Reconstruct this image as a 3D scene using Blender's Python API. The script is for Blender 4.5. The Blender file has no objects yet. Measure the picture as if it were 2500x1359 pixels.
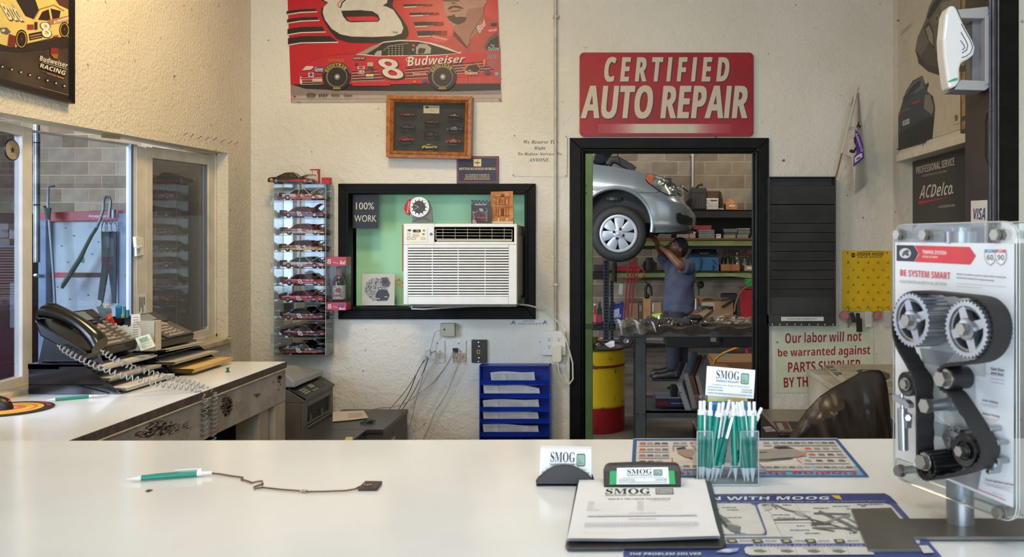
import bpy,bmesh,math,random,os
from mathutils import Vector,Matrix,Euler,Quaternion
random.seed(7)
SC=bpy.context.scene
C=SC.collection
pi=math.pi;sin=math.sin;cos=math.cos
# ------------------------------------------------------------ camera, light, exposure
EYE=1.5;F=2100.0;CX=1490.0;CY=595.0
YB=4.5
XL=-1.88
XR=1.479
ZF=1.085
ZL=1.02
YG=13.2
cam=bpy.data.cameras.new('camera');cam.sensor_width=36;cam.lens=F/2500*36
cam.shift_x=-(CX-1250)/2500;cam.shift_y=-(679.5-CY)/2500
cam.dof.use_dof=True;cam.dof.focus_distance=4.2;cam.dof.aperture_fstop=10
co=bpy.data.objects.new('camera',cam);C.objects.link(co);co.location=(0,0,EYE);co.rotation_euler=(pi/2,0,0)
SC.camera=co
SC.view_settings.view_transform='Standard';SC.view_settings.look='None';SC.view_settings.gamma=1
SC.view_settings.use_curve_mapping=False;SC.view_settings.exposure=0.0
try:
 SC.cycles.use_denoising=True;SC.cycles.max_bounces=7;SC.cycles.diffuse_bounces=3;SC.cycles.transparent_max_bounces=16
 SC.cycles.caustics_reflective=False;SC.cycles.caustics_refractive=False;SC.cycles.sample_clamp_indirect=4
except Exception:pass
w=bpy.data.worlds.new('daylight sky');SC.world=w;w.use_nodes=True
nt=w.node_tree;bg=nt.nodes['Background']
sky=nt.nodes.new('ShaderNodeTexSky')
try:
 sky.sky_type='NISHITA';sky.sun_disc=False;sky.sun_elevation=math.radians(40);sky.sun_rotation=math.radians(200)
except Exception:pass
nt.links.new(sky.outputs[0],bg.inputs[0]);bg.inputs[1].default_value=0.22
def area(name,loc,target,sx,sy,power,col):
 l=bpy.data.lights.new(name,'AREA');l.shape='RECTANGLE';l.size=sx;l.size_y=sy;l.energy=power;l.color=col
 o=bpy.data.objects.new(name,l);C.objects.link(o);o.location=loc
 o.rotation_euler=(Vector(target)-Vector(loc)).to_track_quat('-Z','Y').to_euler()
 return o
area('shopfront_daylight',(0.2,-2.3,1.25),(0.1,4.5,0.95),3.4,1.7,125,(0.66,0.83,1.0))
area('office_lamp_light',(-1.1,3.05,3.1),(-1.15,3.1,0),0.4,0.4,27,(1.0,0.74,0.40))
area('office_lamp_light',(-0.7,1.2,2.7),(0.6,4.0,1.6),0.16,0.16,13,(1.0,0.84,0.62))
area('counter_fill_light',(0.3,0.2,3.1),(0.1,1.1,1.0),1.2,0.6,17,(0.70,0.85,1.0))  # added overhead fill to whiten the counter, no fixture known there
area('bay_front_daylight',(-5.0,-2.2,2.6),(-2.4,4.0,1.1),5.0,3.4,2000,(0.66,0.82,1.0))
area('garage_daylight',(-9.2,8.0,2.2),(0,9.0,1.4),6.0,3.6,520,(0.92,0.96,1.0))
area('garage_tube_and_fill_light',(-1.0,5.6,4.2),(0.4,9.5,0.8),2.4,0.3,115,(1.0,0.93,0.82))  # this one is added fill from above for the drum and bench
area('garage_tube_and_fill_light',(2.4,10.4,4.5),(1.0,13.0,1.2),0.25,2.4,70,(1.0,0.88,0.70))
area('garage_tube_and_fill_light',(-5.5,10.0,4.5),(-6.5,13.2,1.5),0.25,2.4,110,(1.0,0.88,0.74))
# ------------------------------------------------------------ helpers
def P(px,py,Y):return Vector(((px-CX)/F*Y,Y,EYE+(CY-py)/F*Y))
def PX(px,py,X):return P(px,py,X*F/(px-CX))
def PZ(px,py,Z):return P(px,py,(EYE-Z)*F/(py-CY))
def PN(px,py,p0,n):
 o=Vector((0,0,EYE));d=Vector(((px-CX)/F,1,(CY-py)/F));return o+d*((p0-o).dot(n)/d.dot(n))
def lin(c):return tuple(((x/255)/12.92 if x<=10.3 else((x/255+0.055)/1.055)**2.4)for x in c[:3])+(1,)
MATS={}
def mat(name,c,rough=0.5,metal=0.0,var=0.0,vscale=20,bump=0.0,bscale=80,coat=0.0,c2=None,emit=None,spec=None,dist=0.01,detail=4,trans=0,ramp=(0.4,0.62)):
 if name in MATS:return MATS[name]
 m=bpy.data.materials.new(name);m.use_nodes=True;N=m.node_tree.nodes;L=m.node_tree.links;b=N['Principled BSDF']
 b.inputs['Base Color'].default_value=lin(c);b.inputs['Roughness'].default_value=rough;b.inputs['Metallic'].default_value=metal
 if coat:b.inputs['Coat Weight'].default_value=coat;b.inputs['Coat Roughness'].default_value=0.08
 if spec is not None:b.inputs['Specular IOR Level'].default_value=spec
 if trans:b.inputs['Transmission Weight'].default_value=trans
 if emit:b.inputs['Emission Color'].default_value=lin(emit[0]);b.inputs['Emission Strength'].default_value=emit[1]
 tc=N.new('ShaderNodeTexCoord')
 if c2 is not None or var:
  n=N.new('ShaderNodeTexNoise');n.inputs['Scale'].default_value=vscale;n.inputs['Detail'].default_value=detail;L.new(tc.outputs['Object'],n.inputs['Vector'])
  r=N.new('ShaderNodeValToRGB');L.new(n.outputs['Fac'],r.inputs[0])
  if c2 is None:
   c2=tuple(max(0,x*(1-var))for x in c);c1=tuple(min(255,x*(1+var*0.5))for x in c);r.color_ramp.elements[0].color=lin(c2);r.color_ramp.elements[1].color=lin(c1);r.color_ramp.elements[0].position=0.3;r.color_ramp.elements[1].position=0.7
  else:
   r.color_ramp.elements[0].color=lin(c);r.color_ramp.elements[1].color=lin(c2);r.color_ramp.elements[0].position,r.color_ramp.elements[1].position=ramp
  L.new(r.outputs[0],b.inputs['Base Color'])
 if bump:
  n=N.new('ShaderNodeTexNoise');n.inputs['Scale'].default_value=bscale;n.inputs['Detail'].default_value=3;L.new(tc.outputs['Object'],n.inputs['Vector'])
  bp=N.new('ShaderNodeBump');bp.inputs['Strength'].default_value=bump;bp.inputs['Distance'].default_value=dist
  L.new(n.outputs['Fac'],bp.inputs['Height']);L.new(bp.outputs[0],b.inputs['Normal'])
 MATS[name]=m;return m
def glassy(name,tint=(255,255,255),refl=1.0,rough=0.02,alpha=0.0,dust=0.0):
 """clear sheet: transparent with fresnel reflection; alpha adds a diffuse share of the tint"""
 if name in MATS:return MATS[name]
 m=bpy.data.materials.new(name);m.use_nodes=True;N=m.node_tree.nodes;L=m.node_tree.links;N.remove(N['Principled BSDF']);out=N['Material Output']
 t=N.new('ShaderNodeBsdfTransparent');t.inputs[0].default_value=lin(tint);g=N.new('ShaderNodeBsdfGlossy');g.inputs['Roughness'].default_value=rough
 lw=N.new('ShaderNodeLayerWeight');lw.inputs[0].default_value=0.5;pw=N.new('ShaderNodeMath');pw.operation='POWER';pw.inputs[1].default_value=5;L.new(lw.outputs['Facing'],pw.inputs[0])
 mu=N.new('ShaderNodeMath');mu.operation='MULTIPLY_ADD';mu.inputs[1].default_value=0.9*refl;mu.inputs[2].default_value=0.035*refl;mu.use_clamp=True;L.new(pw.outputs[0],mu.inputs[0])
 mx=N.new('ShaderNodeMixShader');L.new(mu.outputs[0],mx.inputs[0]);L.new(t.outputs[0],mx.inputs[1]);L.new(g.outputs[0],mx.inputs[2]);last=mx
 if alpha:
  d=N.new('ShaderNodeBsdfDiffuse');d.inputs[0].default_value=lin(tint);m2=N.new('ShaderNodeMixShader');m2.inputs[0].default_value=alpha
  if dust:
   n=N.new('ShaderNodeTexNoise');n.inputs['Scale'].default_value=dust;n.inputs['Detail'].default_value=6
   tc=N.new('ShaderNodeTexCoord');L.new(tc.outputs['Object'],n.inputs['Vector']);r=N.new('ShaderNodeMapRange');r.inputs[1].default_value=0.45;r.inputs[2].default_value=0.8;r.inputs[4].default_value=alpha*2
   L.new(n.outputs['Fac'],r.inputs[0]);L.new(r.outputs[0],m2.inputs[0])
  L.new(mx.outputs[0],m2.inputs[1]);L.new(d.outputs[0],m2.inputs[2]);last=m2
 L.new(last.outputs[0],out.inputs[0]);MATS[name]=m;return m
def ink(c,rough=0.45):
 c=tuple(int(x)for x in c);return mat('print_%d_%d_%d_%d'%(*c,int(rough*100)),c,rough,var=0.04,vscale=30)
MW={}
def tag(o,label=None,cat=None,group=None,kind=None):
 if label:o['label']=label
 if cat:o['category']=cat
 if group:o['group']=group
 if kind:o['kind']=kind
 return o
def thing(name,label,cat,loc=(0,0,0),rot=(0,0,0),group=None,kind=None):
 o=bpy.data.objects.new(name,None);C.objects.link(o);o.empty_display_size=0.05;o.location=loc;o.rotation_euler=rot
 MW[o.name]=Matrix.Translation(Vector(loc))@Euler(rot).to_matrix().to_4x4();return tag(o,label,cat,group,kind)
def dup(root,loc=None,rot=None,label=None,group=None,scale=None):
 r=root.copy();C.objects.link(r)
 if loc is not None:r.location=loc
 if rot is not None:r.rotation_euler=rot
 if scale:r.scale=scale
 if label:r['label']=label
 if group:r['group']=group
 mp={root.name:r}
 for ch in KIDS.get(root.name,[]):
  c=ch.copy();C.objects.link(c);c.parent=r;KIDS.setdefault(r.name,[]).append(c)
  for g in KIDS.get(ch.name,[]):
   d=g.copy();C.objects.link(d);d.parent=c;KIDS.setdefault(c.name,[]).append(d)
 MW[r.name]=Matrix.LocRotScale(r.location,r.rotation_euler,r.scale);return r
KIDS={}
def basis(d):
 d=d.normalized();a=Vector((0,0,1))if abs(d.z)<0.9 else Vector((1,0,0));u=d.cross(a).normalized();return u,d.cross(u).normalized()
class MB:
 def __init__(s,m=None,M=None):s.v=[];s.f=[];s.mi=[];s.mats=[];s.m=m;s.M=M
 def add(s,vs,fs,m=None):
  m=m or s.m
  if m not in s.mats:s.mats.append(m)
  k=s.mats.index(m);b=len(s.v)
  s.v+=[(s.M@Vector(v))if s.M is not None else Vector(v)for v in vs];s.f+=[tuple(b+i for i in f)for f in fs];s.mi+=[k]*len(fs);return s
 def box(s,x0,x1,y0,y1,z0,z1,m=None):
  x0,x1=sorted((x0,x1));y0,y1=sorted((y0,y1));z0,z1=sorted((z0,z1))
  return s.add([(x,y,z)for x in(x0,x1)for y in(y0,y1)for z in(z0,z1)],[(0,1,3,2),(4,6,7,5),(0,4,5,1),(2,3,7,6),(0,2,6,4),(1,5,7,3)],m)
 def hexa(s,a,b,m=None):
  """two quads (same winding) joined into a solid"""
  n=len(a);return s.add(list(a)+list(b),[tuple(range(n))[::-1],tuple(range(n,2*n))]+[(i,(i+1)%n,n+(i+1)%n,n+i)for i in range(n)],m)
 def prism(s,pts,d,m=None):
  d=Vector(d);return s.hexa([Vector(p)for p in pts],[Vector(p)+d for p in pts],m)
 def cyl(s,p0,p1,r0,r1=None,n=16,m=None,caps=True):
  p0=Vector(p0);p1=Vector(p1);r1=r0 if r1 is None else r1;u,w_=basis(p1-p0)
  vs=[p+(u*cos(2*pi*i/n)+w_*sin(2*pi*i/n))*r for p,r in((p0,r0),(p1,r1))for i in range(n)]
  fs=[(i,(i+1)%n,n+(i+1)%n,n+i)for i in range(n)]
  if caps:fs+=[tuple(range(n))[::-1],tuple(range(n,2*n))]
  return s.add(vs,fs,m)
 def lathe(s,o,ax,prof,n=24,m=None):
  """prof: list of (distance along axis, radius)"""
  o=Vector(o);ax=Vector(ax).normalized();u,w_=basis(ax);vs=[]
  for h,r in prof:vs+=[o+ax*h+(u*cos(2*pi*i/n)+w_*sin(2*pi*i/n))*max(r,1e-5)for i in range(n)]
  fs=[(k*n+i,k*n+(i+1)%n,(k+1)*n+(i+1)%n,(k+1)*n+i)for k in range(len(prof)-1)for i in range(n)]
  return s.add(vs,fs,m)
 def tube(s,pts,r,n=6,m=None):
  pts=[Vector(p)for p in pts];vs=[];u=None
  for i,p in enumerate(pts):
   d=(pts[min(i+1,len(pts)-1)]-pts[max(i-1,0)])
   if d.length<1e-9:d=Vector((0,0,1))
   d.normalize()
   if u is None:u,_=basis(d)
   u=(u-d*u.dot(d))
   if u.length<1e-6:u,_=basis(d)
   u.normalize();w_=d.cross(u);rr=r[i]if isinstance(r,(list,tuple))else r
   vs+=[p+(u*cos(2*pi*k/n)+w_*sin(2*pi*k/n))*rr for k in range(n)]
  fs=[(i*n+k,i*n+(k+1)%n,(i+1)*n+(k+1)%n,(i+1)*n+k)for i in range(len(pts)-1)for k in range(n)]
  fs+=[tuple(range(n))[::-1],tuple((len(pts)-1)*n+k for k in range(n))]
  return s.add(vs,fs,m)
 def ball(s,c,r,n=12,m=None,sc=(1,1,1)):
  c=Vector(c);k=max(4,n//2);vs=[]
  for j in range(k+1):
   a=pi*j/k
   vs+=[c+Vector((cos(2*pi*i/n)*sin(a)*r*sc[0],sin(2*pi*i/n)*sin(a)*r*sc[1],cos(a)*r*sc[2]))for i in range(n)]
  return s.add(vs,[(j*n+i,j*n+(i+1)%n,(j+1)*n+(i+1)%n,(j+1)*n+i)for j in range(k)for i in range(n)],m)
 def grid(s,fn,nu,nv,m=None,closed=False):
  vs=[fn(i/nu,j/nv)for j in range(nv+1)for i in range(nu+1)]
  return s.add(vs,[(j*(nu+1)+i,j*(nu+1)+i+1,(j+1)*(nu+1)+i+1,(j+1)*(nu+1)+i)for j in range(nv)for i in range(nu)],m)
 def build(s,name,parent=None,loc=None,local=False,smooth=False,bevel=0,seg=2,angle=35,weld=False):
  me=bpy.data.meshes.new(name);vs=s.v
  if parent is not None and not local:
   I=MW[parent.name].inverted()if parent.name in MW else Matrix.Identity(4)
   vs=[I@v for v in vs]
  if loc is not None:loc=Vector(loc);vs=[v-loc for v in vs]
  me.from_pydata([tuple(v)for v in vs],[],s.f)
  for m in s.mats:me.materials.append(m)
  me.polygons.foreach_set('material_index',s.mi);me.update()
  bm=bmesh.new();bm.from_mesh(me)
  bmesh.ops.remove_doubles(bm,verts=bm.verts,dist=1e-6)if(weld or smooth)else None
  if not getattr(s,'flat',False):bmesh.ops.recalc_face_normals(bm,faces=bm.faces)
  bm.to_mesh(me);bm.free()
  if smooth:me.shade_smooth();me.set_sharp_from_angle(angle=math.radians(angle))
  o=bpy.data.objects.new(name,me);C.objects.link(o)
  if parent is not None:o.parent=parent;KIDS.setdefault(parent.name,[]).append(o);MW[o.name]=(MW.get(parent.name)or Matrix.Identity(4)).copy()
  if loc is not None:o.location=loc;MW[o.name]=Matrix.Translation(loc)
  if bevel:
   b=o.modifiers.new('bevel','BEVEL');b.width=bevel;b.segments=seg;b.limit_method='ANGLE';b.angle_limit=math.radians(35)
  return o
def struct(name,mb,**k):
 o=mb.build(name,**k)
 if not k.get('parent'):o['kind']='structure'
 return o
# ---- flat lettering
FD=os.path.join(bpy.utils.resource_path('LOCAL'),'datafiles','fonts')
try:MATHF=bpy.data.fonts.load(os.path.join(FD,'NotoSansMath-Regular.woff2'))
except Exception:MATHF=None
OFF={'bs':(0x1D400,0x1D41A,0x1D7CE),'b':(0x1D5D4,0x1D5EE,0x1D7EC),'bi':(0x1D63C,0x1D656,0x1D7EC),'bis':(0x1D468,0x1D482,0x1D7CE),'scr':(0x1D4D0,0x1D4EA,0x1D7CE)}
TC={}
def glyphs_raw(t,style):return glyphs(t,style,True)
def glyphs(t,style,raw=False):
 k=(t,style)
 if k in TC and not raw:return TC[k]
 c=bpy.data.curves.new('lettering','FONT');c.resolution_u=2 if len(t)>9 else 4;body=t
 cap=None
 if style in('b','bi')and MATHF and 'I' in t:
  if t==t.upper():cap=glyphs_raw('E',style)
  t=t.replace('I','l')
 if style in OFF and MATHF:
  A,a,d=OFF[style];body=''.join(chr(A+ord(ch)-65)if 'A'<=ch<='Z' else chr(a+ord(ch)-97)if 'a'<=ch<='z' else chr(d+ord(ch)-48)if '0'<=ch<='9' else ch for ch in t);c.font=MATHF
 elif style=='m' and MATHF:c.font=MATHF
 elif style!='n':c.offset=0.012
 c.body=body
 o=bpy.data.objects.new('lettering',c);me=bpy.data.meshes.new_from_object(o)
 vs=[v.co.copy()for v in me.vertices];fs=[tuple(p.vertices)for p in me.polygons]
 bpy.data.objects.remove(o);bpy.data.curves.remove(c);bpy.data.meshes.remove(me)
 if cap:
  for v in vs:
   if v.y>cap*1.03:v.y=cap
 if raw:return max(v.y for v in vs)
 if vs:
  x0=min(v.x for v in vs);x1=max(v.x for v in vs);y0=min(v.y for v in vs);y1=max(v.y for v in vs)
  vs=[((v.x-x0)/(x1-x0 or 1),(v.y-y0)/(y1-y0 or 1))for v in vs]
 TC[k]=(vs,fs);return TC[k]
class CV:
 """flat print on a surface: proj(x, y, lift) -> point"""
 def __init__(s,proj,step=0.00006,start=0.0006,T=None):s.p=proj;s.d=start;s.step=step;s.mb=MB();s.mb.flat=True;s.T=T
 def q(s,x,y):return s.p(*(s.T(x,y)if s.T else(x,y)),s.d)
 def up(s):s.d+=s.step
 def poly(s,pts,col,rough=0.45):
  s.up();s.mb.add([s.q(*p)for p in pts],[tuple(range(len(pts)))],ink(col,rough));return s
 def rect(s,x0,y0,x1,y1,col):return s.poly([(x0,y0),(x1,y0),(x1,y1),(x0,y1)],col)
 def rrect(s,x0,y0,x1,y1,r,col,ry=None):
  ry=ry or r;pts=[]
  for cx,cy,a in((x1-r,y0+ry,-90),(x1-r,y1-ry,0),(x0+r,y1-ry,90),(x0+r,y0+ry,180)):
   pts+=[(cx+r*cos(math.radians(a+k*30)),cy+ry*sin(math.radians(a+k*30)))for k in range(4)]
  return s.poly(pts,col)
 def ell(s,cx,cy,rx,ry,col,n=24,rot=0,a0=0,a1=360):
  r=math.radians(rot);pts=[]
  for k in range(n+(0 if a1-a0==360 else 1)):
   a=math.radians(a0+(a1-a0)*k/n);x=rx*cos(a);y=ry*sin(a);pts.append((cx+x*cos(r)-y*sin(r),cy+x*sin(r)+y*cos(r)))
  return s.poly(pts,col)
 def line(s,pts,wd,col):
  s.up();vs=[];fs=[]
  for i,p in enumerate(pts):
   a=pts[max(i-1,0)];b=pts[min(i+1,len(pts)-1)];dx=b[0]-a[0];dy=b[1]-a[1];l=math.hypot(dx,dy)or 1
   vs+=[s.q(p[0]-dy/l*wd/2,p[1]+dx/l*wd/2),s.q(p[0]+dy/l*wd/2,p[1]-dx/l*wd/2)]
  fs=[(2*i,2*i+1,2*i+3,2*i+2)for i in range(len(pts)-1)];s.mb.add(vs,fs,ink(col));return s
 def ring(s,cx,cy,rx,ry,wd,col,a0=0,a1=360,n=28):
  return s.line([(cx+rx*cos(math.radians(a0+(a1-a0)*k/n)),cy+ry*sin(math.radians(a0+(a1-a0)*k/n)))for k in range(n+1)],wd,col)
 def text4(s,t,TL,TR,BR,BL,col,style='b',shear=0.0,fat=None):
  vs,fs=glyphs(t,style);s.up();out=[]
  for x,y in vs:
   x2=x+shear*(y-0.5);T=(TL[0]+(TR[0]-TL[0])*x2,TL[1]+(TR[1]-TL[1])*x2);B=(BL[0]+(BR[0]-BL[0])*x2,BL[1]+(BR[1]-BL[1])*x2)
   out.append(s.q(B[0]+(T[0]-B[0])*y,B[1]+(T[1]-B[1])*y))
  if out:s.mb.add(out,fs,ink(col))
  return s
 def text(s,t,x0,y0,x1,y1,col,style='b',shear=0.0):return s.text4(t,(x0,y0),(x1,y0),(x1,y1),(x0,y1),col,style,shear)
 def words(s,x0,x1,y,h,col,seed=1,slope=0.0):
  """a line of print too small to read: short dashes of word length"""
  r=random.Random(seed);x=x0
  while x<x1:
   l=r.uniform(1.5,5)*h*1.1
   if x+l>x1:l=x1-x
   s.line([(x,y+(x-x0)*slope),(x+l,y+(x+l-x0)*slope)],h*0.62,col);x+=l+h*0.6
   s.d-=s.step
  s.up()
 def build(s,name,parent,**k):return s.mb.build(name,parent=parent,**k)
def onY(Y):return lambda x,y,d:P(x,y,Y-d)
def onX(X,sgn=1):return lambda x,y,d:PX(x,y,X+sgn*d)
def onZ(Z):return lambda x,y,d:PZ(x,y,Z+d)
def ZT(x0,y0,s):return lambda x,y:(x0+x/s,y0+y/s)
# ------------------------------------------------------------ materials of the setting
def wallmat(name,c,pit):
 m=mat(name,c,0.85,bump=0.6,bscale=75,dist=0.008,spec=0.25);N=m.node_tree.nodes;L=m.node_tree.links;b=N['Principled BSDF'];tc=N['Texture Coordinate']
 n=N.new('ShaderNodeTexNoise');n.inputs['Scale'].default_value=26;n.inputs['Detail'].default_value=5;L.new(tc.outputs['Object'],n.inputs['Vector'])
 r=N.new('ShaderNodeValToRGB');e=r.color_ramp.elements;e[0].position=0.265;e[0].color=lin(pit);e[1].position=0.315;e[1].color=lin(c);L.new(n.outputs['Fac'],r.inputs[0])
 n2=N.new('ShaderNodeTexNoise');n2.inputs['Scale'].default_value=1.3;n2.inputs['Detail'].default_value=6;L.new(tc.outputs['Object'],n2.inputs['Vector'])
 r2=N.new('ShaderNodeValToRGB');r2.color_ramp.elements[0].color=(0.86,0.85,0.82,1);r2.color_ramp.elements[1].color=(1,1,1,1);r2.color_ramp.elements[0].position=0.3;r2.color_ramp.elements[1].position=0.65;L.new(n2.outputs['Fac'],r2.inputs[0])
 mx=N.new('ShaderNodeMix');mx.data_type='RGBA';mx.blend_type='MULTIPLY';mx.inputs[0].default_value=1;L.new(r.outputs[0],mx.inputs[6]);L.new(r2.outputs[0],mx.inputs[7]);L.new(mx.outputs[2],b.inputs['Base Color'])
 bp=[x for x in N if x.type=='BUMP'][0];vo=N.new('ShaderNodeTexVoronoi');vo.inputs['Scale'].default_value=38;L.new(tc.outputs['Object'],vo.inputs['Vector'])
 bp2=N.new('ShaderNodeBump');bp2.inputs['Strength'].default_value=0.8;bp2.inputs['Distance'].default_value=0.010;n3=N.new('ShaderNodeTexNoise');n3.inputs['Scale'].default_value=20;n3.inputs['Detail'].default_value=8;n3.inputs['Distortion'].default_value=0.4
 L.new(tc.outputs['Object'],n3.inputs['Vector']);L.new(n3.outputs['Fac'],bp2.inputs['Height']);L.new(bp.outputs[0],bp2.inputs['Normal']);L.new(bp2.outputs[0],b.inputs['Normal']);return m
M_wall=wallmat('stucco_wall',(224,219,208),(120,98,70))
M_wall2=wallmat('stucco_wall_left',(224,214,194),(140,115,80))
M_black=mat('black_gloss_paint',(8,8,8),0.5,bump=0.25,bscale=60,dist=0.002,c2=(16,15,14),vscale=14,spec=.14)
M_vinyl=mat('window_vinyl',(214,205,188),0.4,var=0.08,vscale=9)
M_wall2.node_tree.nodes['Bump.001'].inputs['Strength'].default_value=0.3
M_conc=mat('garage_concrete',(92,86,80),0.7,c2=(58,54,51),vscale=2.2,detail=8,ramp=(0.42,0.66),bump=0.1,bscale=30)
M_mort=mat('mortar',(178,168,150),0.95,var=0.1)
M_offfl=mat('office_floor',(70,66,62),0.6,var=0.2,vscale=3)
M_ceil=mat('ceiling_paint',(222,214,198),0.9,var=0.04)
M_green=mat('niche_green',(172,226,182),0.55,c2=(160,216,170),vscale=3,bump=0.08,bscale=25)
# ---- office shell
b=MB(M_offfl);b.box(-2.0,1.7,-2.5,4.62,-0.05,0);struct('floor',b)
b=MB(M_ceil);b.box(-2.0,1.7,-2.5,4.62,3.35,3.42);struct('ceiling',b)
DX0,DX1,DZ=-0.152,0.775,1.997
NX0,NX1,NZ0,NZ1=-1.365,-0.4436,1.168,1.7636
b=MB(M_wall)
b.box(-1.99,NX0,YB,4.62,0,3.35);b.box(NX0,NX1,YB,4.62,0,NZ0);b.box(NX0,NX1,YB,4.62,NZ1,3.35);b.box(NX1,DX0,YB,4.62,0,3.35)
b.box(DX0,DX1,YB,4.62,DZ,3.35);b.box(DX1,1.7,YB,4.62,0,3.35);struct('wall_back',b)
b=MB(M_green);b.box(NX0-.02,NX1+.02,4.63,4.65,NZ0-.02,NZ1+.02);b.box(NX0-.003,NX0,4.51,4.63,NZ0,NZ1);b.box(NX1,NX1+.003,4.51,4.63,NZ0,NZ1);b.box(NX0,NX1,4.51,4.63,NZ1,NZ1+.003)
b.box(NX0,NX1,4.51,4.63,NZ0-.003,NZ0,M_black)
struct('wall_niche',b)
zt=lambda Y:1.905+(Y-2.65)*(1.945-1.905)/(4.232-2.65)
b=MB(M_wall2);X0,X1=-1.99,XL
b.box(X0,X1,-2.5,1.9,0,3.35);b.box(X0,X1,4.232,4.62,0,3.35);b.box(X0,X1,1.9,4.232,0,1.0365)
b.prism([(X0,1.9,zt(1.9)),(X0,4.232,zt(4.232)),(X0,4.232,3.35),(X0,1.9,3.35)],(X1-X0,0,0));struct('wall_left',b)
b=MB(M_wall);b.box(XR,1.7,-2.5,3.0,0,3.35);b.box(XR,1.7,4.393,4.62,0,3.35);b.box(XR,1.7,3.0,4.393,1.925,3.35);b.box(XR,1.7,3.0,4.393,0,0.95);b.box(1.544,1.7,3.0,4.393,0.95,1.925)
struct('wall_right',b)
b=MB(mat('ledge_paint',(226,220,206),0.6,var=0.04));b.box(1.462,1.56,3.0,4.40,1.918,1.955);o=struct('trim_4',b,bevel=0.003)
b=MB(M_wall);b.box(1.235,1.479,2.735,2.93,0,3.35);struct('wall_partition',b)
M_jamb=mat('dark_jamb',(44,36,30),0.5,c2=(62,52,44),vscale=6)
b=MB(M_jamb);b.box(1.215,1.235,2.72,2.945,0,3.35);b.box(1.222,1.288,2.712,2.735,0,3.35,M_black)
b.box(1.2125,1.2185,2.722,2.732,0,3.35,mat('edge_highlight',(96,106,122),0.5,var=0.2));b.box(1.209,1.2125,2.74,2.746,0,3.35,mat('edge_highlight',(0,0,0)))  # blue-grey strips paint the bluish edge highlights onto the post trim
b.box(1.2215,1.2245,2.709,2.713,0,3.35,mat('edge_highlight',(0,0,0)));struct('trim_3',b)
M_fw=mat('front_wall_paint',(210,204,192),0.8,var=0.05)
b=MB(M_fw);b.box(-2.0,-1.6,-2.5,-2.4,0,3.35);b.box(1.55,1.7,-2.5,-2.4,0,3.35);b.box(-1.6,1.55,-2.5,-2.4,2.2,3.35);b.box(-1.6,1.55,-2.5,-2.4,0,.35);b.box(-.06,0.0,-2.48,-2.42,.35,2.2);struct('wall_front',b)
# ---- door casing, niche casing
b=MB(M_black)
def casing(b,x0,x1,z0,z1,wl,wr,wt,wb,y,d,m=None):
 if wb:b.prism([(x0-wl,y,z0-wb),(x1+wr,y,z0-wb),(x1,y,z0),(x0,y,z0)],(0,-d,0),m)
 zb=z0-wb if wb else z0
 b.prism([(x0-wl,y,zb),(x0,y,z0),(x0,y,z1),(x0-wl,y,z1+wt)],(0,-d,0),m);b.prism([(x1+wr,y,zb),(x1,y,z0),(x1,y,z1),(x1+wr,y,z1+wt)],(0,-d,0),m)
 b.prism([(x0-wl,y,z1+wt),(x1+wr,y,z1+wt),(x1,y,z1),(x0,y,z1)],(0,-d,0),m)
casing(b,DX0,DX1,0,DZ,.06,.052,.055,0,YB+.001,.02)
b.box(DX0,DX0+.012,YB-.01,4.64,0,DZ-.012);b.box(DX1-.012,DX1,YB-.01,4.64,0,DZ-.012);b.box(DX0+.012,DX1-.012,YB-.01,4.64,DZ-.012,DZ)
b.box(DX0+.012,DX0+.02,4.55,4.58,0,DZ-.012);b.box(DX1-.02,DX1-.012,4.55,4.58,0,DZ-.012)
struct('trim_1',b,bevel=0.003)
b=MB(M_black);casing(b,NX0+.0,NX1,NZ0-.0,NZ1,.053,.054,.050,.060,YB+.001,.022)
casing(b,NX0+.003,NX1-.003,NZ0+.002,NZ1-.003,.018,.018,.018,.016,YB+.06,.088);struct('trim_2',b,bevel=0.003)
# ---- window in the left wall
wn=thing('window_1',None,None,(XL-.05,3.2,1.04),kind='structure')
def slab(b,pts,X,d,m=None):b.prism([PX(x,y,X)for x,y in pts],(-d,0,0),m)
b=MB(M_vinyl);XF=-1.934
slab(b,[(-420,120),(532,345),(532,380),(-420,190)],XF,.05);slab(b,[(527,366),(532,366),(532,822),(527,822)],XF,.05)
slab(b,[(-420,1070),(532,812),(532,826),(-420,1092)],XF,.05);b.build('window_frame',wn,bevel=0.002)
b=MB(mat('sill_paint',(205,190,160),0.7,c2=(176,158,128),vscale=12));b.box(-1.94,-1.862,1.9,4.24,1.015,1.037);b.build('window_sill',wn,bevel=0.002)
def sash(name,x0,x1,top0,top1,bot0,bot1,wl,wr,wt,wb,X,gl,d=.028):
 L=lambda a0,a1,x:a0+(a1-a0)*(x-x0)/(x1-x0)
 b=MB(M_vinyl);slab(b,[(x0,top0),(x0+wl,L(top0,top1,x0+wl)),(x0+wl,L(bot0,bot1,x0+wl)),(x0,bot0)],X,d)
 slab(b,[(x1-wr,L(top0,top1,x1-wr)),(x1,top1),(x1,bot1),(x1-wr,L(bot0,bot1,x1-wr))],X,d)
 slab(b,[(x0+wl,L(top0,top1,x0+wl)),(x1-wr,L(top0,top1,x1-wr)),(x1-wr,L(top0,top1,x1-wr)+wt),(x0+wl,L(top0,top1,x0+wl)+wt)],X,d)
 slab(b,[(x0+wl,L(bot0,bot1,x0+wl)-wb),(x1-wr,L(bot0,bot1,x1-wr)-wb),(x1-wr,L(bot0,bot1,x1-wr)),(x0+wl,L(bot0,bot1,x0+wl))],X,d)
 s=b.build(name,wn,bevel=0.002)
 g=MB(gl);g.prism([PX(x0+wl-2,L(top0,top1,x0),X-.012),PX(x1-wr+2,L(top0,top1,x1),X-.012),PX(x1-wr+2,L(bot0,bot1,x1),X-.012),PX(x0+wl-2,L(bot0,bot1,x0),X-.012)],(-.004,0,0));g.build('pane',s);return s
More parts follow.
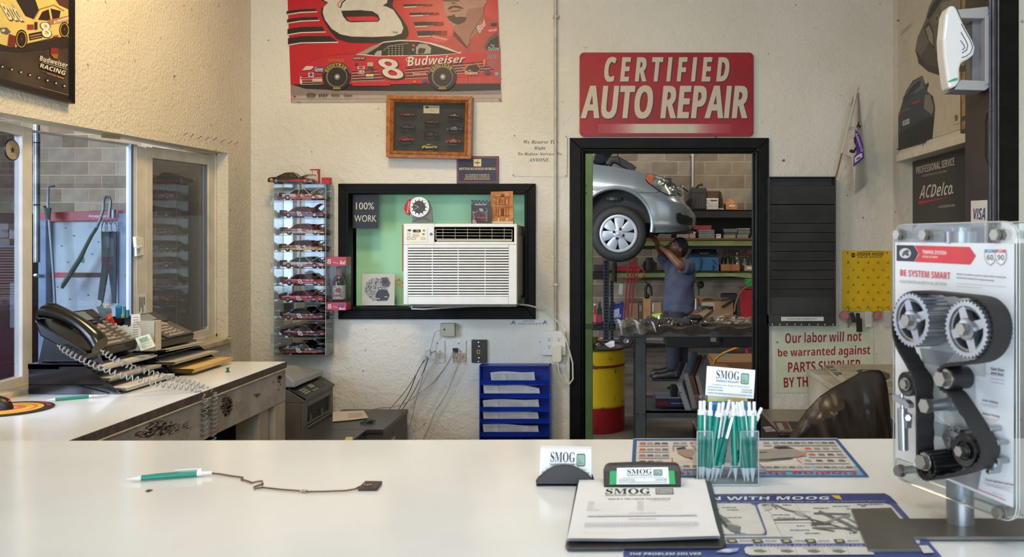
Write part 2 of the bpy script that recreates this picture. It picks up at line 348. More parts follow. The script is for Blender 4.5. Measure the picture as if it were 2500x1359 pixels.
M_pane=glassy('window_glass',(225,230,238),1.0,0.01);M_pane2=glassy('window_glass_dark',(196,198,206),1.6,0.01);M_pane3=glassy('window_glass_screened',(150,150,150),1.6,0.02,0.04)
sash('sash',-300,79,228,313,1046,944,40,24,24,33,-1.936,M_pane2)
sash('sash',74,336,316,353,930,872,2,8,4,8,-1.968,M_pane)
sash('sash',357,527,358,379,866,821,16,18,26,24,-1.94,M_pane3)
b=MB(M_vinyl);slab(b,[(334,356),(355,360),(355,868),(334,872)],-1.936,.045);b.build('mullion',wn,bevel=0.003)
b=MB(mat('aluminium_strip',(120,124,132),0.5,0.5));slab(b,[(320,352),(326,353),(326,876),(320,877)],-1.945,.01);slab(b,[(47,330),(51,331),(51,915),(47,916)],-1.95,.008);slab(b,[(498,402),(501,402),(501,796),(498,797)],-1.946,.008);slab(b,[(504,403),(507,403),(507,795),(504,796)],-1.946,.008);b.build('track',wn)
b=MB(mat('latch_white',(226,220,206),0.35));slab(b,[(333,582),(351,580),(352,622),(334,626)],-1.928,.01);slab(b,[(332,578),(339,577),(340,604),(334,604)],-1.918,.014);slab(b,[(338,600),(349,598),(349,604),(338,606)],-1.915,.012);b.build('latch',wn,bevel=0.002)
b=MB(mat('sticker_white',(226,226,224),0.5));slab(b,[(337,718),(357,716),(357,766),(337,768)],-1.9345,.0008);cv=CV(onX(-1.9335,1),start=.0003)
for k in range(4):cv.line([(341+4*k,724),(341+4*k,724+[36,28,38,20][k])],1.6,(70,70,74))
s=b.build('sticker',wn);cv.build('lettering',s)
b=MB(mat('sticker_tan',(188,172,140),0.5));slab(b,[(247,325),(294,330),(294,340),(247,336)],-1.9325,.0008);b.build('sticker',wn)
# ---- garage shell
b=MB(M_conc);b.box(-10,6,-2.5,YG+.1,-.2,-.052);b.box(-10,6,4.62,YG+.1,-.052,0);b.box(-10,-2.0,-2.5,4.62,-.052,0);struct('garage_floor',b)
M_dk=mat('garage_dark_paint',(120,112,100),0.9,var=0.15,vscale=2)
b=MB(M_dk);b.box(-10,6,4.62,YG+.3,5.0,5.1);b.box(-10,-2.0,-2.5,4.62,5.0,5.1);b.box(-2.0,6,4.62,4.7,3.42,5.0);struct('garage_ceiling',b)
b=MB(M_dk);b.box(6,6.1,4.62,YG+.3,0,5.1);struct('wall_garage_right',b)
b=MB(M_dk);b.box(-10,-2,-2.6,-2.5,0,5.1);struct('wall_garage_front',b)
b=MB(M_mort);b.box(-10,6,YG+.006,YG+.3,0,5.0);gw=struct('wall_garage_back',b);MW[gw.name]=Matrix.Identity(4)
BM=[mat('block_%d'%i,c,0.9,c2=c2,vscale=5,detail=8,bump=0.4,bscale=60)for i,(c,c2)in enumerate([((150,136,118),(136,122,105)),((140,126,108),(126,112,96)),((158,147,130),(144,132,116)),((128,115,98),(114,102,87))])]
BL,BH=0.4115,0.2087
protos=[]
for i,m in enumerate(BM):
 for h in(1,):
  bb=MB(m);bb.box(.007,BL-.007,0,.03,.007,BH-.007);protos.append(bb)
pm=[]
def block(x,z,k):
 if len(pm)<4 or pm[k]is None:pass
 o=bpy.data.objects.new('concrete_block',pm[k]);C.objects.link(o);o.parent=gw;o.location=(x,YG-.0,z);o.scale=(1,1,1)
for bb in protos:
 me=bpy.data.meshes.new('concrete_block');me.from_pydata([tuple(v)for v in bb.v[:8]],[],bb.f[:6]);me.materials.append(bb.mats[0]);pm.append(me)
z0=1.5+(595-394)/F*YG
rb=random.Random(3)
for r in range(-14,5):
 z=z0+r*BH
 if z<-0.01:continue
 xo=0.421 if r%2==0 else 0.421+.208
 for k in range(-40,12):
  x=xo+k*BL
  if(x>-.95 and x<3.9 and z<2.98)or(x>-9.8 and x<-6.0 and 1.75<z<3.5):block(x,z,rb.choice([0,0,1,2,3]if r%3 else[0,2,2,1]))
# ------------------------------------------------------------ counters
M_lam=mat('white_laminate',(238,240,243),0.14,var=0.03,vscale=3,spec=0.5)
M_edge=mat('worn_edge',(74,64,56),0.7,c2=(104,92,80),vscale=40,ramp=(0.3,0.7))
t=thing('service_counter','white laminate front counter across the foreground','counter',(-.2,1.4,0))
XLc=XL+.003
yl=(EYE-ZF)*F/(1077-CY);yr=(EYE-ZF)*F/(1068-CY)
b=MB(M_lam);b.prism([(XLc,yl,ZF),(1.3,yr,ZF),(1.3,.75,ZF),(XLc,.75,ZF)],(0,0,-.03));b.build('worktop',t,bevel=0.002)
b=MB(mat('counter_panel',(196,190,178),0.5,var=0.06));b.box(XL+.01,1.2,1.70,1.73,0,ZF-.03);b.build('panel',t);b=MB(mat('counter_panel',(0,0,0)));b.box(XL+.01,1.2,.9,.93,0,ZF-.03);b.build('panel',t)
b=MB(mat('speck_brown',(70,52,38),0.7));b.prism([PZ(355,1199,ZF+.0008),PZ(362,1195,ZF+.0008),PZ(373,1196,ZF+.0008),PZ(362,1200,ZF+.0008)],(0,0,.001));o=b.build('debris',None,loc=PZ(364,1198,ZF));tag(o,'small brown sliver of debris on the white counter below the chained pen','debris')
t=thing('side_counter','white side counter with worn painted wood apron under the window','counter',(-1.6,2.7,0))
XE=-1.325
b=MB(M_lam);b.box(XL+.004,XE,1.78,3.51,ZL-.024,ZL);b.build('worktop',t,bevel=0.001)
b=MB(M_edge);b.box(XE,XE+.004,1.83,3.512,ZL-.0245,ZL-.001);b.build('edge_strip',t)
M_wood=mat('painted_board',(186,176,164),0.75,c2=(160,148,136),vscale=7,bump=0.25,bscale=40)
n_=M_wood.node_tree
b=MB(mat('board_top_edge',(214,200,170),0.7,var=.1));b.box(XE-.03,XE+.005,1.83,3.508,ZL-.031,ZL-.026);b.box(XE-.03,XE+.001,1.83,3.508,ZL-.158,ZL-.031,M_wood);ap=b.build('apron_board',t,bevel=0.001)
cv=CV(onX(XE+.0015),start=.0002)
r=random.Random(5)
def blot(cx,cy,rx,ry,col,n,cv=cv,sl=-.42):
 for i in range(n):
  a=r.uniform(0,2*pi);q=r.random()**.6;x=cx+rx*q*cos(a);y=cy+ry*q*sin(a);l=r.uniform(2,7)
  cv.poly([(x,y),(x+l,y+sl*l-1),(x+l+1,y+sl*l+.6),(x+.6,y+1.6)],col);cv.d-=cv.step
 cv.up()
blot(550,990,13,26,(112,98,84),160);blot(555,992,9,20,(92,78,64),60)
blot(395,1045,42,18,(96,84,72),170);blot(350,1060,24,8,(96,84,72),60);blot(500,1005,14,16,(120,106,92),50);blot(625,965,8,6,(120,106,92),14);blot(455,1040,12,12,(130,116,102),20);blot(680,925,5,9,(110,96,82),24)
for x,y in((668,932),(686,938),(680,951)):cv.ell(x,y,1.6,2.2,(52,42,36),8)
cv.build('wear_mark',ap)['kind']='stuff'
M_leg=mat('white_post',(196,182,160),0.7,c2=(178,164,142),vscale=6,bump=.15,bscale=30)
b=MB(M_leg);b.box(XE-.075,XE,3.40,3.508,0,ZL-.16);b.build('leg',t,bevel=.003)
b=MB(M_leg);b.box(XE-.10,XE-.01,3.27,3.36,0,ZL-.16);b.build('leg',t,bevel=.003)
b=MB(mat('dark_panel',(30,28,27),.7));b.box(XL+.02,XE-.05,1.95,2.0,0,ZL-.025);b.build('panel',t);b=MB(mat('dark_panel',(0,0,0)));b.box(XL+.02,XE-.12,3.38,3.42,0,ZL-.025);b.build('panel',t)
# ------------------------------------------------------------ black letter trays
M_tray=mat('black_plastic_gloss',(16,17,20),0.14,c2=(24,25,30),vscale=6,spec=.6)
M_paper=mat('paper_white',(222,216,206),0.7,var=.05,vscale=40)
M_paper2=mat('paper_grey',(186,178,166),0.7,var=.06,vscale=40)
M_man=mat('manila',(214,180,116),0.7,var=.06,vscale=10)
def tray(y0,y1,label,group):
 t=thing('letter_tray',label,'letter tray',(-1.7,(y0+y1)/2,ZL),group=group)
 for Y in(y0,y1-.004):
  b=MB(M_tray);b.prism([(-1.858,Y,ZL+.001),(-1.56,Y,ZL+.001),(-1.685,Y,ZL+.095),(-1.858,Y,ZL+.095)],(0,.004,0));b.build('side_panel',t)
  if Y==y0:
   b=MB(M_tray);b.tube([(-1.855,Y,ZL+.03),(-1.62,Y,ZL+.03)],.0025,4);b.tube([(-1.70,Y,ZL+.028),(-1.60,Y,ZL+.004)],.0025,4);b.build('rib',t)
 for k,(z,xf)in enumerate(((.003,-1.565),(.036,-1.605),(.068,-1.648))):
  b=MB(M_tray);b.box(-1.855,xf,y0+.004,y1-.004,ZL+z,ZL+z+.003);b.build('shelf',t)
 b=MB(M_tray);b.prism([(-1.86,y0-.0,ZL+.088),(-1.665,y0,ZL+.088),(-1.665,y0,ZL+.096),(-1.86,y0,ZL+.097)],(0,y1-y0,0));b.prism([(-1.86,y0,ZL+.08),(-1.76,y0,ZL+.08),(-1.76,y0,ZL+.094),(-1.86,y0,ZL+.096)],(0,.004,0));b.prism([(-1.86,y1-.004,ZL+.0),(-1.62,y1-.004,ZL+.0),(-1.69,y1-.004,ZL+.092),(-1.86,y1-.004,ZL+.095)],(0,.004,0));b.build('top_deck',t)
 return t
tray(2.747,3.09,'glossy black stacking letter tray under the desk phone nearest the pen','black letter trays on the side counter')
tray(3.11,3.46,'black letter tray holding manila folders beside the window sill','black letter trays on the side counter')
def sheets(name,label,x0,x1,y0,y1,z,th,m,dz=.0,curl=0,n=3,group='papers in the letter trays',cat='paper'):
 b=MB(m)
 for k in range(n):
  o=r.uniform(-.006,.006);zz=z+k*th/n
  b.grid(lambda u,v:Vector((x0+o+(x1-x0)*u,y0+o+(y1-y0)*v,zz+dz*(1-u)+curl*(u**3)*(1-v*.6))),6,4);b.grid(lambda u,v:Vector((x0+o+(x1-x0)*u,y0+o+(y1-y0)*v,zz+th/n*.8+dz*(1-u)+curl*(u**3)*(1-v*.6))),6,4)
  b.hexa([(x1+o-.001,y0+o,zz+curl),(x1+o,y0+o,zz+curl),(x1+o,y1+o,zz+curl*.4),(x1+o-.001,y1+o,zz+curl*.4)],[(x1+o-.001,y0+o,zz+curl+th/n*.8),(x1+o,y0+o,zz+curl+th/n*.8),(x1+o,y1+o,zz+curl*.4+th/n*.8),(x1+o-.001,y1+o,zz+curl*.4+th/n*.8)])
 o=b.build(name,None,loc=((x0+x1)/2,(y0+y1)/2,z));tag(o,label,cat,group)
sheets('paper_stack','cream papers in the lowest slot of the near letter tray',-1.82,-1.552,2.765,3.07,ZL+.008,.010,M_paper,n=4)
sheets('paper_stack','cream papers in the middle slot of the near letter tray',-1.83,-1.60,2.765,3.08,ZL+.040,.010,M_paper2,n=3)
sheets('paper_stack','thick cream papers in the top slot of the near letter tray',-1.84,-1.632,2.77,3.085,ZL+.073,.014,M_paper,n=4)
sheets('manila_folder','manila folders sticking out of the lowest slot beside the push pin',-1.80,-1.515,3.13,3.455,ZL+.010,.016,M_man,n=4,cat='folder')
sheets('paper_stack','grey papers in the middle slot of the far letter tray',-1.82,-1.565,3.10,3.44,ZL+.045,.010,M_paper2,n=3)
sheets('paper_stack','curled papers in the top slot of the far letter tray',-1.83,-1.60,3.11,3.43,ZL+.078,.010,M_paper2,n=3,curl=.012)
b=MB(glassy('clear_acrylic',(235,238,240),1.4,.03,.04));c0=PX(168,893,-1.80);pts=[]
for k in range(17):
 a=pi*k/16;p=P(172-80*cos(a),895-55*sin(a),2.80);pts.append(p)
b.prism(pts,(0,.004,0));b.tube(pts,.0018,5);o=b.build('acrylic_sign_holder',None,loc=P(172,895,2.80));tag(o,'clear acrylic half-round holder standing behind the near letter tray','holder')
# ------------------------------------------------------------ desk phones
M_ph=mat('phone_black',(22,20,18),0.22,var=.2,vscale=5,spec=.6);M_phf=mat('phone_face_bronze',(96,84,68),0.32,var=.1,metal=.3);M_key=mat('phone_key',(168,160,146),0.4)
M_lcd=mat('lcd_grey',(122,136,144),0.12)
def phone(y0,y1,xf,zf,xb,zb,label,hs=True,n_side=9,lean=0):
 t=thing('desk_phone',label,'telephone',(xf,(y0+y1)/2,zf-.02),group='desk phones on the letter trays')
 o=Vector((xf,y0,zf));U=Vector((0,y1-y0,0));V=Vector((xb-xf,0,zb-zf));Nn=U.cross(V).normalized()*1
 if Nn.z<0:Nn=-Nn
 def S(u,v,h=0):return o+U*u+V*v+Nn*h
 b=MB(M_ph);b.hexa([S(0,0),S(1,0),S(1,1),S(0,1)],[S(0,0)+Vector((-.006,0,-.028)),S(1,0)+Vector((-.006,0,-.028)),S(1,1)+Vector((.02,0,-.055)),S(0,1)+Vector((.02,0,-.055))]);b.build('base',t,bevel=.006)
 b=MB(M_phf);b.hexa([S(.30,.02,.001),S(.98,.02,.001),S(.98,.60,.001),S(.30,.60,.001)],[S(.31,.03,.006),S(.97,.03,.006),S(.97,.60,.006),S(.31,.60,.006)]);b.build('face_plate',t,bevel=.001)
 b=MB(M_ph);b.hexa([S(.30,.61,.001),S(.98,.61,.001),S(.98,.98,.001),S(.30,.98,.001)],[S(.31,.62,.008),S(.97,.62,.008),S(.97,.97,.016),S(.31,.97,.016)]);b.build('screen_housing',t,bevel=.002)
 b=MB(M_lcd);b.hexa([S(.36,.70,.0115),S(.76,.70,.0115),S(.76,.92,.016),S(.36,.92,.016)],[S(.36,.70,.0125),S(.76,.70,.0125),S(.76,.92,.017),S(.36,.92,.017)]);b.build('screen',t)
 def key(u,v,du,dv,m=M_key,nm='key'):
  b=MB(m);b.hexa([S(u,v,.006),S(u+du,v,.006),S(u+du,v+dv,.006),S(u,v+dv,.006)],[S(u+.004,v+.006,.010),S(u+du-.004,v+.006,.010),S(u+du-.004,v+dv-.006,.010),S(u+.004,v+dv-.006,.010)]);b.build(nm,t)
 for i in range(3):
  for j in range(4):key(.38+i*.105,.14+j*.105,.082,.066)
 key(.38,.045,.30,.05)
 for j in range(5):key(.70,.06+j*.08,.06,.035)
 for j in range(n_side):key(.87,.05+j*.09,.09,.06,mat('side_key',(150,150,142),.3))
 for j in range(4):key(.36+.11*j,.635,.07,.03,mat('soft_key',(110,104,96),.3))
 b=MB(M_key);b.lathe(S(.74,.52,.006),Nn,[(0,.014),(.004,.014),(.005,.009),(.0051,0)],16);b.build('dial_pad',t,smooth=True)
 if hs:
  b=MB(M_ph);sec=[]
  for k in range(15):
   q=k/14;h=.018+.020*sin(pi*q)if 0<q<1 else .012;wd=.037-.010*sin(pi*q);th=.030-.010*sin(pi*q);cc=S(.13,-.04+1.06*q,h+.012)
   sec.append([cc+U.normalized()*wd*cos(a)+Nn*th*sin(a)for a in[2*pi*i/14 for i in range(14)]])
  vs=[p for s_ in sec for p in s_];fs=[(j*14+i,j*14+(i+1)%14,(j+1)*14+(i+1)%14,(j+1)*14+i)for j in range(14)for i in range(14)]+[tuple(range(14)),tuple(14*14+i for i in range(14))]
  b.add(vs,fs);h=b.build('handset',t,smooth=True,angle=60)
  b=MB(mat('handset_gloss',(120,96,62),.12,coat=.5));b.hexa([S(.045,.30,.048),S(.215,.30,.048),S(.215,.52,.0515),S(.045,.52,.0515)],[S(.05,.31,.0525),S(.21,.31,.0525),S(.21,.51,.056),S(.05,.51,.056)]);b.build('label_strip',h,bevel=.002)
 return t,S
p1,S1=phone(2.735,3.035,-1.665,1.156,-1.835,1.262,'large black desk phone with a coiled grey cord, nearest the camera')
p2,S2=phone(3.10,3.385,-1.635,1.148,-1.80,1.222,'smaller black desk phone beside the dark right window sash',hs=False,n_side=0)
b=MB(M_ph);b.hexa([(-1.66,3.12,1.118),(-1.66,3.37,1.118),(-1.80,3.37,1.118),(-1.80,3.12,1.118)],[(-1.67,3.12,1.124),(-1.67,3.36,1.124),(-1.78,3.36,1.176),(-1.78,3.12,1.176)]);b.build('foot',p2,bevel=.003)
b=MB(M_ph);b.hexa([(-1.69,2.78,1.118),(-1.69,3.02,1.118),(-1.85,3.02,1.118),(-1.85,2.78,1.118)],[(-1.70,2.78,1.13),(-1.70,3.02,1.13),(-1.83,3.02,1.205),(-1.83,2.78,1.205)]);b.build('foot',p1,bevel=.003)
M_cord=mat('cord_grey',(150,150,148),.5)
def coil(pts,turns,R,rt,m,name='coiled_cord',label='',group='coiled phone cords'):
 pts=[Vector(p)for p in pts];L=[0]
 for a,c in zip(pts,pts[1:]):L.append(L[-1]+(c-a).length)
 def at(s):
  s=min(max(s,0),L[-1])
  for i in range(len(L)-1):
   if s<=L[i+1]+1e-9:return pts[i].lerp(pts[i+1],(s-L[i])/max(L[i+1]-L[i],1e-9))
  return pts[-1]
 n=turns*12;out=[];u=None
 for i in range(n+1):
  s=L[-1]*i/n;p=at(s);d=(at(s+.01)-at(s-.01)).normalized()
  if u is None:u,_=basis(d)
  u=(u-d*u.dot(d)).normalized();w_=d.cross(u);a=2*pi*i/12;k=min(1,i/18,(n-i)/6)
  out.append(p+(u*cos(a)+w_*sin(a))*R*k)
 b=MB(m);b.tube(out,rt,5);o=b.build(name,None,loc=pts[0],smooth=True,angle=80);tag(o,label,'cord',group)
e1=(XE+.012,2.79,ZL+.004);e2=(XE+.012,2.86,ZL+.004)
coil([P(140,842,2.72),P(180,868,2.70),P(235,893,2.69),P(300,917,2.70),P(390,938,2.74),P(478,949,2.78),(XE+.012,2.785,ZL-.02),(XE+.010,2.78,.75)],44,.0082,.0022,M_cord,label='grey coiled phone cord running lower left over the counter edge')
coil([P(246,854,2.73),P(285,880,2.72),P(330,899,2.77),P(400,918,2.82),P(460,932,2.84),P(493,942,2.85),(XE+.012,2.855,ZL-.02),(XE+.010,2.84,.75)],44,.0082,.0022,M_cord,label='grey coiled phone cord from the keypad side hanging over the counter edge')
t=thing('memo_box','beige open box stuffed with paper slips between the two desk phones','box',(-1.66,3.07,1.132))
b=MB(mat('memo_box',(196,186,164),.6));x0,x1,y0,y1,z0,z1=-1.70,-1.615,3.05,3.095,1.119,1.226
b.box(x0,x1,y0,y0+.003,z0,z1);b.box(x0,x1,y1-.003,y1,z0,z1);b.box(x0,x0+.003,y0,y1,z0,z1);b.box(x1-.003,x1,y0,y1,z0,z1);b.box(x0,x1,y0,y1,z0,z0+.003);b.build('body',t,bevel=.001)
b=MB(M_paper)
for k in range(14):
 x=-1.79+k*.007;Y=3.045-k*.001;z=1.15+r.uniform(-.004,.004);b.prism([(x,Y,z-.02),(x+.028,Y+.012,z-.03),(x+.024+.004*(k%3),Y+.012,z+.055+.012*sin(k*1.3)),(x-.006,Y,z+.05+.008*sin(k))],(.0012,.0012,0))
b.build('paper_slip',t);KIDS[t.name][-1]['kind']='stuff'
b=MB(M_paper);q=[P(319,846,3.03),P(345,842,3.04),P(342,766,3.06),P(320,767,3.05)];b.prism(q,(0,.001,0));s=b.build('note_pad',t)
cv=CV(onY(3.028),start=.0005)
cv=CV(lambda x,y,d:P(x,y,3.028-d));[cv.line([(325,775+k*6),(338,774+k*6)],1.4,(120,116,112))for k in range(11)];cv.build('printed_line',s)
t=thing('business_card','green and white business card leaning against the beige memo box','card',P(352,853,2.98))
b=MB(mat('card_white',(228,228,220),.4));q=[P(344,856,2.98),P(378,845,3.0),P(363,815,3.02),P(330,825,3.0)];b.prism(q,(0,.006,0));s=b.build('card',t)
cv=CV(lambda x,y,d:P(x,y,3.0-d-(y-835)*.0005-.012));cv.poly([(338,827),(359,820),(365,831),(344,838)],(150,190,150));cv.line([(341,829),(347,833),(350,824),(354,832),(357,823)],1.2,(40,60,50));[cv.line([(346,842+k*4),(371,835+k*4)],.9,(120,124,120))for k in range(3)];cv.build('print',s)
t=thing('pen_cup','dark square pen cup behind the desk phones','cup',(-1.775,3.11,1.135));b=MB(M_tray);x0,x1,y0,y1=-1.815,-1.735,3.07,3.15
for q in((x0,x1,y0,y0+.003),(x0,x1,y1-.003,y1),(x0,x0+.003,y0,y1),(x1-.003,x1,y0,y1)):b.box(*q,1.135,1.235)
b.box(x0,x1,y0,y1,1.135,1.138);b.build('body',t,bevel=.001)
def marker(p0,p1,rr,cb,cc,label,name='marker',frac=.7):
 p0=Vector(p0);p1=Vector(p1);t=thing(name,label,'marker',p0,group='markers in the pen cup');L=(p1-p0).length
 b=MB(mat('marker_%d_%d_%d'%cb,cb,.4));b.lathe(p0,p1-p0,[(0,rr*.9),(L*frac,rr*.9),(L*frac,0)],14);b.build('barrel',t,smooth=True)
 b=MB(mat('marker_%d_%d_%d'%cc,cc,.3));b.lathe(p0,p1-p0,[(L*frac-.002,0),(L*frac-.002,rr),(L-.003,rr),(L,rr*.75),(L,0)],14);b.build('cap',t,smooth=True)
base=(-1.775,3.11,1.15)
marker(base,P(262,772,3.03),.0135,(96,104,140),(228,76,34),'thick marker with orange-red cap in the pen cup',frac=.55)
marker((-1.78,3.12,1.15),P(290,746,3.08),.011,(200,200,196),(36,134,170),'marker with teal blue cap in the pen cup',frac=.6)
marker((-1.79,3.10,1.15),P(262,742,3.05),.008,(150,142,124),(178,170,152),'slim grey-beige marker in the pen cup')
marker((-1.77,3.13,1.15),P(296,766,3.09),.006,(40,38,30),(222,190,30),'yellow-capped marker in the pen cup',frac=.8)
marker((-1.76,3.12,1.15),P(303,748,3.14),.006,(30,96,112),(28,104,122),'dark teal marker standing at the right of the pen cup')
marker((-1.755,3.13,1.15),P(312,756,3.14),.006,(30,96,112),(24,92,112),'shorter dark teal marker at the right edge of the pen cup')
b=MB(mat('steel_bright',(150,160,164),.5,.4));p=P(240,740,3.0);b.cyl(p+Vector((0,-.003,0)),p+Vector((0,.003,0)),.012,n=18);b.prism([P(233,745,3.0),P(247,738,3.0),P(262,775,3.02),P(248,780,3.02)],(0,.004,0));b.prism([P(240,752,3.005),P(270,752,3.005),P(272,764,3.02),P(248,768,3.02)],(0,.004,0));o=b.build('staple_remover',None,loc=P(252,778,3.0));tag(o,'shiny metal staple remover standing among the markers','tool')
# ------------------------------------------------------------ mouse, mouse pad, pens, pins
t=thing('mouse_pad','round black mouse pad with yellow and orange rings','mouse pad',(-1.752,2.49,ZL));c0=Vector((-1.752,2.49,ZL));
for nm,r0,h,m in(('pad',.122,.003,mat('pad_black',(34,30,30),.7)),('ring',.095,.0035,mat('pad_yellow',(228,178,36),.7)),('ring',.080,.0038,mat('pad_orange',(226,120,54),.7)),('ring',.070,.0041,mat('pad_yellow2',(232,190,60),.7)),('ring',.052,.0044,mat('pad_salmon',(232,130,100),.7)),('ring',.03,.0047,mat('pad_pale',(240,190,160),.7))):
 b=MB(m);b.cyl(c0+Vector((0,0,.0005)),c0+Vector((0,0,h)),r0,n=48);b.build(nm,t)
b=MB(mat('pad_red',(170,40,40),.7));pts=[]
for k in range(9):a=math.radians(28+k*6);pts.append((c0.x+.112*cos(a),c0.y+.112*sin(a),ZL+.0034))
for k in range(9):a=math.radians(76-k*6);pts.append((c0.x+.102*cos(a),c0.y+.102*sin(a),ZL+.0034))
b.prism(pts,(0,0,.0004));b.build('ring',t)
t=thing('computer_mouse','black and red computer mouse on the round mouse pad','mouse',(-1.775,2.475,ZL+.005))
def mouse(u,v,s=1.0,zt=.036):
 a=2*pi*u;k=sin(v*pi/2);return Vector((-1.775+.055*s*cos(a)*(1-.2*v)*cos(v*pi/2)**.6,2.475+.032*s*sin(a)*cos(v*pi/2)**.6,ZL+.006+zt*k*s))
b=MB(mat('mouse_black',(26,26,26),.4));b.grid(lambda u,v:mouse(u,v),24,8);b.build('shell',t,smooth=True)
b=MB(mat('mouse_red',(150,26,40),.18,coat=.6));b.grid(lambda u,v:mouse(.5*u+.0,.45+.5*v,1.03),16,5);b.build('button',t,smooth=True)
b=MB(mat('mouse_trim',(236,110,60),.25));b.tube([mouse(.5*u/10,.42,1.03)for u in range(11)],.0018,5);b.build('trim',t)
M_pg=mat('pen_green',(0,140,122),.32,var=.05);M_pw=mat('pen_white',(232,232,236),.3);M_inkd=mat('pen_print',(20,80,74),.5)
def pen_proto(name,label,group,clip=True):
 t=thing(name,label,'pen',(0,0,0),group=group);A=(0,0,1);O=(0,0,0)
 b=MB(M_pw);b.lathe(O,A,[(0,0),(0,.0006),(.003,.001),(.016,.0035),(.022,.0046),(.024,.0046),(.024,0)],14);b.build('tip',t,local=True,smooth=True)
 b=MB(M_pg);b.lathe(O,A,[(.0235,.004),(.0235,.0048),(.112,.0048),(.1125,.004)],14);s=b.build('barrel',t,local=True,smooth=True)
 b=MB(M_inkd);b.box(-.0012,.0012,-.00505,-.0046,.035,.085);b.box(.0018,.0026,-.00495,-.004,.045,.08);b.build('print',s,local=True)
 b=MB(M_pw);b.lathe(O,A,[(.112,.0045),(.112,.0050),(.121,.0045),(.1215,.0030),(.134,.0030),(.136,.0024),(.136,0)],14);b.build('plunger',t,local=True,smooth=True)
 if clip:b=MB(M_pw);b.box(-.0024,.0024,-.0095,-.0072,.076,.117);b.box(-.0024,.0024,-.0095,-.003,.112,.119);b.build('clip',t,local=True,bevel=.0006)
 return t
def aim(p0,p1,roll=0):
 d=(Vector(p1)-Vector(p0)).normalized();q=d.to_track_quat('Z','Y');return(q@Quaternion((0,0,1),roll)).to_euler()
def setpose(t,p0,p1,roll=0):
 t.location=p0;t.rotation_euler=aim(p0,p1,roll);MW[t.name]=Matrix.Translation(Vector(p0))@t.rotation_euler.to_matrix().to_4x4()
pen0=pen_proto('pen','green and white pen lying on the side counter in front of the letter tray',None)
setpose(pen0,PZ(112,977,ZL+.006),PZ(246,964,ZL+.006),.6)
def pushpin(p,d,c,label,group,s=1.0):
 p=Vector(p);d=Vector(d).normalized();t=thing('push_pin',label,'push pin',p,group=group)
 b=MB(mat('pin_%d_%d_%d'%c,c,.3));b.lathe(p,d,[(0,.0052*s),(.0016*s,.0055*s),(.003*s,.003*s),(.008*s,.0026*s),(.0095*s,.0046*s),(.011*s,.0048*s),(.0112*s,0)],12);b.build('head',t,smooth=True)
 return t
p=PZ(556,908,ZL);t=pushpin(p,(0,0,1),(20,96,72),'green push pin standing on the side counter',None,1.5)
b=MB(mat('pin_steel',(180,180,180),.3,.9));b.cyl(p+Vector((0,0,.016)),p+Vector((0,0,.026)),.0006,n=6);b.build('needle',t)
for k,(x0,y0,x1,y1)in enumerate(((446,332,457,325),(463,336,472,328),(481,340,491,333),(499,343,509,335),(517,344,528,337),(536,349,549,341),(554,352,566,345),(570,354,581,347))):
 a=PX(x0,y0,XL-.004);c=PX(x1,y1,XL+.018);b=MB(mat('nail_steel',(70,60,50),.5,.6));b.cyl(a,c,.0011,n=6);b.cyl(c,c+(c-a).normalized()*.001,.0026,n=8);o=b.build('nail',None,loc=a);tag(o,['leftmost','second from the left','third from the left','fourth from the left','fourth from the right','third from the right','second from the right','rightmost'][k]+' bent nail in the row driven in above the window','nail','nails above the window')
b=MB(mat('brass_old',(120,100,70),.5,.7));p=P(558,824,4.16);b.tube([p+Vector((.008*cos(a),0,.008*sin(a)))for a in[k*.5 for k in range(11)]],.0012,5);o=b.build('screw_eye',None,loc=p);tag(o,'small brass screw eye at the end of the window sill','hook')
t=thing('star_badge','round silver disc with a dark star on the left window sash','sticker',PX(28,366,-1.944));pc=PX(28,366,-1.944);rr=(PX(28,340,-1.944)-pc).length
b=MB(mat('badge_rim',(20,20,22),.4));b.cyl(pc,pc+Vector((.003,0,0)),rr,n=36);b.build('rim',t)
b=MB(mat('badge_face',(150,138,118),.25,.5,c2=(196,180,150),vscale=12));b.cyl(pc+Vector((.003,0,0)),pc+Vector((.0036,0,0)),rr*.9,n=36);b.build('disc',t)
b=MB(mat('badge_star',(24,30,48),.4));b.prism([pc+Vector((.0036,cos(-pi/2+k*pi/5+pi)*rr*(.36 if k%2==0 else .15),sin(-pi/2+k*pi/5+pi)*rr*(.36 if k%2==0 else .15)))for k in range(10)],(.0005,0,0));b.build('star',t)
# ------------------------------------------------------------ framed print on the left wall
t=thing('framed_print','black framed race car print hanging on the left wall above the window','picture',PX(90,100,XL))
fy0,fy1=2.12,2.985;fz0=1.5+(595-254)/F*fy1;fz0b=fz0;fz1=2.95;XFm=XL+.020
M_fb=mat('frame_black',(22,18,15),.3,var=.3,vscale=10);fw=.022
b=MB(M_fb)
for q in([(fy0,fz0),(fy1,fz0),(fy1-fw,fz0+fw),(fy0+fw,fz0+fw)],[(fy1,fz0),(fy1,fz1),(fy1-fw,fz1-fw),(fy1-fw,fz0+fw)],[(fy0,fz1),(fy1,fz1),(fy1-fw,fz1-fw),(fy0+fw,fz1-fw)],[(fy0,fz0),(fy0,fz1),(fy0+fw,fz1-fw),(fy0+fw,fz0+fw)]):
 b.hexa([(XL+.002,y,z)for y,z in q],[(XFm+(.004 if k<2 else-.006),y,z)for k,(y,z)in enumerate(q)])
b.build('frame',t,bevel=.002)
b=MB(mat('print_asphalt',(74,64,50),.35,c2=(52,44,36),vscale=7));b.box(XL+.003,XL+.012,fy0+fw-.004,fy1-fw+.004,fz0+fw-.004,fz1-fw+.004);s=b.build('print',t)
Z5=ZT(0,0,4.854);cv=CV(onX(XL+.0125),T=Z5,start=.0003)
cream=(222,196,112);dkb=(48,24,22)
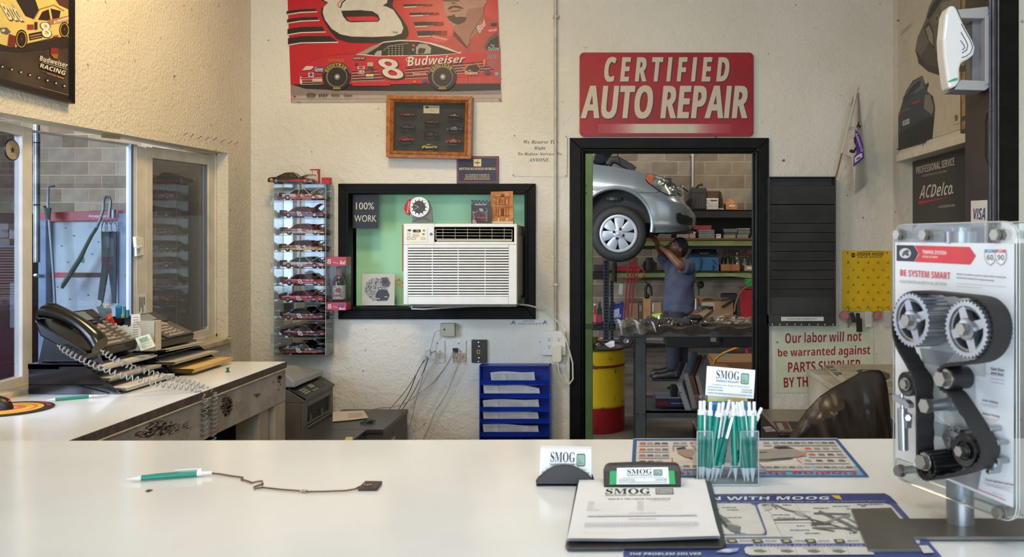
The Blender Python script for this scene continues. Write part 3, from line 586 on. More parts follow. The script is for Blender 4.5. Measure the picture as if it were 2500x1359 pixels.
cv.poly([(-800,-420),(850,-420),(850,440),(650,440),(300,520),(180,560),(60,545),(-800,300)],cream)
cv.poly([(-400,400),(0,520),(190,575),(330,520),(850,430),(850,560),(200,620),(-400,560)],(44,36,30))
cv.poly([(170,-60),(400,-60),(465,130),(400,230),(300,190),(200,20)],(40,30,30));cv.poly([(450,235),(500,140),(600,100),(720,130),(700,220),(560,245)],dkb);cv.line([(585,90),(612,240)],22,cream)
cv.poly([(700,60),(850,130),(850,-60),(620,-60)],(84,50,36));cv.line([(400,230),(470,110),(640,60),(760,130)],14,(150,110,60))
cv.poly([(340,400),(500,370),(500,450),(350,480)],dkb);cv.line([(355,430),(495,400)],12,(190,150,80));cv.line([(360,458),(495,430)],10,(190,150,80))
cv.poly([(560,240),(840,180),(840,250),(570,300)],(170,116,66));cv.poly([(640,250),(830,195),(830,232),(640,285)],(230,214,190))
cv.text4('Budweiser',(645,250),(830,195),(830,228),(645,284),(90,40,36),'scr')
for cx,rx,ry,yy in((255,72,115,465),(765,62,95,355)):
 cv.ell(cx,yy,rx,ry,(20,16,14));cv.ring(cx,yy,rx*.78,ry*.8,9,(206,168,40));cv.ell(cx+2,yy,rx*.5,ry*.55,(44,30,28));cv.ell(cx,yy-6,7,10,(170,40,60))
cv.poly([(0,330),(80,325),(130,380),(90,410),(20,390)],(96,92,84));cv.ell(40,360,22,18,(200,200,190));cv.poly([(110,400),(190,430),(180,560),(90,540)],(120,40,36));cv.rect(325,290,400,350,(150,50,44));cv.rect(410,260,445,350,(60,34,30));cv.poly([(630,425),(695,412),(695,432),(630,444)],(190,50,40))
cv.text4('8',(462,262),(600,262),(622,448),(500,448),(60,30,28),'b');cv.text4('8',(470,268),(590,268),(612,440),(510,440),(238,230,210),'b')
cv.text4('Bud',(-18,34),(172,54),(312,269),(122,249),(80,34,30),'bi');cv.text4('Bud',(-30,20),(160,40),(300,255),(110,235),(236,220,180),'bi')
cv.poly([(600,565),(690,570),(690,700),(640,690),(600,640)],(140,40,30));cv.poly([(600,640),(690,640),(680,695),(640,690)],(160,110,40))
cv.text4('Budweiser',(470,652),(808,748),(800,806),(470,716),(226,214,190),'bi')
cv.poly([(480,745),(788,838),(775,905),(470,800)],(34,24,22));cv.text4('RACING',(486,750),(785,842),(765,892),(474,796),(232,224,204),'b')
cv.line([(500,735),(800,822)],4,(226,214,190));cv.line([(500,838),(690,895)],4,(200,110,60));cv.line([(680,905),(755,928)],12,(220,140,60));cv.line([(556,868),(670,905)],4,(190,190,180))
for k in range(8):x=30+k*112-k*k*1.0;y=790+k*33-k*.4;cv.ell(x-6,y-12,12,18,(30,26,22),12);cv.ell(x,y,10,9,(230,224,206),12)
cv.line([(470,1030),(815,1125)],4,(170,150,110));cv.build('printed_picture',s)
# ------------------------------------------------------------ back wall: poster
W=onY(YB)
t=thing('race_poster','large red race poster with a white number above the shadow box','poster',P(960,100,YB))
b=MB(mat('poster_red',(186,26,40),.35,var=.06,vscale=4));b.grid(lambda u,v:P(697+513*u+14*(1-v)+(0 if 1 else 0),250-4*u-(400-4*u)*v,YB-.004-.0035*abs(sin(7*u+3*v))*0),8,8);b.grid(lambda u,v:P(697+513*u+14*(1-v),250-4*u-(400-4*u)*v,YB-.0015),1,1);s=b.build('sheet',t)
cv=CV(lambda x,y,d:P(x,y,YB-.004-d),T=ZT(690,0,4.545),start=.0002)
RD,BK,WH,SK=(186,26,40),(28,20,20),(206,198,184),(176,132,112)
cv.poly([(92,935),(2415,930),(2430,1125),(103,1140)],(132,118,110));cv.poly([(92,935),(2415,930),(2420,1000),(1900,1015),(700,1005),(250,985)],(20,14,14));cv.poly([(100,1060),(2425,1050),(2430,1125),(103,1140)],(168,154,144));cv.line([(100,1100),(2425,1090)],5,(120,104,98))
for k,(y0,x1)in enumerate(((98,375),(188,400),(295,470),(398,610))):
 h=[28,34,55,66][k];x0=44+k*5;cv.poly([(x0,y0+26),(200,y0+4),(x1-[6,20,30,80][k],y0),(x1,y0+h),(x0,y0+h+32)],BK);cv.line([(x0,y0+h+36),(200,y0+h+12),(x1+8,y0+h+4)],13,WH)
for k,(x0,y0,h)in enumerate(((1315,50,24),(1388,143,28),(1437,245,45),(1472,345,55))):
 for j,c in enumerate(((28,20,20),(52,22,26),(92,24,32),(140,25,36))):
  cv.poly([(x0+(15 if not j else 60*j+100),y0),(x0+100+62*(j+1),y0-6),(x0+100+62*(j+1),y0+h-8),(x0+(30 if not j else 60*j+100),y0+h)],c)
 cv.line([(x0+30,y0+h+6),(x0+170,y0+h)],12,WH);cv.line([(x0+170,y0+h),(x0+240,y0+h-4)],9,(206,130,124))
cv.poly([(385,-15),(330,-120),(340,-300),(450,-420),(700,-475),(1000,-465),(1200,-400),(1290,-280),(1290,-140),(1230,-15)],BK);cv.poly([(420,-15),(365,-120),(380,-280),(480,-385),(710,-435),(980,-425),(1150,-370),(1220,-270),(1215,-140),(1165,-15)],WH);cv.poly([(640,-120),(620,-260),(760,-300),(980,-290),(1020,-160),(960,-110)],BK);cv.poly([(670,-140),(660,-240),(770,-270),(950,-260),(980,-170),(940,-135)],(206,34,48))
cv.poly([(1775,-15),(1765,-150),(1800,-260),(2240,-260),(2275,-120),(2265,-15)],SK);cv.poly([(1770,-90),(2060,-100),(2200,-80),(2040,-30),(1960,-60),(1880,-25),(1790,-40)],(50,38,38));cv.poly([(1690,-200),(1760,-300),(1900,-400),(2140,-410),(2270,-320),(2290,-190),(2020,-170)],(150,24,36))
o8=[(385,-20),(500,36),(430,90),(425,150),(450,220),(520,340),(600,430),(740,470),(1000,478),(1240,455),(1370,425),(1400,370),(1385,300),(1330,210),(1235,90),(1215,60),(1230,-20)]
cv.poly(o8,BK);cv.poly([(420,-20),(505,30),(455,75),(445,140),(470,220),(545,320),(640,380),(760,405),(1000,410),(1230,400),(1320,370),(1340,310),(1310,230),(1230,110),(1160,75),(1110,62),(1160,30),(1165,-20)],WH)
cv.poly([(650,120),(860,112),(1000,125),(1060,165),(1080,215),(1060,240),(760,248),(715,235),(670,180)],BK);cv.poly([(705,188),(1000,180),(1055,195),(1065,225),(1030,232),(750,235),(720,220)],(206,34,48))
cv.line([(700,-5),(660,30),(640,88)],14,BK);cv.line([(665,-5),(620,30),(615,60),(628,88)],9,(206,34,48))
cv.text('TM',1222,350,1275,372,(60,50,46))
cv.poly([(1790,-20),(2250,-20),(2240,90),(2225,160),(2380,240),(2415,560),(2420,925),(1930,930),(1930,620),(1760,560),(1640,440),(1660,385),(1880,400),(1900,300),(1850,190),(1800,110),(1775,30)],(176,62,58))
cv.poly([(1775,-20),(2265,-20),(2262,30),(2225,75),(2225,180),(2190,330),(2100,420),(2050,520),(1960,400),(1900,340),(1895,290),(1860,250),(1830,180),(1800,120),(1785,60)],SK)
cv.poly([(2060,100),(2225,75),(2225,180),(2190,330),(2100,420),(2050,520),(1960,400),(1900,340),(1900,280),(2000,240)],(156,108,90))
cv.poly([(1825,110),(1850,75),(1905,60),(1960,65),(2015,98),(1985,98),(1900,84),(1850,108)],(74,52,44));cv.poly([(1845,122),(1985,105),(1975,120),(1915,132),(1860,132)],(128,70,66))
cv.poly([(1820,180),(1890,170),(1900,150),(1920,190),(1990,185),(2045,195),(2020,245),(1950,275),(1890,255),(1850,225)],(62,44,38));cv.poly([(1870,30),(1900,20),(1940,40),(1920,48),(1880,48)],(128,88,76));cv.line([(1780,8),(1960,10)],12,(60,44,40))
cv.poly([(1895,340),(1960,400),(2050,520),(2040,540),(1900,400)],(90,30,34));cv.line([(2100,420),(2050,520),(2060,925)],6,(120,40,42));cv.line([(2225,170),(2080,400),(2070,600)],6,(110,36,40));cv.poly([(1640,440),(1660,385),(1820,420),(1880,405),(1800,470),(1690,470)],(200,80,76))
cv.text4('Bud',(2145,300),(2236,214),(2256,270),(2186,372),(226,206,190),'bi')
cv.text4('aweiser',(1665,390),(1830,430),(1825,448),(1668,412),(220,200,186),'bi');cv.ell(2330,335,62,34,(200,50,56),rot=-14);cv.text4('NASCAR',(2285,330),(2375,318),(2375,340),(2290,352),(224,208,196),'b')
cv.poly([(2230,520),(2280,430),(2380,350),(2400,540),(2260,560)],(90,70,44));cv.poly([(2260,520),(2300,450),(2390,400),(2400,560),(2280,560)],(28,24,22));cv.text('The',2305,490,2350,515,(170,170,160));cv.text('Outlaw',2280,515,2400,560,(150,190,190),'b')
cv.text('ACE',2265,610,2385,650,(70,150,170),'bi');cv.text('MOD',2265,695,2365,728,(60,130,150),'b');cv.rect(2355,800,2395,835,(90,160,190));cv.rect(2310,255,2375,290,(40,28,28))
cv.poly([(190,840),(185,800),(205,760),(260,700),(420,640),(600,612),(820,602),(1000,615),(1400,625),(1700,615),(1950,590),(2200,590),(2235,600),(2245,560),(2262,700),(2345,770),(2340,835),(1940,860),(1930,920),(1190,935),(1190,950),(780,952),(770,930),(195,930)],RD)
cv.line([(240,740),(330,670),(470,628),(620,605),(820,600)],5,(120,18,28))
cv.poly([(810,605),(960,540),(1120,462),(1300,442),(1500,450),(1700,485),(1900,560),(1990,590),(1700,618),(1050,625)],WH)
cv.poly([(900,600),(1120,475),(1300,455),(1500,462),(1640,490),(1900,575),(1960,590),(1700,608),(1060,618)],(26,20,20))
cv.poly([(815,602),(1000,510),(1110,478),(1060,520),(960,580),(920,604)],(150,140,126));cv.line([(1640,475),(1800,520),(1950,585),(1980,575)],9,WH)
for k in range(5):
 for j in range(5):cv.line([(1170+k*38,512+j*24),(1186+k*38,516+j*24)],9,(170,160,144));cv.d-=cv.step
cv.up();cv.line([(1120,560),(1180,510),(1395,480)],6,(160,150,136));cv.poly([(1020,600),(1050,565),(1100,560),(1095,620),(1020,618)],(170,160,144));cv.line([(1410,480),(1400,618)],12,(60,48,46))
cv.poly([(1480,600),(1480,520),(1520,485),(1600,490),(1650,530),(1640,595)],(160,150,136));cv.poly([(1500,560),(1520,530),(1590,540),(1570,590),(1505,600)],(40,34,34));cv.ell(1453,503,18,16,(180,60,60));cv.ell(1448,550,15,15,(120,130,150))
for k in range(4):
 for(x0,y0,x1,y1,h)in((205,850+k*26,440,846+k*26,12),(768,800+k*30,1050+k*26,775+k*34,14),(1365,765+k*32,1640,740+k*36,14),(1870,720+k*30,2220+k*40,690+k*28,14)):
  cv.line([(x0,y0),(x1,y1)],h,BK if k!=9 else WH);cv.line([(x0,y0+h*.75),(x1,y1+h*.75)],5,WH)
cv.rect(192,850,215,930,WH);cv.rect(200,860,440,880,RD)
for cx in(600,1772):
 cv.ell(cx,845,160,158,(14,12,12),36);cv.ring(cx,850,152,150,10,(120,104,96),195,345);cv.ell(cx,850,118,118,(120,104,92),30);cv.ell(cx+4,852,105,105,(16,12,12),30);cv.ring(cx,850,70,80,6,(50,30,28));cv.ell(cx+6,852,32,34,(120,112,108),20);cv.ell(cx+4,850,16,16,(200,196,190),14)
 for k in range(8):a=math.radians(-155+k*15);a2=a+.19;R0,R1=118,146;cv.text4('GOODYEAR'[k],(cx+R1*cos(a),850+R1*sin(a)),(cx+R1*cos(a2),850+R1*sin(a2)),(cx+R0*cos(a2),850+R0*sin(a2)),(cx+R0*cos(a),850+R0*sin(a)),(206,178,30),'b')
 cv.text('EAGLE',cx-38,968,cx+42,988,(206,178,30),'b')
cv.text('GOODYEAR',508,655,685,692,(206,100,30),'b')
cv.text4('8',(1020,645),(1270,645),(1385,885),(1130,885),BK,'b');cv.text4('8',(1028,650),(1262,650),(1360,872),(1142,872),WH,'b')
cv.text4('Budweiser',(1370,630),(2030,615),(2020,700),(1380,745),(90,20,26),'bi');cv.text4('Budweiser',(1375,622),(2030,612),(2015,690),(1385,735),WH,'bi');cv.ring(1420,660,50,26,8,WH,90,330)
cv.text('Snap-on',1440,805,1590,838,WH,'bi');cv.poly([(1990,780),(2040,720),(2120,705),(2200,730),(2180,800),(2080,835)],(190,90,36));cv.poly([(2030,770),(2060,730),(2150,715),(2190,760),(2160,800),(2060,800)],(30,22,20));cv.text('Outlaw',2025,790,2165,828,WH,'b');cv.text('THE',2055,775,2090,790,WH,'b')
for(x0,y0,x1,y1,c,tx)in((785,630,915,662,(40,36,40),'NASCAR'),(800,695,832,725,(60,56,60),''),(830,735,912,768,(190,170,160),''),(840,780,905,820,(200,190,180),'EA'),(940,690,1005,735,(180,160,130),''),(945,738,1005,765,(70,50,30),''),(910,775,1010,790,(60,60,110),''),(925,820,1010,850,(206,170,30),'M'),(925,855,1015,875,(90,120,170),'MOBIL'),(355,738,455,800,(70,64,110),'Gover'),(285,805,345,855,(206,190,180),''),(330,872,440,902,(200,180,170),''),(1548,885,1605,915,(60,70,130),'')):
 cv.rect(x0,y0,x1,y1,c)
 if tx:cv.text(tx,x0+5,y0+6,x1-5,y1-6,WH if sum(c)<420 else(170,30,36),'b')
cv.poly([(215,780),(260,730),(340,735),(345,745),(310,775)],(200,190,176));cv.ell(870,750,28,12,(160,40,46));cv.ell(315,828,20,20,(90,60,110));cv.ell(2270,800,34,24,(60,66,66),16);cv.ell(2240,690,12,40,(210,120,40));cv.ell(1465,905,14,12,(190,150,40),10)
cv.line([(780,915),(1185,905)],3,(206,120,120))
for x0,w_,tx in((268,95,'ACTION'),(398,100,'DEI'),(540,95,'MUSIC'),(678,95,'Coors')):cv.text(tx,x0,1040,x0+w_,1072,(44,38,36),'bi')
cv.ring(315,1056,48,24,5,(44,38,36));cv.line([(160,1134),(200,1134)],5,(40,34,32));cv.build('printed_picture',s)
for x,y in((720,236),(1221,244)):pushpin(P(x,y,YB-.004),(0,-1,0),(176,20,36),'red push pin at the %s corner of the race poster'%('lower left' if x<900 else 'lower right'),'red pins of the race poster',.9)
# ------------------------------------------------------------ toy cars
M_ty=mat('toy_tyre',(18,17,18),.6);M_rim=mat('toy_rim',(150,146,140),.25,.9);M_win=mat('toy_window',(24,24,30),.1,spec=.8)
def toycar(name,label,cat,group,cols,num='8',L=.215,detail=2,hood=True,spoiler=True,muscle=False,numcol=(235,235,235)):
 """stock car, nose towards +x, near side at -y"""
 t=thing(name,label,cat,(0,0,0),group=group);H=L*.262;Wd=L*.37;body,low=cols[0],cols[1];extra=cols[2]if len(cols)>2 else cols[1]
 mb=mat('toy_%d_%d_%d'%body,body,.2,coat=.6);ml=mat('toy_%d_%d_%d'%low,low,.2,coat=.6);mx=mat('toy_%d_%d_%d'%extra,extra,.2,coat=.6)
 st=[(-.5,.16,.43,.80),(-.46,.13,.52,.90),(-.34,.12,.56,1),(-.20,.12,.55,1),(0,.12,.54,1),(.18,.12,.52,1),(.34,.12,.47,1),(.45,.13,.40,.92),(.5,.16,.30,.78)]
 secs=[]
 for x,zl,zh,wk in st:y=Wd/2*wk;z0=zl*H*1.0;z1=zh*H*1.0;zm=z0+(z1-z0)*.45;secs.append([(x*L,-y*.97,z0),(x*L,-y,zm),(x*L,-y*.93,z1),(x*L,-y*.5,z1+.02*H),(x*L,y*.5,z1+.02*H),(x*L,y*.93,z1),(x*L,y,zm),(x*L,y*.97,z0)])
 b=MB(mb);n=8;vs=[p for s_ in secs for p in s_]
 fu=[];fl=[]
 for j in range(len(secs)-1):
  for i in range(n):f=(j*n+i,j*n+(i+1)%n,(j+1)*n+(i+1)%n,(j+1)*n+i);(fl if i in(0,6)else fu).append(f)
 b.add(vs,fu+[tuple(range(n)),tuple((len(secs)-1)*n+i for i in range(n))],mb);b.add(vs,fl,ml)
 bd=b.build('body',t,local=True,smooth=True,bevel=0,angle=40)
 b=MB(M_win);g=[(-.30,.55,.42),(-.17,.92,.33),(.06,.96,.33),(.20,.53,.42)];q=[]
 if muscle:g=[(-.30,.58,.42),(-.12,.92,.35),(.04,.93,.35),(.14,.55,.42)]
 for x,z,y in g:q+=[(x*L,-y*Wd,z*H),(x*L,y*Wd,z*H)]
 b.add(q,[(0,2,3,1),(2,4,5,3),(4,6,7,5),(0,6,4,2),(1,3,5,7)]);cab=b.build('cabin_glass',t,local=True)
 b=MB(mb);x0,z0,y0=g[1];x1,z1,y1=g[2];b.hexa([(x0*L,-y0*Wd,z0*H),(x1*L,-y1*Wd,z1*H),(x1*L,y1*Wd,z1*H),(x0*L,y0*Wd,z0*H)],[(x0*L*.9,-y0*Wd*.9,z0*H+.04*H),(x1*L*.9,-y1*Wd*.9,z1*H+.04*H),(x1*L*.9,y1*Wd*.9,z1*H+.04*H),(x0*L*.9,y0*Wd*.9,z0*H+.04*H)])
 for(a,c)in((0,1),(3,2)):
  for sg in(-1,1):b.tube([(g[a][0]*L,sg*g[a][2]*Wd,g[a][1]*H),(g[c][0]*L,sg*g[c][2]*Wd,g[c][1]*H)],.035*H,4)
 for sg in(-1,1):b.tube([(-.06*L,sg*.335*Wd,.94*H),(-.07*L,sg*.42*Wd,.55*H)],.035*H,4)
 b.build('roof',t,local=True)
 if detail>0:
  for x in(-.31,.30):
   for sg in(-1,1):
    b=MB(M_ty);y=sg*Wd*.47;b.lathe((x*L,y-sg*.06*Wd,H*.24),(0,sg,0),[(0,0),(0,H*.25),(.08*Wd,H*.25),(.09*Wd,H*.2),(.09*Wd,0)],18);wh=b.build('wheel',t,local=True)
    if detail>1 and sg<0:b=MB(M_rim);b.cyl((x*L,y+sg*.03*Wd,H*.24),(x*L,y+sg*.04*Wd,H*.24),H*.13,n=14);b.build('rim',wh,local=True)
 if hood:
  b=MB(mb);hy=Wd*.36;ang=math.radians(hood if hood is not True else 24);hx,hz=.20*L,.56*H;l=.27*L;N=6;pts=[]
  up=[(hx+cos(ang)*l*k/N,hz+sin(ang)*l*k/N+.10*H*sin(pi*k/N))for k in range(N+1)]
  b.add([(x,sg*hy*(1-.12*k/N),z+dz)for dz in(0,.04*H)for k,(x,z)in enumerate(up)for sg in(-1,1)],[(2*k,2*k+2,2*k+3,2*k+1)for k in range(N)]+[(14+2*k,14+2*k+1,14+2*k+3,14+2*k+2)for k in range(N)]+[(2*k,14+2*k,14+2*k+2,2*k+2)for k in range(N)]+[(2*k+1,2*k+3,14+2*k+3,14+2*k+1)for k in range(N)])
  b.build('hood',t,local=True,smooth=True)
 if spoiler:b=MB(mat('toy_spoiler',(20,20,24),.3));b.box(-.50*L,-.485*L,-Wd*.42,Wd*.42,.5*H,.68*H);b.box(-.52*L,-.44*L,-Wd*.45,-Wd*.43,.3*H,.66*H);b.build('spoiler',t,local=True)
 if detail>1:
  cv=CV(lambda x,y,d:Vector((x*L,-Wd*.505-d,y*H)),start=.0002,step=.00004)
  cv.poly([(-.45,.24),(.42,.18),(.42,.26),(-.45,.32)],extra);cv.poly([(.08,.28),(.40,.30),(.40,.38),(.10,.40)],extra)
  if muscle:
   for k in range(3):cv.line([(.0-k*.02,.36-k*.06),(.36,.30-k*.05)],.022,(190,30,40))
   cv.ell(-.41,.36,.035,.10,(200,140,40))
  else:
   cv.text4(num,(-.14,.56),(-.14+.155*len(num)*.8,.56),(-.09+.155*len(num)*.8,.12),(-.09,.12),(20,20,24),'b');cv.text4(num,(-.135,.545),(-.14+.15*len(num)*.8,.545),(-.09+.15*len(num)*.8,.14),(-.085,.14),numcol,'b')
   for k in range(5):cv.rect(.10+k*.035,.36+.02*(k%2),.125+k*.035,.45,[(220,200,190),(200,170,40),(60,70,140),(220,220,220),(190,60,50)][k]);cv.d-=cv.step
   cv.line([(-.44,.46),(-.16,.47)],.03,(226,214,206));cv.line([(.02,.24),(.38,.21)],.025,(225,220,214));cv.line([(.02,.30),(.16,.29)],.02,(25,22,26))
  cv.mb.build('decal',parent=bd,local=True)
 return t
RED=(176,30,44);BLK=(22,22,28)
case=thing('display_case','tall clear acrylic wall case with ten shelves of model race cars','display case',P(740,868,4.4))
yf,yb=4.36,4.488;xl=P(668,0,yf).x;xr=P(795,0,yf).x;zt_,zb_=P(0,450,yf).z,P(0,867,yf).z
M_ac=glassy('case_acrylic',(240,244,246),1.2,.02,.02);M_ace=mat('acrylic_edge',(206,214,216),.1,trans=.6)
def gl(name,q,d,m=None):b=MB(m or M_ac);b.prism(q,d);return b.build(name,case)
gl('side_panel',[(xl,yf,zb_),(xl,yb,zb_),(xl,yb,zt_),(xl,yf,zt_)],(.003,0,0));gl('side_panel',[(xr,yf,zb_),(xr,yb,zb_),(xr,yb,zt_),(xr,yf,zt_)],(-.003,0,0))
b=MB(M_ac);b.box(xl,xr,yf,yb,zt_,zt_+.004);b.build('top_panel',case);b=MB(M_ac);b.box(xl,xr,yf,yb,zb_-.004,zb_);b.build('bottom_panel',case)
b=MB(glassy('case_door',(246,248,250),.8,.02));b.box(xl,xr,yf-.0005,yf,zb_,zt_);b.build('front_door',case)
b=MB(mat('case_mirror',(214,220,224),.03,1.0));b.box(xl+.004,xr-.004,yb-.003,yb-.001,zb_,zt_);b.build('mirror_back',case)
b=MB(mat('edge_pale',(196,204,206),.2));[b.tube([(x,y,zb_),(x,y,zt_)],.0012,4)for x,y in((xr,yf),(xl,yf),(xr,yb))];b.build('edge',case)
for z in(488,655,826):pass
for(py)in((490),(655),(826)):b=MB(M_ac);p=P(664,py,yf);b.box(p.x-.006,p.x+.008,yf-.004,yf+.02,p.z-.024,p.z+.024);b.build('hinge',case,bevel=.002)
sh=[488,531,573,614,655,697,738,781,824,866]
specs=[((226,218,212),(214,60,60),'81','white and red model race car numbered 81 on the top shelf of the clear case',26,(200,40,46)),((170,30,46),(60,70,150),'8','red model race car with blue trim on the second shelf from the top',40,None),((170,30,46),(196,190,150),'8','red model race car with gold front on the third shelf from the top',20,None),((140,22,46),(222,178,40),'81','maroon model race car with yellow flames on the fourth shelf from the top',22,None),((200,190,184),(150,26,44),'8','silver and red model race car on the fifth shelf from the top',22,None),(RED,(176,40,54),'8','all-red model race car on the fifth shelf from the bottom',12,None),((190,34,48),(150,20,30),'8','red model race car on the fourth shelf from the bottom',26,None),((60,20,34),RED,'8','dark model race car with red sides on the third shelf from the bottom',24,None),((120,24,36),(90,20,30),'8','dark red model race car on the second shelf from the bottom',30,None),(BLK,(170,40,30),'8','black model race car with red skirt on the bottom shelf',14,None)]
for k,(py,sp)in enumerate(zip(sh,specs)):
 z=P(0,py,yf).z
 b=MB(M_ac);b.box(xl+.003,xr-.003,yf+.003,yb-.004,z-.0025,z);b.build('shelf',case);b=MB(M_ace);b.box(xl+.003,xr-.003,yf+.001,yf+.003,z-.0025,z);b.build('shelf_edge',case)
 c=toycar('model_race_car',sp[3],'toy car','model race cars in the clear wall case',(sp[0],sp[1]),sp[2],L=.222,hood=sp[4],numcol=sp[5]or(236,236,236));c.location=(P(741+(k%3)*2,0,yf+.055).x,yf+.062,z+.0005);c.rotation_euler=(0,0,math.radians(-3));MW[c.name]=Matrix.Translation(c.location)
zc=zt_+.0045
c=toycar('model_muscle_car','black and red model muscle car on top of the clear wall case','toy car',None,((26,20,20),(30,22,22),(150,40,44)),'',L=.235,hood=10,spoiler=False,muscle=True);c.location=(P(716,0,4.42).x,4.42,zc);c.rotation_euler=(0,0,math.radians(4))
M_hr=mat('hoist_red',(150,26,36),.4)
b=MB(M_hr);p=P(780,442,4.42);z0=zc;X0=p.x;zt2=P(0,413,4.42).z
b.box(X0-.004,X0+.004,4.41,4.418,z0,zt2);b.box(X0-.045,X0+.004,4.411,4.417,zt2-.006,zt2);b.box(X0-.006,X0+.006,4.39,4.45,z0,z0+.004);b.tube([(X0-.035,4.414,zt2),(X0-.035,4.414,zt2-.03)],.001,4);b.tube([(X0-.012,4.414,zt2),(X0-.001,4.414,zt2-.04)],.002,4);o=b.build('engine_hoist',None,loc=(X0,4.414,z0));tag(o,'tiny red model engine hoist on top of the clear wall case','toy')
b=MB(mat('toy_red_box',(176,18,34),.35));p=P(798,444,4.42);b.box(p.x-.02,p.x+.02,4.40,4.44,zc,zc+.034);b.box(p.x-.0205,p.x+.0205,4.3995,4.44,zc+.024,zc+.026);o=b.build('toolbox',None,loc=(p.x,4.42,zc),bevel=.001);tag(o,'small red model toolbox on top of the clear wall case','toy')
t=thing('boxed_bottle','dark beer bottle in a clear box with red top and base beside the case','bottle',P(825,757,4.45));y0,y1=4.385,4.470
X0,X1=P(797,0,y0).x,P(845,0,y0).x;za,zb2,zc2,zd=P(0,627,y0).z,P(0,648,y0).z,P(0,738,y0).z,P(0,757,y0).z
M_rb=mat('box_card_red',(178,60,76),.4)
b=MB(M_rb);b.box(X0,X1,y0,y1,zb2,za);s=b.build('box_top',t);b=MB(M_rb);b.box(X0,X1,y0,y1,zd,zc2);s2=b.build('box_base',t)
b=MB(M_ac);b.box(X0,X1,y0,y1,zc2,zb2);b.build('clear_sleeve',t)
cv=CV(onY(y0),start=.0003);cv.text('8',799,632,808,644,(230,220,220),'b');cv.text('Bud',830,636,843,645,(230,220,220),'bi');cv.text('8',800,742,809,753,(230,220,220),'b');cv.rect(826,743,840,749,(90,70,130));cv.text('Bud',828,750,842,756,(230,220,220),'bi');cv.line([(812,640),(826,642)],1.5,(220,170,176));cv.line([(814,748),(824,750)],1.5,(220,170,176));cv.build('lettering',s)
cx=(X0+X1)/2;cy=(y0+y1)/2;hb=zb2-zc2
b=MB(mat('bottle_brown',(42,22,16),.08,spec=.8));b.lathe((cx,cy,zc2),(0,0,1),[(0,0),(0,.031),(.004,.033),(hb*.52,.033),(hb*.66,.026),(hb*.74,.014),(hb*.93,.0125),(hb*.95,.0145),(hb*.98,.0145),(hb*.985,0)],24);b.build('bottle',t,smooth=True)
b=MB(mat('bottle_label',(196,200,196),.5,c2=(150,140,140),vscale=90));b.lathe((cx,cy,zc2),(0,0,1),[(.015,.0334),(hb*.46,.0334)],24);b.lathe((cx,cy,zc2),(0,0,1),[(hb*.74,.0142),(hb*.9,.0130)],20,mat('bottle_neck_label',(150,40,50),.4));lb=b.build('label',t,smooth=True)
cv=CV(onY(cy-.034),start=.0004);cv.text('Budweiser',814,716,837,724,(160,40,50),'bi');cv.ell(826,708,7,6,(150,60,60));cv.build('lettering',lb)
# ------------------------------------------------------------ shadow box with pins of cars
t=thing('shadow_box','oak shadow box holding rows of miniature race cars','display frame',P(1047,310,YB))
yf2=YB-.062;M_oak=mat('oak_frame',(172,106,50),.35,c2=(138,80,36),vscale=60,coat=.2)
TL,TR,BR,BL_=(943,232),(1152,235),(1149,388),(942,383)
def fr(i,w1,w2):pass
O=[P(*q,yf2)for q in(TL,TR,BR,BL_)];cen=sum(O,Vector())/4
def ins(k,d):v=[];
inn=[P(x,y,yf2)for x,y in((961,248),(1135,251),(1132,371),(959,367))];mid=[o_.lerp(i_,.55)for o_,i_ in zip(O,inn)]
b=MB(M_oak)
for k in range(4):
 j=(k+1)%4;B=Vector((0,.058,0));D=Vector((0,-.006,0));R_=Vector((0,.01,0))
 b.hexa([O[k],O[j],mid[j],mid[k]],[O[k]+B,O[j]+B,mid[j]+B,mid[k]+B]);b.hexa([mid[k]+D,mid[j]+D,inn[j]+R_,inn[k]+R_],[mid[k]+B,mid[j]+B,inn[j]+B,inn[k]+B])
b.build('frame',t,bevel=.0015)
b=MB(mat('felt_grey',(66,62,56),.9,c2=(48,46,42),vscale=14,bump=.1));b.add([p+Vector((0,.05,0))for p in O],[(0,1,2,3)]);b.hexa([p+Vector((0,.052,0))for p in O],[p+Vector((0,.06,0))for p in O]);bk=b.build('backing',t)
b=MB(glassy('box_glass',(236,238,238),1.0,.01,.02));b.add([p+Vector((0,.012,0))for p in inn],[(0,1,2,3)]);b.build('glass',t)
Z6=ZT(940,220,5.663);ym=YB-.014
b=MB(mat('label_cream',(222,210,174),.5));b.prism([P(*Z6(x,y),ym)for x,y in((532,212),(752,215),(750,322),(532,318))],(0,.002,0));s=b.build('label_card',t)
cv=CV(onY(ym),T=Z6,start=.0004);cv.ell(582,236,28,16,(50,44,50));cv.text('AFFILIATE',618,230,740,244,(60,54,50),'b');cv.line([(600,280),(640,276),(650,292),(700,278)],3,(70,64,60));cv.line([(630,284),(675,290)],3,(70,64,60));cv.build('lettering',s)
minis=[(315,325,(130,56,54),(60,36,36),'red and grey miniature race car at the upper left of the shadow box'),(310,498,(70,60,62),(44,40,42),'dark miniature race car in the left column, middle of the shadow box'),(298,668,(190,34,46),(150,26,36),'bright red miniature race car at the lower left of the shadow box'),(640,428,(110,40,44),(36,32,34),'red and white miniature race car directly under the cream label'),(630,598,(44,36,36),(150,50,36),'black miniature race car with orange roof in the middle column'),(618,775,(222,196,30),(90,130,180),'yellow and blue miniature race car at the bottom of the middle column'),(958,345,(84,32,36),(40,26,30),'maroon miniature race car at the upper right of the shadow box'),(965,518,(70,60,130),(200,160,150),'blue, white and red miniature race car in the right column'),(948,690,(190,46,40),(220,150,30),'red and yellow miniature race car at the lower right of the shadow box')]
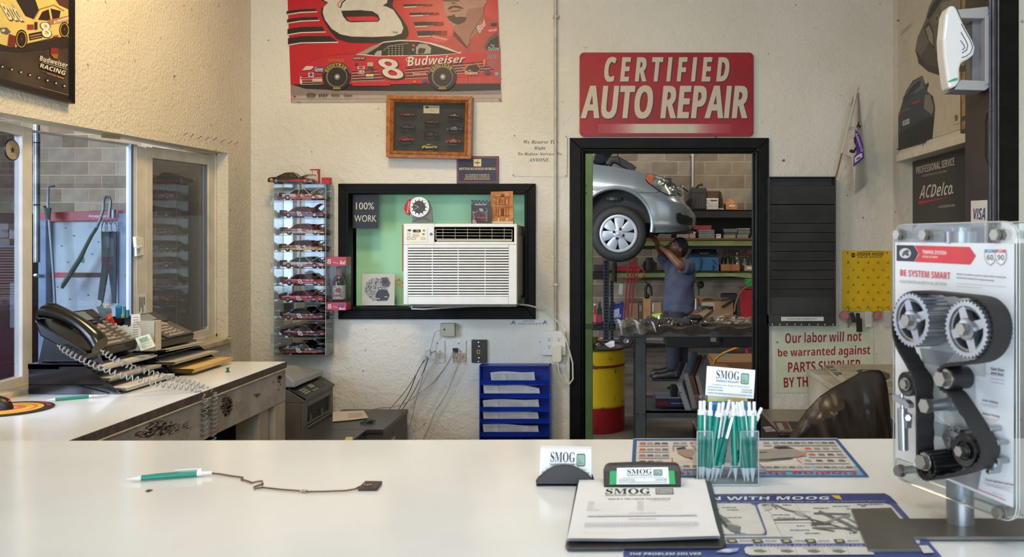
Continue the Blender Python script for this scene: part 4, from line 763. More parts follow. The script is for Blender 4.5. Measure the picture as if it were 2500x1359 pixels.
for x,y,c1,c2_,lb in minis:
 c=toycar('miniature_race_car',lb,'toy car','miniature race cars in the shadow box',(c1,c2_),L=.078,detail=1,hood=False,spoiler=False);p=P(*Z6(x,y+26),ym-.02)
 c.location=p;c.rotation_euler=(math.radians(22),0,math.radians(2));MW[c.name]=Matrix.Translation(p)@c.rotation_euler.to_matrix().to_4x4()
 b=MB(mat('wire_stand',(130,126,118),.3,.8));b.tube([(-.026,-.016,-.002),(-.020,-.016,-.010),(.020,-.016,-.010),(.024,-.016,-.002)],.0009,4);b.tube([(0,-.0,-.004),(0,.016,-.004)],.0009,4);b.build('stand',c,local=True)
 cv=CV(lambda u,v,d:Vector((u,v,.0193+d)),start=.0004);cv.text('3' if y<650 else '8',-.009,.008,.001,-.006,(225,215,205),'b');cv.mb.build('decal',parent=c,local=True)
def board(name,label,cat,quad,Y,th,m,parts=None,bevel=.001,ybase=None):
 t=thing(name,label,cat,sum([P(*q,Y)for q in quad],Vector())/4);b=MB(m);b.prism([P(*q,Y)for q in quad],(0,th,0));s=b.build('board',t,bevel=bevel);return t,s
t,s=board('plaque','dark blue business plaque with red border below the shadow box','plaque',[(1115,381),(1217,381),(1217,447),(1115,447)],YB-.012,.011,mat('plaque_black',(26,22,36),.4))
cv=CV(onY(YB-.012),start=.0005);cv.rect(1117,383,1215,445,(150,70,84));cv.rect(1119,385,1213,443,(30,24,56));cv.rect(1156,388,1175,406,(214,200,150));cv.line([(1160,397),(1171,397)],3,(60,50,60));cv.line([(1166,390),(1166,405)],1.2,(180,70,50))
cv.text('BETTER BUSINESS BUREAU',1121,409,1211,414.5,(226,206,150),'bs')
for k,l in enumerate(('AS A MEMBER WE SUBSCRIBE TO','THE PRINCIPLES AND SERVICES','OF THE BETTER BUSINESS BUREAU')):cv.text(l,1136-2*(k==2),425+k*5,1195+2*(k==2),428.4+k*5,(210,192,140),'bs')
cv.build('lettering',s)
t,s=board('notice_sheet','faded paper notice pinned behind the conduit, italic lettering','notice',[(1252,327),(1386,333),(1385,432),(1251,430)],YB-.003,.001,mat('sheet_cream',(218,212,198),.8,var=.03),bevel=0)
cv=CV(onY(YB-.003),start=.0004);k9=(58,52,46)
for l,x0,x1,y in(('We Reserve The',1278,1363,347),('Right',1304,1332,362),('To Refuse Service To',1264,1371,377),('ANYONE.',1290,1343,391)):h=10 if l=='Right' else 8.6;cv.text(l,x0,y-5,x1,y-5+h,k9,'bis')
cv.line([(1385,336),(1384,430)],.9,(110,84,70));cv.build('lettering',s)
for x,y in((1256,331),(1382,333),(1253,427),(1381,429)):pushpin(P(x,y,YB-.003),(0,-1,0),(110,104,94),'grey tack at the %s %s corner of the faded paper notice'%('upper' if y<400 else 'lower','left' if x<1300 else 'right'),'tacks of the paper notice',.6)
t=thing('conduit','thin painted metal conduit running down the back wall to the outlet','pipe',P(1356,700,YB-.012));b=MB(mat('conduit_paint',(186,178,160),.4,.2,var=.1));b.cyl(P(1356.5,812,YB-.012),P(1356.5,-60,YB-.012),.0085,n=14);b.build('pipe',t,smooth=True)
for y in(43,694):b=MB(mat('clip_metal',(160,152,136),.4,.5));p=P(1358,y,YB);b.box(p.x-.018,p.x+.018,YB-.003,YB,p.z-.01,p.z+.01);b.box(p.x-.012,p.x+.010,YB-.023,YB-.002,p.z-.007,p.z+.007);b.build('clip',t,bevel=.001)
# ------------------------------------------------------------ the red sign
def rq(x0,y0,x1,y1,r_,n=5):
 pts=[]
 for cx,cy,a in((x1-r_,y0+r_,-90),(x1-r_,y1-r_,0),(x0+r_,y1-r_,90),(x0+r_,y0+r_,180)):pts+=[(cx+r_*cos(math.radians(a+k*90/n)),cy+r_*sin(math.radians(a+k*90/n)))for k in range(n+1)]
 return pts
t=thing('repair_sign','red metal sign with raised cream capitals above the doorway','sign',P(1627,230,YB));ysg=YB-.022
b=MB(mat('sign_red',(158,20,28),.4,c2=(140,15,22),vscale=3,spec=.3));b.prism([P(x,y,ysg)for x,y in rq(1415,128,1840,333,11)],(0,.006,0));s=b.build('panel',t,bevel=.002)
b=MB(mat('sign_stud',(60,20,22),.5));[b.cyl(P(x,y,ysg),P(x,y,ysg)+Vector((0,-.002,0)),.0045,n=10)for x,y in((1422,136),(1832,137),(1422,326),(1832,326))];b.build('screw',t)
Zs=ZT(1400,100,5.435);cv=CV(onY(ysg),T=Zs,start=.0002)
for k in range(50):u=k/49;a=min(1,min(u,1-u)*3.4)**1.4;x0=330+k*35.3;cv.poly([(x0,1100),(x0+35.4,1100),(x0+35.4,1222),(x0,1222)],tuple(int(r0+(c0-r0)*min(1,a*1.05))for r0,c0 in zip((156,22,30),(190,178,158))));cv.d-=cv.step
cv.build('stripe',s)
def letters(txt,x0,y0,x1,y1,sh,spread):
 vs,fs=glyphs(txt,'b');M1=mat('sign_cream',(196,184,164),.5,spec=.3);M0=mat('sign_shadow',(34,14,14),.5)
 for ox,dpt,m,nm in((10,.0012,M0,'letter_outline'),(0,.004,M1,'lettering')):
  q=[]
  for x,y in vs:X=x0+(x1-x0)*x+sh*(y-.5)*(y1-y0);Y=y1-(y1-y0)*y;q.append((X+ox,Y+ox*.9))
  b=MB(m);n=len(q);ed={}
  for f in fs:
   for i in range(len(f)):e=(f[i],f[(i+1)%len(f)]);ed[e]=1
  side=[(i,j,j+n,i+n)for(i,j)in ed if(j,i)not in ed]
  for bx_ in(-8,-3,3,8):
   for by_ in(-4,4):lz=.00004*(bx_+9)+.00009*(by_>0);a=[P(*Zs(p[0]+bx_,p[1]+by_),ysg-dpt-lz)for p in q];c=[P(*Zs(p[0]+bx_,p[1]+by_),ysg-.0002)for p in q];b.add(a+c,list(fs)+side)
  b.build(nm,s)
letters('C E R T I F I E D',420,215,2060,538,.10,0);letters('AUTO REPAIR',125,592,2320,1026,.10,0)
# ------------------------------------------------------------ niche: air conditioner and what stands on it
yA=4.20;t=thing('air_conditioner','white window air conditioner mounted in the black-framed green niche','air conditioner',P(1120,745,4.4))
M_acb=mat('ac_plastic',(228,227,222),.4,var=.03);M_acs=mat('ac_side',(150,142,124),.5,var=.08);M_dkv=mat('vent_dark',(24,22,22),.7)
a=P(985,743,yA);c=P(1262,546,yA);x0,x1,z0,z1=a.x,c.x,a.z,c.z
b=MB(M_acs);b.box(x0+.012,x1-.006,yA+.05,4.628,z0+.008,z1-.004);b.build('casing',t,bevel=.003)
zs=P(0,597,yA).z;zg=P(0,741,yA).z
b=MB(M_acb);X=lambda px:P(px,0,yA).x;Zz=lambda py:P(0,py,yA).z
b.box(x0,x1,yA+.012,yA+.055,z0,z1);b.box(x0,X(1060),yA+.002,yA+.02,zs,z1);b.box(X(1255),x1,yA+.002,yA+.02,zs,z1);b.box(X(1060),X(1255),yA+.002,yA+.02,Zz(554),z1);b.box(X(1060),X(1255),yA+.002,yA+.02,zs,Zz(590))
b.box(x0,X(996),yA,yA+.03,z0,zs-.001);b.box(X(1242),x1,yA,yA+.03,z0,zs-.001);b.box(X(996),X(1242),yA,yA+.03,Zz(605),zs-.001);b.box(X(996),X(1242),yA,yA+.03,z0,Zz(724));fp=b.build('front_cover',t,bevel=.003)
b=MB(M_dkv);b.box(X(994),X(1244),yA+.008,yA+.014,Zz(725),Zz(604));b.box(X(1059),X(1256),yA+.012,yA+.0135,Zz(591),Zz(553));b.build('intake_back',t)
for k in range(18):
 y=606+k*6.62;b=MB(M_acb);b.prism([(X(996),yA+.0,Zz(y+4.4)),(X(996),yA+.008,Zz(y+5)),(X(996),yA+.008,Zz(y+.4)),(X(996),yA+.001,Zz(y+.8))],(X(1242)-X(996),0,0));b.build('louver',t)
b=MB(M_acb);[b.box(X(px)-.002,X(px)+.002,yA+.004,yA+.009,Zz(724),Zz(606))for px in(1055,1118,1184)];b.build('grille_rib',t)
for k in range(4):y=560+k*7.6;b=MB(mat('vent_bar',(176,168,146),.4));b.tube([(X(1064),yA+.003,Zz(y)),(X(1250),yA+.003,Zz(y+.8))],.0017,6);b.build('vent_bar',t)
for k in range(6):px=1080+k*30;b=MB(mat('vent_vane',(130,124,108),.5));b.box(X(px),X(px)+.003,yA+.006,yA+.012,Zz(588),Zz(557));b.build('vent_vane',t)
b=MB(mat('vent_bar',(0,0,0)));b.tube([(X(1064),yA+.003,Zz(560)),(X(1064),yA+.003,Zz(585))],.0017,6);b.tube([(X(1250),yA+.003,Zz(561)),(X(1250),yA+.003,Zz(585))],.0017,6);b.box(X(1066),X(1250),yA+.002,yA+.006,Zz(589),Zz(584));b.build('vent_frame',t)
b=MB(mat('control_cream',(232,224,200),.4));b.box(X(991),X(1044),yA-.0005,yA+.003,Zz(591),Zz(556));cp=b.build('control_panel',t,bevel=.001)
cv=CV(onY(yA-.0005),start=.0004);cv.rrect(1008,560,1027,567,2,(30,34,26));cv.text('75',1015,561,1023,566,(190,200,60),'b');cv.ell(999.5,562,5,2.4,(60,60,56));cv.ell(1035,562,5,3,(206,206,196));cv.poly([(1032,564),(1035,560),(1038,564)],(40,50,90));cv.ell(1034,571.5,5,3,(206,206,196));cv.poly([(1031.5,570),(1034,574),(1037,570)],(40,50,90))
[cv.words(994,1003,569+4*k,1.6,(130,126,112),k)for k in range(3)];[cv.words(1007,1024,571+3*k,1.6,(130,126,112),k+9)for k in range(3)];[cv.ring(x,582,5,2.6,.8,(110,108,96))for x in(998,1010,1033)];cv.ell(1052.5,571,3.6,3.2,(60,110,150));cv.build('lettering',cp)
b=MB(M_acs);b.box(x0+.015,x1-.01,yA+.06,4.49,z0-.016,z0-.002);b.box(x0+.02,x0+.03,yA+.06,yA+.07,z0-.02,z0);b.build('bracket',t,bevel=.001)
b=MB(M_acs);b.box(x1-.006,x1+.0,yA+.05,4.62,z0+.03,z1-.06);b.build('side_panel',t,bevel=.002)
M_wc=mat('white_cord',(206,202,190),.45)
b=MB(M_wc);zc3=NZ0+.012
b.tube([(X(1000),yA+.05,z0+.0),(X(1000),yA+.045,zc3),(X(1030),yA+.05,zc3-.002),(X(1120),4.40,zc3),(X(1250),4.47,zc3+.006),P(1290,745,4.46),P(1330,755,4.47),P(1362,785,4.47),P(1383,830,4.47),P(1398,885,4.47),P(1399,925,4.465),P(1390,937,4.46),P(1375,930,4.455),P(1364,905,4.45),P(1362,884,4.45)],.0045,8)
co_=b.build('power_cord',t,smooth=True)
b=MB(mat('plug_cream',(214,206,186),.4));b.prism([P(x,y,4.487)for x,y in rq(1349,841,1372,882,6,3)],(0,-.03,0));b.build('plug',t,bevel=.003)
zA=z1+.0005
t=thing('brake_disc_clock','round clock like a drilled brake disc with a red caliper','clock',(P(1022,545,4.28).x,4.28,zA));yK=4.30;cc=P(1023,505,yK);rr=24.5/F*yK
def disc(nm,m,r0,y0,y1,par=t,n=40,c=None):b=MB(m);c=c or cc;b.cyl(c+Vector((0,y0,0)),c+Vector((0,y1,0)),r0,n=n);return b.build(nm,par)
disc('disc',mat('disc_metal',(206,202,192),.3,.5,bump=.2,bscale=300),rr,0,.012);d2=disc('face',mat('clock_face',(58,56,54),.4),rr*.62,-.003,0)
b=MB(mat('clock_white',(206,204,196),.4))
for k in range(12):
 a=k*pi/6;m1=MB(mat('clock_mark',(40,38,38),.5));p0=cc+Vector((sin(a)*rr*.60,-.0035,cos(a)*rr*.60));p1=cc+Vector((sin(a)*rr*.78,-.0035,cos(a)*rr*.78));m1.cyl(p0,p1,.002,n=5);m1.build('hour_mark',t)
for k in range(20):
 a=k*pi/10+.1;p0=cc+Vector((sin(a)*rr*.86,-.0002,cos(a)*rr*.86));m1=MB(mat('drill_hole',(120,116,108),.6));m1.cyl(p0,p0+Vector((0,-.0004,0)),.002,n=6);m1.build('vent_hole',t)
for a,l in((-67,.5),(-118,.55)):a=math.radians(a);b.cyl(cc+Vector((0,-.005,0)),cc+Vector((sin(a)*rr*l,-.005,cos(a)*rr*l)),.0012,n=5)
b.build('clock_hand',t)
b=MB(mat('caliper_red',(186,22,32),.25,coat=.5));b.prism([P(x,y,yK-.008)for x,y in((1000,484),(996,486),(988,500),(986,510),(992,522),(998,526),(1001,520),(999,505),(1001,492))],(0,.022,0));b.build('caliper',t,bevel=.003)
cv=CV(onY(yK-.008),start=.0006);cv.text4('brembo',(993,518),(997,491),(999.5,492),(996,519),(230,210,206),'b');cv.mb.build('lettering',parent=t)
b=MB(mat('clock_stand',(110,108,106),.4,.4));b.prism([P(x,y,yK+.013)for x,y in((1006,543),(1008,520),(1026,480),(1046,490),(1054,510),(1056,543))],(0,.012,0));b.tube([P(1008,541,yK-.004),P(1020,533,yK-.004),P(1040,533,yK-.004),P(1050,540,yK-.004)],.002,5);b.build('stand',t)
yK=4.30;t=thing('toy_car_pack','blue and black blister card with a small red race car','toy',(P(1172,545,yK).x,yK,zA))
b=MB(mat('card_dark',(36,34,38),.4));b.prism([P(x,y,yK)for x,y in((1151,488),(1197,490),(1199,545),(1150,545))],(0,.003,0));s=b.build('card',t)
cv=CV(onY(yK),T=ZT(820,440,4),start=.0004)
for k in range(10):
 for j in range(2):cv.rect(1325+k*18,198+j*14,1334+k*18,212+j*14,(60,150,180)if(k+j)%2 else(26,30,40));cv.d-=cv.step
cv.up();cv.rect(1328,226,1504,246,(46,60,90));cv.text('NASCAR',1360,228,1465,244,(220,180,150),'bi');cv.ring(1430,290,50,24,3,(150,150,156),-60,90);cv.text4('8',(1395,275),(1435,275),(1445,305),(1405,305),(190,190,196),'b');cv.line([(1335,320),(1390,300)],4,(190,190,190))
cv.poly([(1320,398),(1380,396),(1400,410),(1505,408),(1508,420),(1320,422)],(150,30,40));cv.text4('8',(1330,385),(1362,385),(1378,420),(1340,420),(226,220,214),'b');cv.build('lettering',s)
c=toycar('toy_race_car','small red race car inside the blister card','toy car',None,((186,34,44),(150,26,36)),L=.072,detail=1,hood=False,spoiler=False);c.location=P(1174,534,yK-.016);MW[c.name]=Matrix.Translation(c.location)
del c['category'],c['label'];c.parent=t;c.location=c.location-t.location;c.name='toy_car';KIDS.setdefault(t.name,[]).append(c)
b=MB(glassy('blister',(244,244,246),1.4,.03,.02));b.box(P(1156,0,yK).x,P(1192,0,yK).x,yK-.032,yK-.0005,P(0,541,yK).z,P(0,515,yK).z);b.build('blister',t)
t=thing('souvenir_plaque','orange-brown carved temple facade souvenir standing on the air conditioner','souvenir',(P(1225,545,4.33).x,4.33,zA));yK=4.33
b=MB(mat('sandstone',(196,134,78),.7,c2=(164,100,52),vscale=30,bump=.3));b.prism([P(x,y,yK)for x,y in((1198,468),(1252,466),(1254,540),(1199,540))],(0,.012,0));s=b.build('slab',t,bevel=.001)
b=MB(mat('carve_dark',(112,62,34),.8));Q=ZT(820,440,4)
def cb(x0,y0,x1,y1,d=.002):a=P(*Q(x0,y0),yK);c=P(*Q(x1,y1),yK);b.box(a.x,c.x,yK-d,yK,a.z,c.z)
for q in((1545,158,1702,164),(1550,175,1590,180),(1655,175,1700,180),(1560,235,1690,240),(1555,258,1700,262),(1570,345,1700,350)):cb(*q)
for k in range(6):cb(1562+k*24,268,1566+k*24,345)
for k in range(5):cb(1562+k*30,182,1566+k*30,232)
cb(1600,165,1604,235);cb(1648,165,1652,235);cb(1615,275,1640,345);cb(1610,135,1645,160)
b.build('carving',s)
b=MB(mat('stone_pale',(206,188,150),.6));a=P(1203,545,yK-.03);c=P(1253,540,yK-.03);b.box(a.x,c.x,yK-.035,yK+.015,a.z-.001,c.z);b.build('foot',t);b=MB(mat('stone_pale',(0,0,0)));
for x in(1218,1238):b2=MB(mat('stone_pale',(0,0,0)));b2.ball(P(x,536.5,yK-.022),.006,12,sc=(1,1,1.6));b2.build('egg',t,smooth=True)
b=MB(mat('cardboard',(150,112,74),.8,var=.08));b.box(P(980,0,4.25).x,x0+.0115,4.262,4.32,z0+.16,z1-.004);o=b.build('cardboard_strip',None,loc=P(981,580,4.4));tag(o,'strip of cardboard wedged at the left of the air conditioner','cardboard')
yN=4.84
t,s=board('work_sign','black card with thin white lettering pinned at the left of the green niche','sign',[(861,475),(922,475),(922,557),(861,557)],4.515,.003,mat('card_black',(22,22,34),.5),bevel=0)
cv=CV(onY(4.515),start=.0004);cv.text('100%',869,494,913,511,(214,208,186),'n');cv.text('WORK',865,525,919,541,(214,208,186),'n');cv.build('lettering',s)
t,s=board('sketch_print','square black and white drawing leaning in the lower left of the niche','picture',[(885,668),(964,668),(963,745),(883,745)],4.52,.003,mat('sketch_paper',(196,190,174),.6),bevel=0)
cv=CV(onY(4.52),T=ZT(820,440,4),start=.0003);r=random.Random(11)
cv.ell(390,1060,105,108,(164,160,150),20);
for i in range(150):
 a=r.uniform(0,2*pi);q=r.random()**.5;x=390+110*q*cos(a);y=1065+110*q*sin(a);g=r.choice([60,90,120,140,170]);l=r.uniform(6,22);an=a+pi/2+r.uniform(-.6,.6);cv.line([(x,y),(x+l*cos(an),y+l*sin(an))],r.uniform(3,9),(g,g,int(g*.96)))
 cv.d-=cv.step*.5
cv.up();cv.poly([(400,1090),(430,1060),(500,1070),(520,1120),(500,1170),(400,1175),(385,1130)],(52,52,60));cv.poly([(440,950),(500,945),(530,1000),(510,1040),(450,1030)],(84,82,80));cv.ell(480,990,26,24,(54,54,56));cv.rect(392,1150,430,1160,(180,176,164));cv.rect(474,1132,504,1142,(180,176,164));cv.poly([(425,1048),(445,1055),(438,1068),(420,1062)],(190,184,166));cv.build('printed_drawing',s)
b=MB(mat('figurine_orange',(190,96,50),.5));p=P(976,690,4.27);b.tube([P(964,682,4.27),P(975,684,4.27),P(984,690,4.27),P(972,694,4.27),P(984,700,4.27)],.003,6);b.ball(P(973,682,4.27),.006,8);o=b.build('figurine',None,loc=p);tag(o,'small orange figurine clinging to the side of the air conditioner','figurine')
# ------------------------------------------------------------ outlet, jacks, cables
def plate(name,label,cat,x0,y0,x1,y1,th,m,r_=2,bev=.002,Y=YB,group=None):
 t=thing(name,label,cat,P((x0+x1)/2,(y0+y1)/2,Y),group=group);b=MB(m);b.prism([P(x,y,Y-th)for x,y in rq(x0,y0,x1,y1,r_,3)],(0,th-.0005,0));s=b.build('plate',t,bevel=bev);return t,s
M_pl=mat('plate_white',(214,212,204),.35);M_hole=mat('slot_dark',(40,38,36),.7)
t,s=plate('wall_outlet','white four-socket outlet plate at the foot of the conduit','outlet',1322,808,1381,867,.022,M_pl)
for cx,cy in((1341,828),(1364,828),(1341,846),(1364,846)):
 b=MB(M_pl);b.prism([P(cx+7*cos(a),cy+7*max(-.8,min(.8,sin(a))),YB-.0245)for a in[k*pi/8 for k in range(16)]],(0,.003,0));so=b.build('socket',t)
 b=MB(M_hole);[b.prism([P(x,y,YB-.0249)for x,y in q],(0,.0005,0))for q in(((cx-3.4,cy-4),(cx-2.4,cy-4),(cx-2.4,cy),(cx-3.4,cy)),((cx+2.2,cy-4),(cx+3.2,cy-4),(cx+3.2,cy),(cx+2.2,cy)),((cx-1.2,cy+1.6),(cx+1.2,cy+1.6),(cx+1.2,cy+4),(cx-1.2,cy+4)))];b.build('slot',so)
t,s=plate('junction_box','small beige box with a round hole on the wall under the niche','junction box',1074,789,1110,821,.035,mat('beige_box',(176,168,142),.5));b=MB(M_hole);b.cyl(P(1085,804,YB-.0352),P(1085,804,YB-.036),.005,n=14);b.build('hole',t)
t,s=plate('jack_plate','white wall plate with two cables, nearest the beige box','wall plate',1060,831,1086,886,.006,M_pl,group='white cable wall plates');b=MB(M_hole);[b.cyl(P(x,y,YB-.006),P(x,y,YB-.0075),.003,n=10)for x,y in((1068,838),(1062,857),(1074,857))];b.build('hole',t)
t,s=plate('jack_plate','white wall plate with a handwritten sticker beside the dark phone jack','wall plate',1104,831,1138,886,.006,M_pl,group='white cable wall plates');b=MB(mat('plate_sticker',(196,184,160),.6,c2=(150,110,90),vscale=120));b.prism([P(x,y,YB-.0068)for x,y in((1105,862),(1137,862),(1137,884),(1105,884))],(0,.0006,0));b.build('sticker',t)
b=MB(M_hole);[b.cyl(P(x,y,YB-.006),P(x,y,YB-.0075),.0032,n=10)for x,y in((1120,838),(1125,857))];b.prism([P(x,y,YB-.02)for x,y in((1105,850),(1117,850),(1117,860),(1105,860))],(0,.014,0));b.build('connector',t)
t,s=plate('phone_jack','dark brown phone jack plate with a brass socket','wall plate',1151,829,1189,885,.014,mat('plate_brown',(58,50,46),.4,var=.2));b=MB(mat('brass_socket',(190,160,80),.35,.5));b.prism([P(x,y,YB-.0155)for x,y in((1164,854),(1172,854),(1172,863),(1164,863))],(0,.002,0));so=b.build('socket',t);b=MB(M_hole);b.prism([P(x,y,YB-.016)for x,y in((1166,856),(1170,856),(1170,861),(1166,861))],(0,.0006,0));b.build('slot',so)
b=MB(mat('screw_white',(200,200,196),.3,.4));[b.cyl(P(x,y,YB-.014),P(x,y,YB-.0155),.0035,n=10)for x,y in((1168,835),(1169,845),(1169,873),(1168,882))];b.build('screw',t)
b=MB(mat('splitter',(206,196,176),.4));p=P(1046,862,YB-.06);b.box(p.x-.014,p.x+.012,4.42,4.45,p.z-.012,p.z+.014);p=P(1036,873,4.44);b.box(p.x-.014,p.x+.01,4.43,4.45,p.z-.008,p.z+.008);b.cyl(P(1046,866,4.44),P(1060,857,4.49),.004,n=8);o=b.build('cable_splitter',None,loc=p,bevel=.001);tag(o,'white cable splitter hanging in front of the left wall plate','splitter')
def cable(pts,r_,c,label,Y0=4.47,nm='cable'):
 q=[P(x,y,Y)for x,y,Y in pts];out=[]
 for i in range(len(q)-1):
  p0=q[max(i-1,0)];p1=q[i];p2=q[i+1];p3=q[min(i+2,len(q)-1)]
  for k in range(6):
   u=k/6;out.append(.5*((2*p1)+(p2-p0)*u+(2*p0-5*p1+4*p2-p3)*u*u+(3*p1-p0-3*p2+p3)*u**3))
 out.append(q[-1]);b=MB(mat('cable_%d_%d_%d'%c,c,.5));b.tube(out,r_,6);o=b.build(nm,None,loc=q[0],smooth=True);tag(o,label,'cable','cables hanging from the wall plates');return o
cable([(1074,806,4.46),(1062,812,4.46),(1055,835,4.47),(1048,860,4.46)],.002,(176,168,148),'thin beige cable from the beige box down to the splitter')
cable([(1034,880,4.45),(1012,920,4.44),(985,960,4.44),(951,998,4.4)],.0022,(110,102,84),'brown cable farthest left, running down to the grey cabinet')
cable([(1040,874,4.45),(1020,905,4.45),(1000,955,4.45),(974,998,4.42)],.0022,(44,42,40),'black cable running down to the grey cabinet')
cable([(1045,872,4.44),(1034,905,4.44),(1008,960,4.43),(980,1002,4.4)],.0022,(90,90,88),'dark grey cable third from the left, behind the cabinet')
cable([(1046,872,4.45),(1030,925,4.46),(1016,975,4.46),(1000,1040,4.46)],.002,(150,150,152),'pale grey cable dropping straight behind the cabinet edge')
cable([(1074,858,4.49),(1068,872,4.45),(1040,905,4.43),(1010,945,4.42),(985,990,4.4)],.0022,(206,200,188),'white cable from the left wall plate')
cable([(1110,856,4.48),(1098,880,4.45),(1060,930,4.44),(1030,955,4.42),(980,988,4.38),(925,996,4.32),(895,1003,4.25)],.0024,(150,142,120),'beige cable from the right wall plate lying over the grey cabinet')
cable([(1106,856,4.48),(1090,890,4.46),(1055,940,4.44),(1020,970,4.42),(1002,1000,4.42)],.0022,(190,184,168),'cream cable beside the cabinet corner')
cable([(1125,858,4.48),(1120,885,4.46),(1105,925,4.47),(1090,960,4.47),(1062,1005,4.47),(1048,1040,4.47),(1030,1080,4.47)],.0022,(166,158,136),'beige cable farthest right, falling free to the floor')
t,s=board('pickup_label','white strip label with typed lettering left of the conduit','label',[(1242,779),(1343,779),(1343,794),(1242,794)],YB-.0015,.001,mat('label_white',(208,206,202),.6),bevel=0)
cv=CV(onY(YB-.0015),start=.0003);cv.text('COMPLETED',1275,782,1305,786,(70,76,90),'bs');cv.text('WAITING FOR PICK UP',1265,788,1320,792,(70,76,90),'bs');[cv.text4('A',(x,781+s_*0),(x+7,781),(x+9,792),(x-2,792),(60,66,80),'n')for x,s_ in((1250,0),(1327,0))];cv.line([(1244,790),(1258,784)],.8,(60,66,80));cv.line([(1320,790),(1336,783)],.8,(60,66,80));cv.build('lettering',s)
# ------------------------------------------------------------ blue wall file
M_bl=mat('file_blue',(20,58,176),.35,c2=(16,46,150),vscale=5)
def wallfile(name,label,X0,X1,top,bottom,lips,m,depth,lipdrop,Y=YB,lipm=None):
 t=thing(name,label,'file rack',(P((X0+X1)/2,0,Y).x,Y,bottom));yf=Y-depth;xa,xb=P(X0,0,yf).x,P(X1,0,yf).x;zt=P(0,top,yf).z
 b=MB(m);b.box(xa,xb,Y-.006,Y-.001,bottom,zt);b.build('back_panel',t)
 for x in(xa,xb-.006):b=MB(m);b.box(x,x+.006,yf,Y-.006,bottom,zt);b.build('side_panel',t,bevel=.001)
 b=MB(m);b.box(xa,xb,yf,Y-.001,zt-.004,zt);b.build('top_panel',t)
 for k,(ly,nxt)in enumerate(zip(lips,lips[1:]+[lips[-1]+lipdrop*1.2])):
  z=P(0,ly,yf).z;b=MB(lipm or m);z2=P(0,nxt,yf).z
  b.prism([(xa+.006,yf+.001,z),(xb-.006,yf+.001,z),(xb-.006,yf+.010,z-lipdrop),(xa+.006,yf+.010,z-lipdrop)],(0,.003,0));b.prism([(xa+.006,yf+.010,z-lipdrop),(xb-.006,yf+.010,z-lipdrop),(xb-.006,Y-.006,z-lipdrop-.004),(xa+.006,Y-.006,z-lipdrop-.004)],(0,0,-.003));b.build('pocket',t)
 return t,yf
lips=[928,960,993,1022,1054,1086,1118]
t,yf=wallfile('wall_file','blue wall-mounted file rack with folded papers, left of the doorway',1170,1343,892,.33,lips,M_bl,.085,.022)
for k,(x0,x1,y0,y1,y2)in enumerate(((1197,1304,909,906,927),(1179,1316,935,945,960),(1178,1314,977,973,992),(1178,1313,1001,1004,1022),(1178,1313,1035,1037,1054))):
 Yp=yf+.02+.006*(k==0);b=MB(mat('slip_paper',(196,196,200),.7,var=.03));n=8
 top=[P(x0+(x1-x0)*i/n,y0+(y1-y0)*i/n+(3*sin(i*.9)if k%2 else-2*sin(i*.7)),Yp+.004*sin(i))for i in range(n+1)];bot=[P(x0+3+(x1-x0)*i/n,y2+4,Yp+.006)for i in range(n+1)]
 b.add(top+bot,[(i,i+1,n+2+i,n+1+i)for i in range(n)]);b.add([v+Vector((0,.001,0))for v in top+bot],[(i,i+1,n+2+i,n+1+i)for i in range(n)])
 o=b.build('paper',None,loc=P((x0+x1)/2,y2,Yp));tag(o,'folded paper in the %s pocket of the blue wall file'%['top','second','third','fourth','fifth'][k],'paper','papers in the blue wall file')
 MW[o.name]=Matrix.Translation(o.location);cv=CV(onY(Yp-.006),start=.0003);cc=(128,130,138)
 for j in range(3):cv.words(x0+6+j,x0+28,y0+5+j*5,1.6,cc,k*3+j);cv.words(x0+40,x1-40,y0+5+j*5,1.3,(168,170,176),k*5+j);cv.words(x1-24,x1-8,y0+5+j*5,1.3,cc,k*7+j)
 cv.line([(x0+38,y0+2),(x0+40,y2-2)],1.2,cc);cv.build('print',o)
# ------------------------------------------------------------ printer and grey cabinets
M_cab=mat('cabinet_grey',(62,62,66),.35,var=.1,vscale=3);M_cabf=mat('cabinet_side',(92,86,76),.5,var=.1)
t=thing('file_cabinet','dark grey cabinet against the back wall with cables across its corner','cabinet',(-1.2,4.2,0));zt1=.672-.03+.0
zt1=P(0,998,4.45).z
b=MB(M_cab);b.box(-1.385,-1.045,3.96,4.45,zt1-.02,zt1);b.build('top',t,bevel=.003)
b=MB(M_cabf);b.box(-1.38,-1.05,3.97,4.445,0,zt1-.02);b.build('body',t,bevel=.002)
b=MB(mat('cab_label',(150,130,120),.6));b.box(-1.0495,-1.048,4.0,4.06,zt1-.13,zt1-.07);b.build('label_plate',t)
b=MB(mat('cab_label2',(206,204,198),.6));b.box(-1.0495,-1.048,4.12,4.19,zt1-.12,zt1-.08);b.build('label_plate',t)
t=thing('file_cabinet','lower grey cabinet in front with a yellow note, just above the counter edge','cabinet',(-1.25,3.7,0));zt2=P(0,1048,3.93).z
b=MB(M_cab);b.box(-1.395,-1.115,3.52,3.93,zt2-.02,zt2);b.build('top',t,bevel=.003);b=MB(M_cabf);b.box(-1.39,-1.12,3.53,3.92,0,zt2-.02);b.build('body',t,bevel=.002)
b=MB(mat('note_yellow',(214,196,120),.6));q=[PZ(x,y,zt2+.001)for x,y in((845,1067),(862,1067),(860,1074),(842,1074))];b.prism(q,(0,0,.0015));o=b.build('sticky_note',None,loc=q[0]);tag(o,'pale yellow sticky note on the lower grey cabinet','note')
b=MB(mat('sheet_warm',(214,202,190),.7,var=.03));q=[PZ(x,y,zt1+.004)for x,y in((812,1006),(888,1003),(899,1020),(858,1025),(812,1029))];b.prism(q,(0,0,.003));o=b.build('paper',None,loc=q[0]);tag(o,'sheet of paper lying on the dark grey cabinet beside the printer','paper');MW[o.name]=Matrix.Translation(o.location)
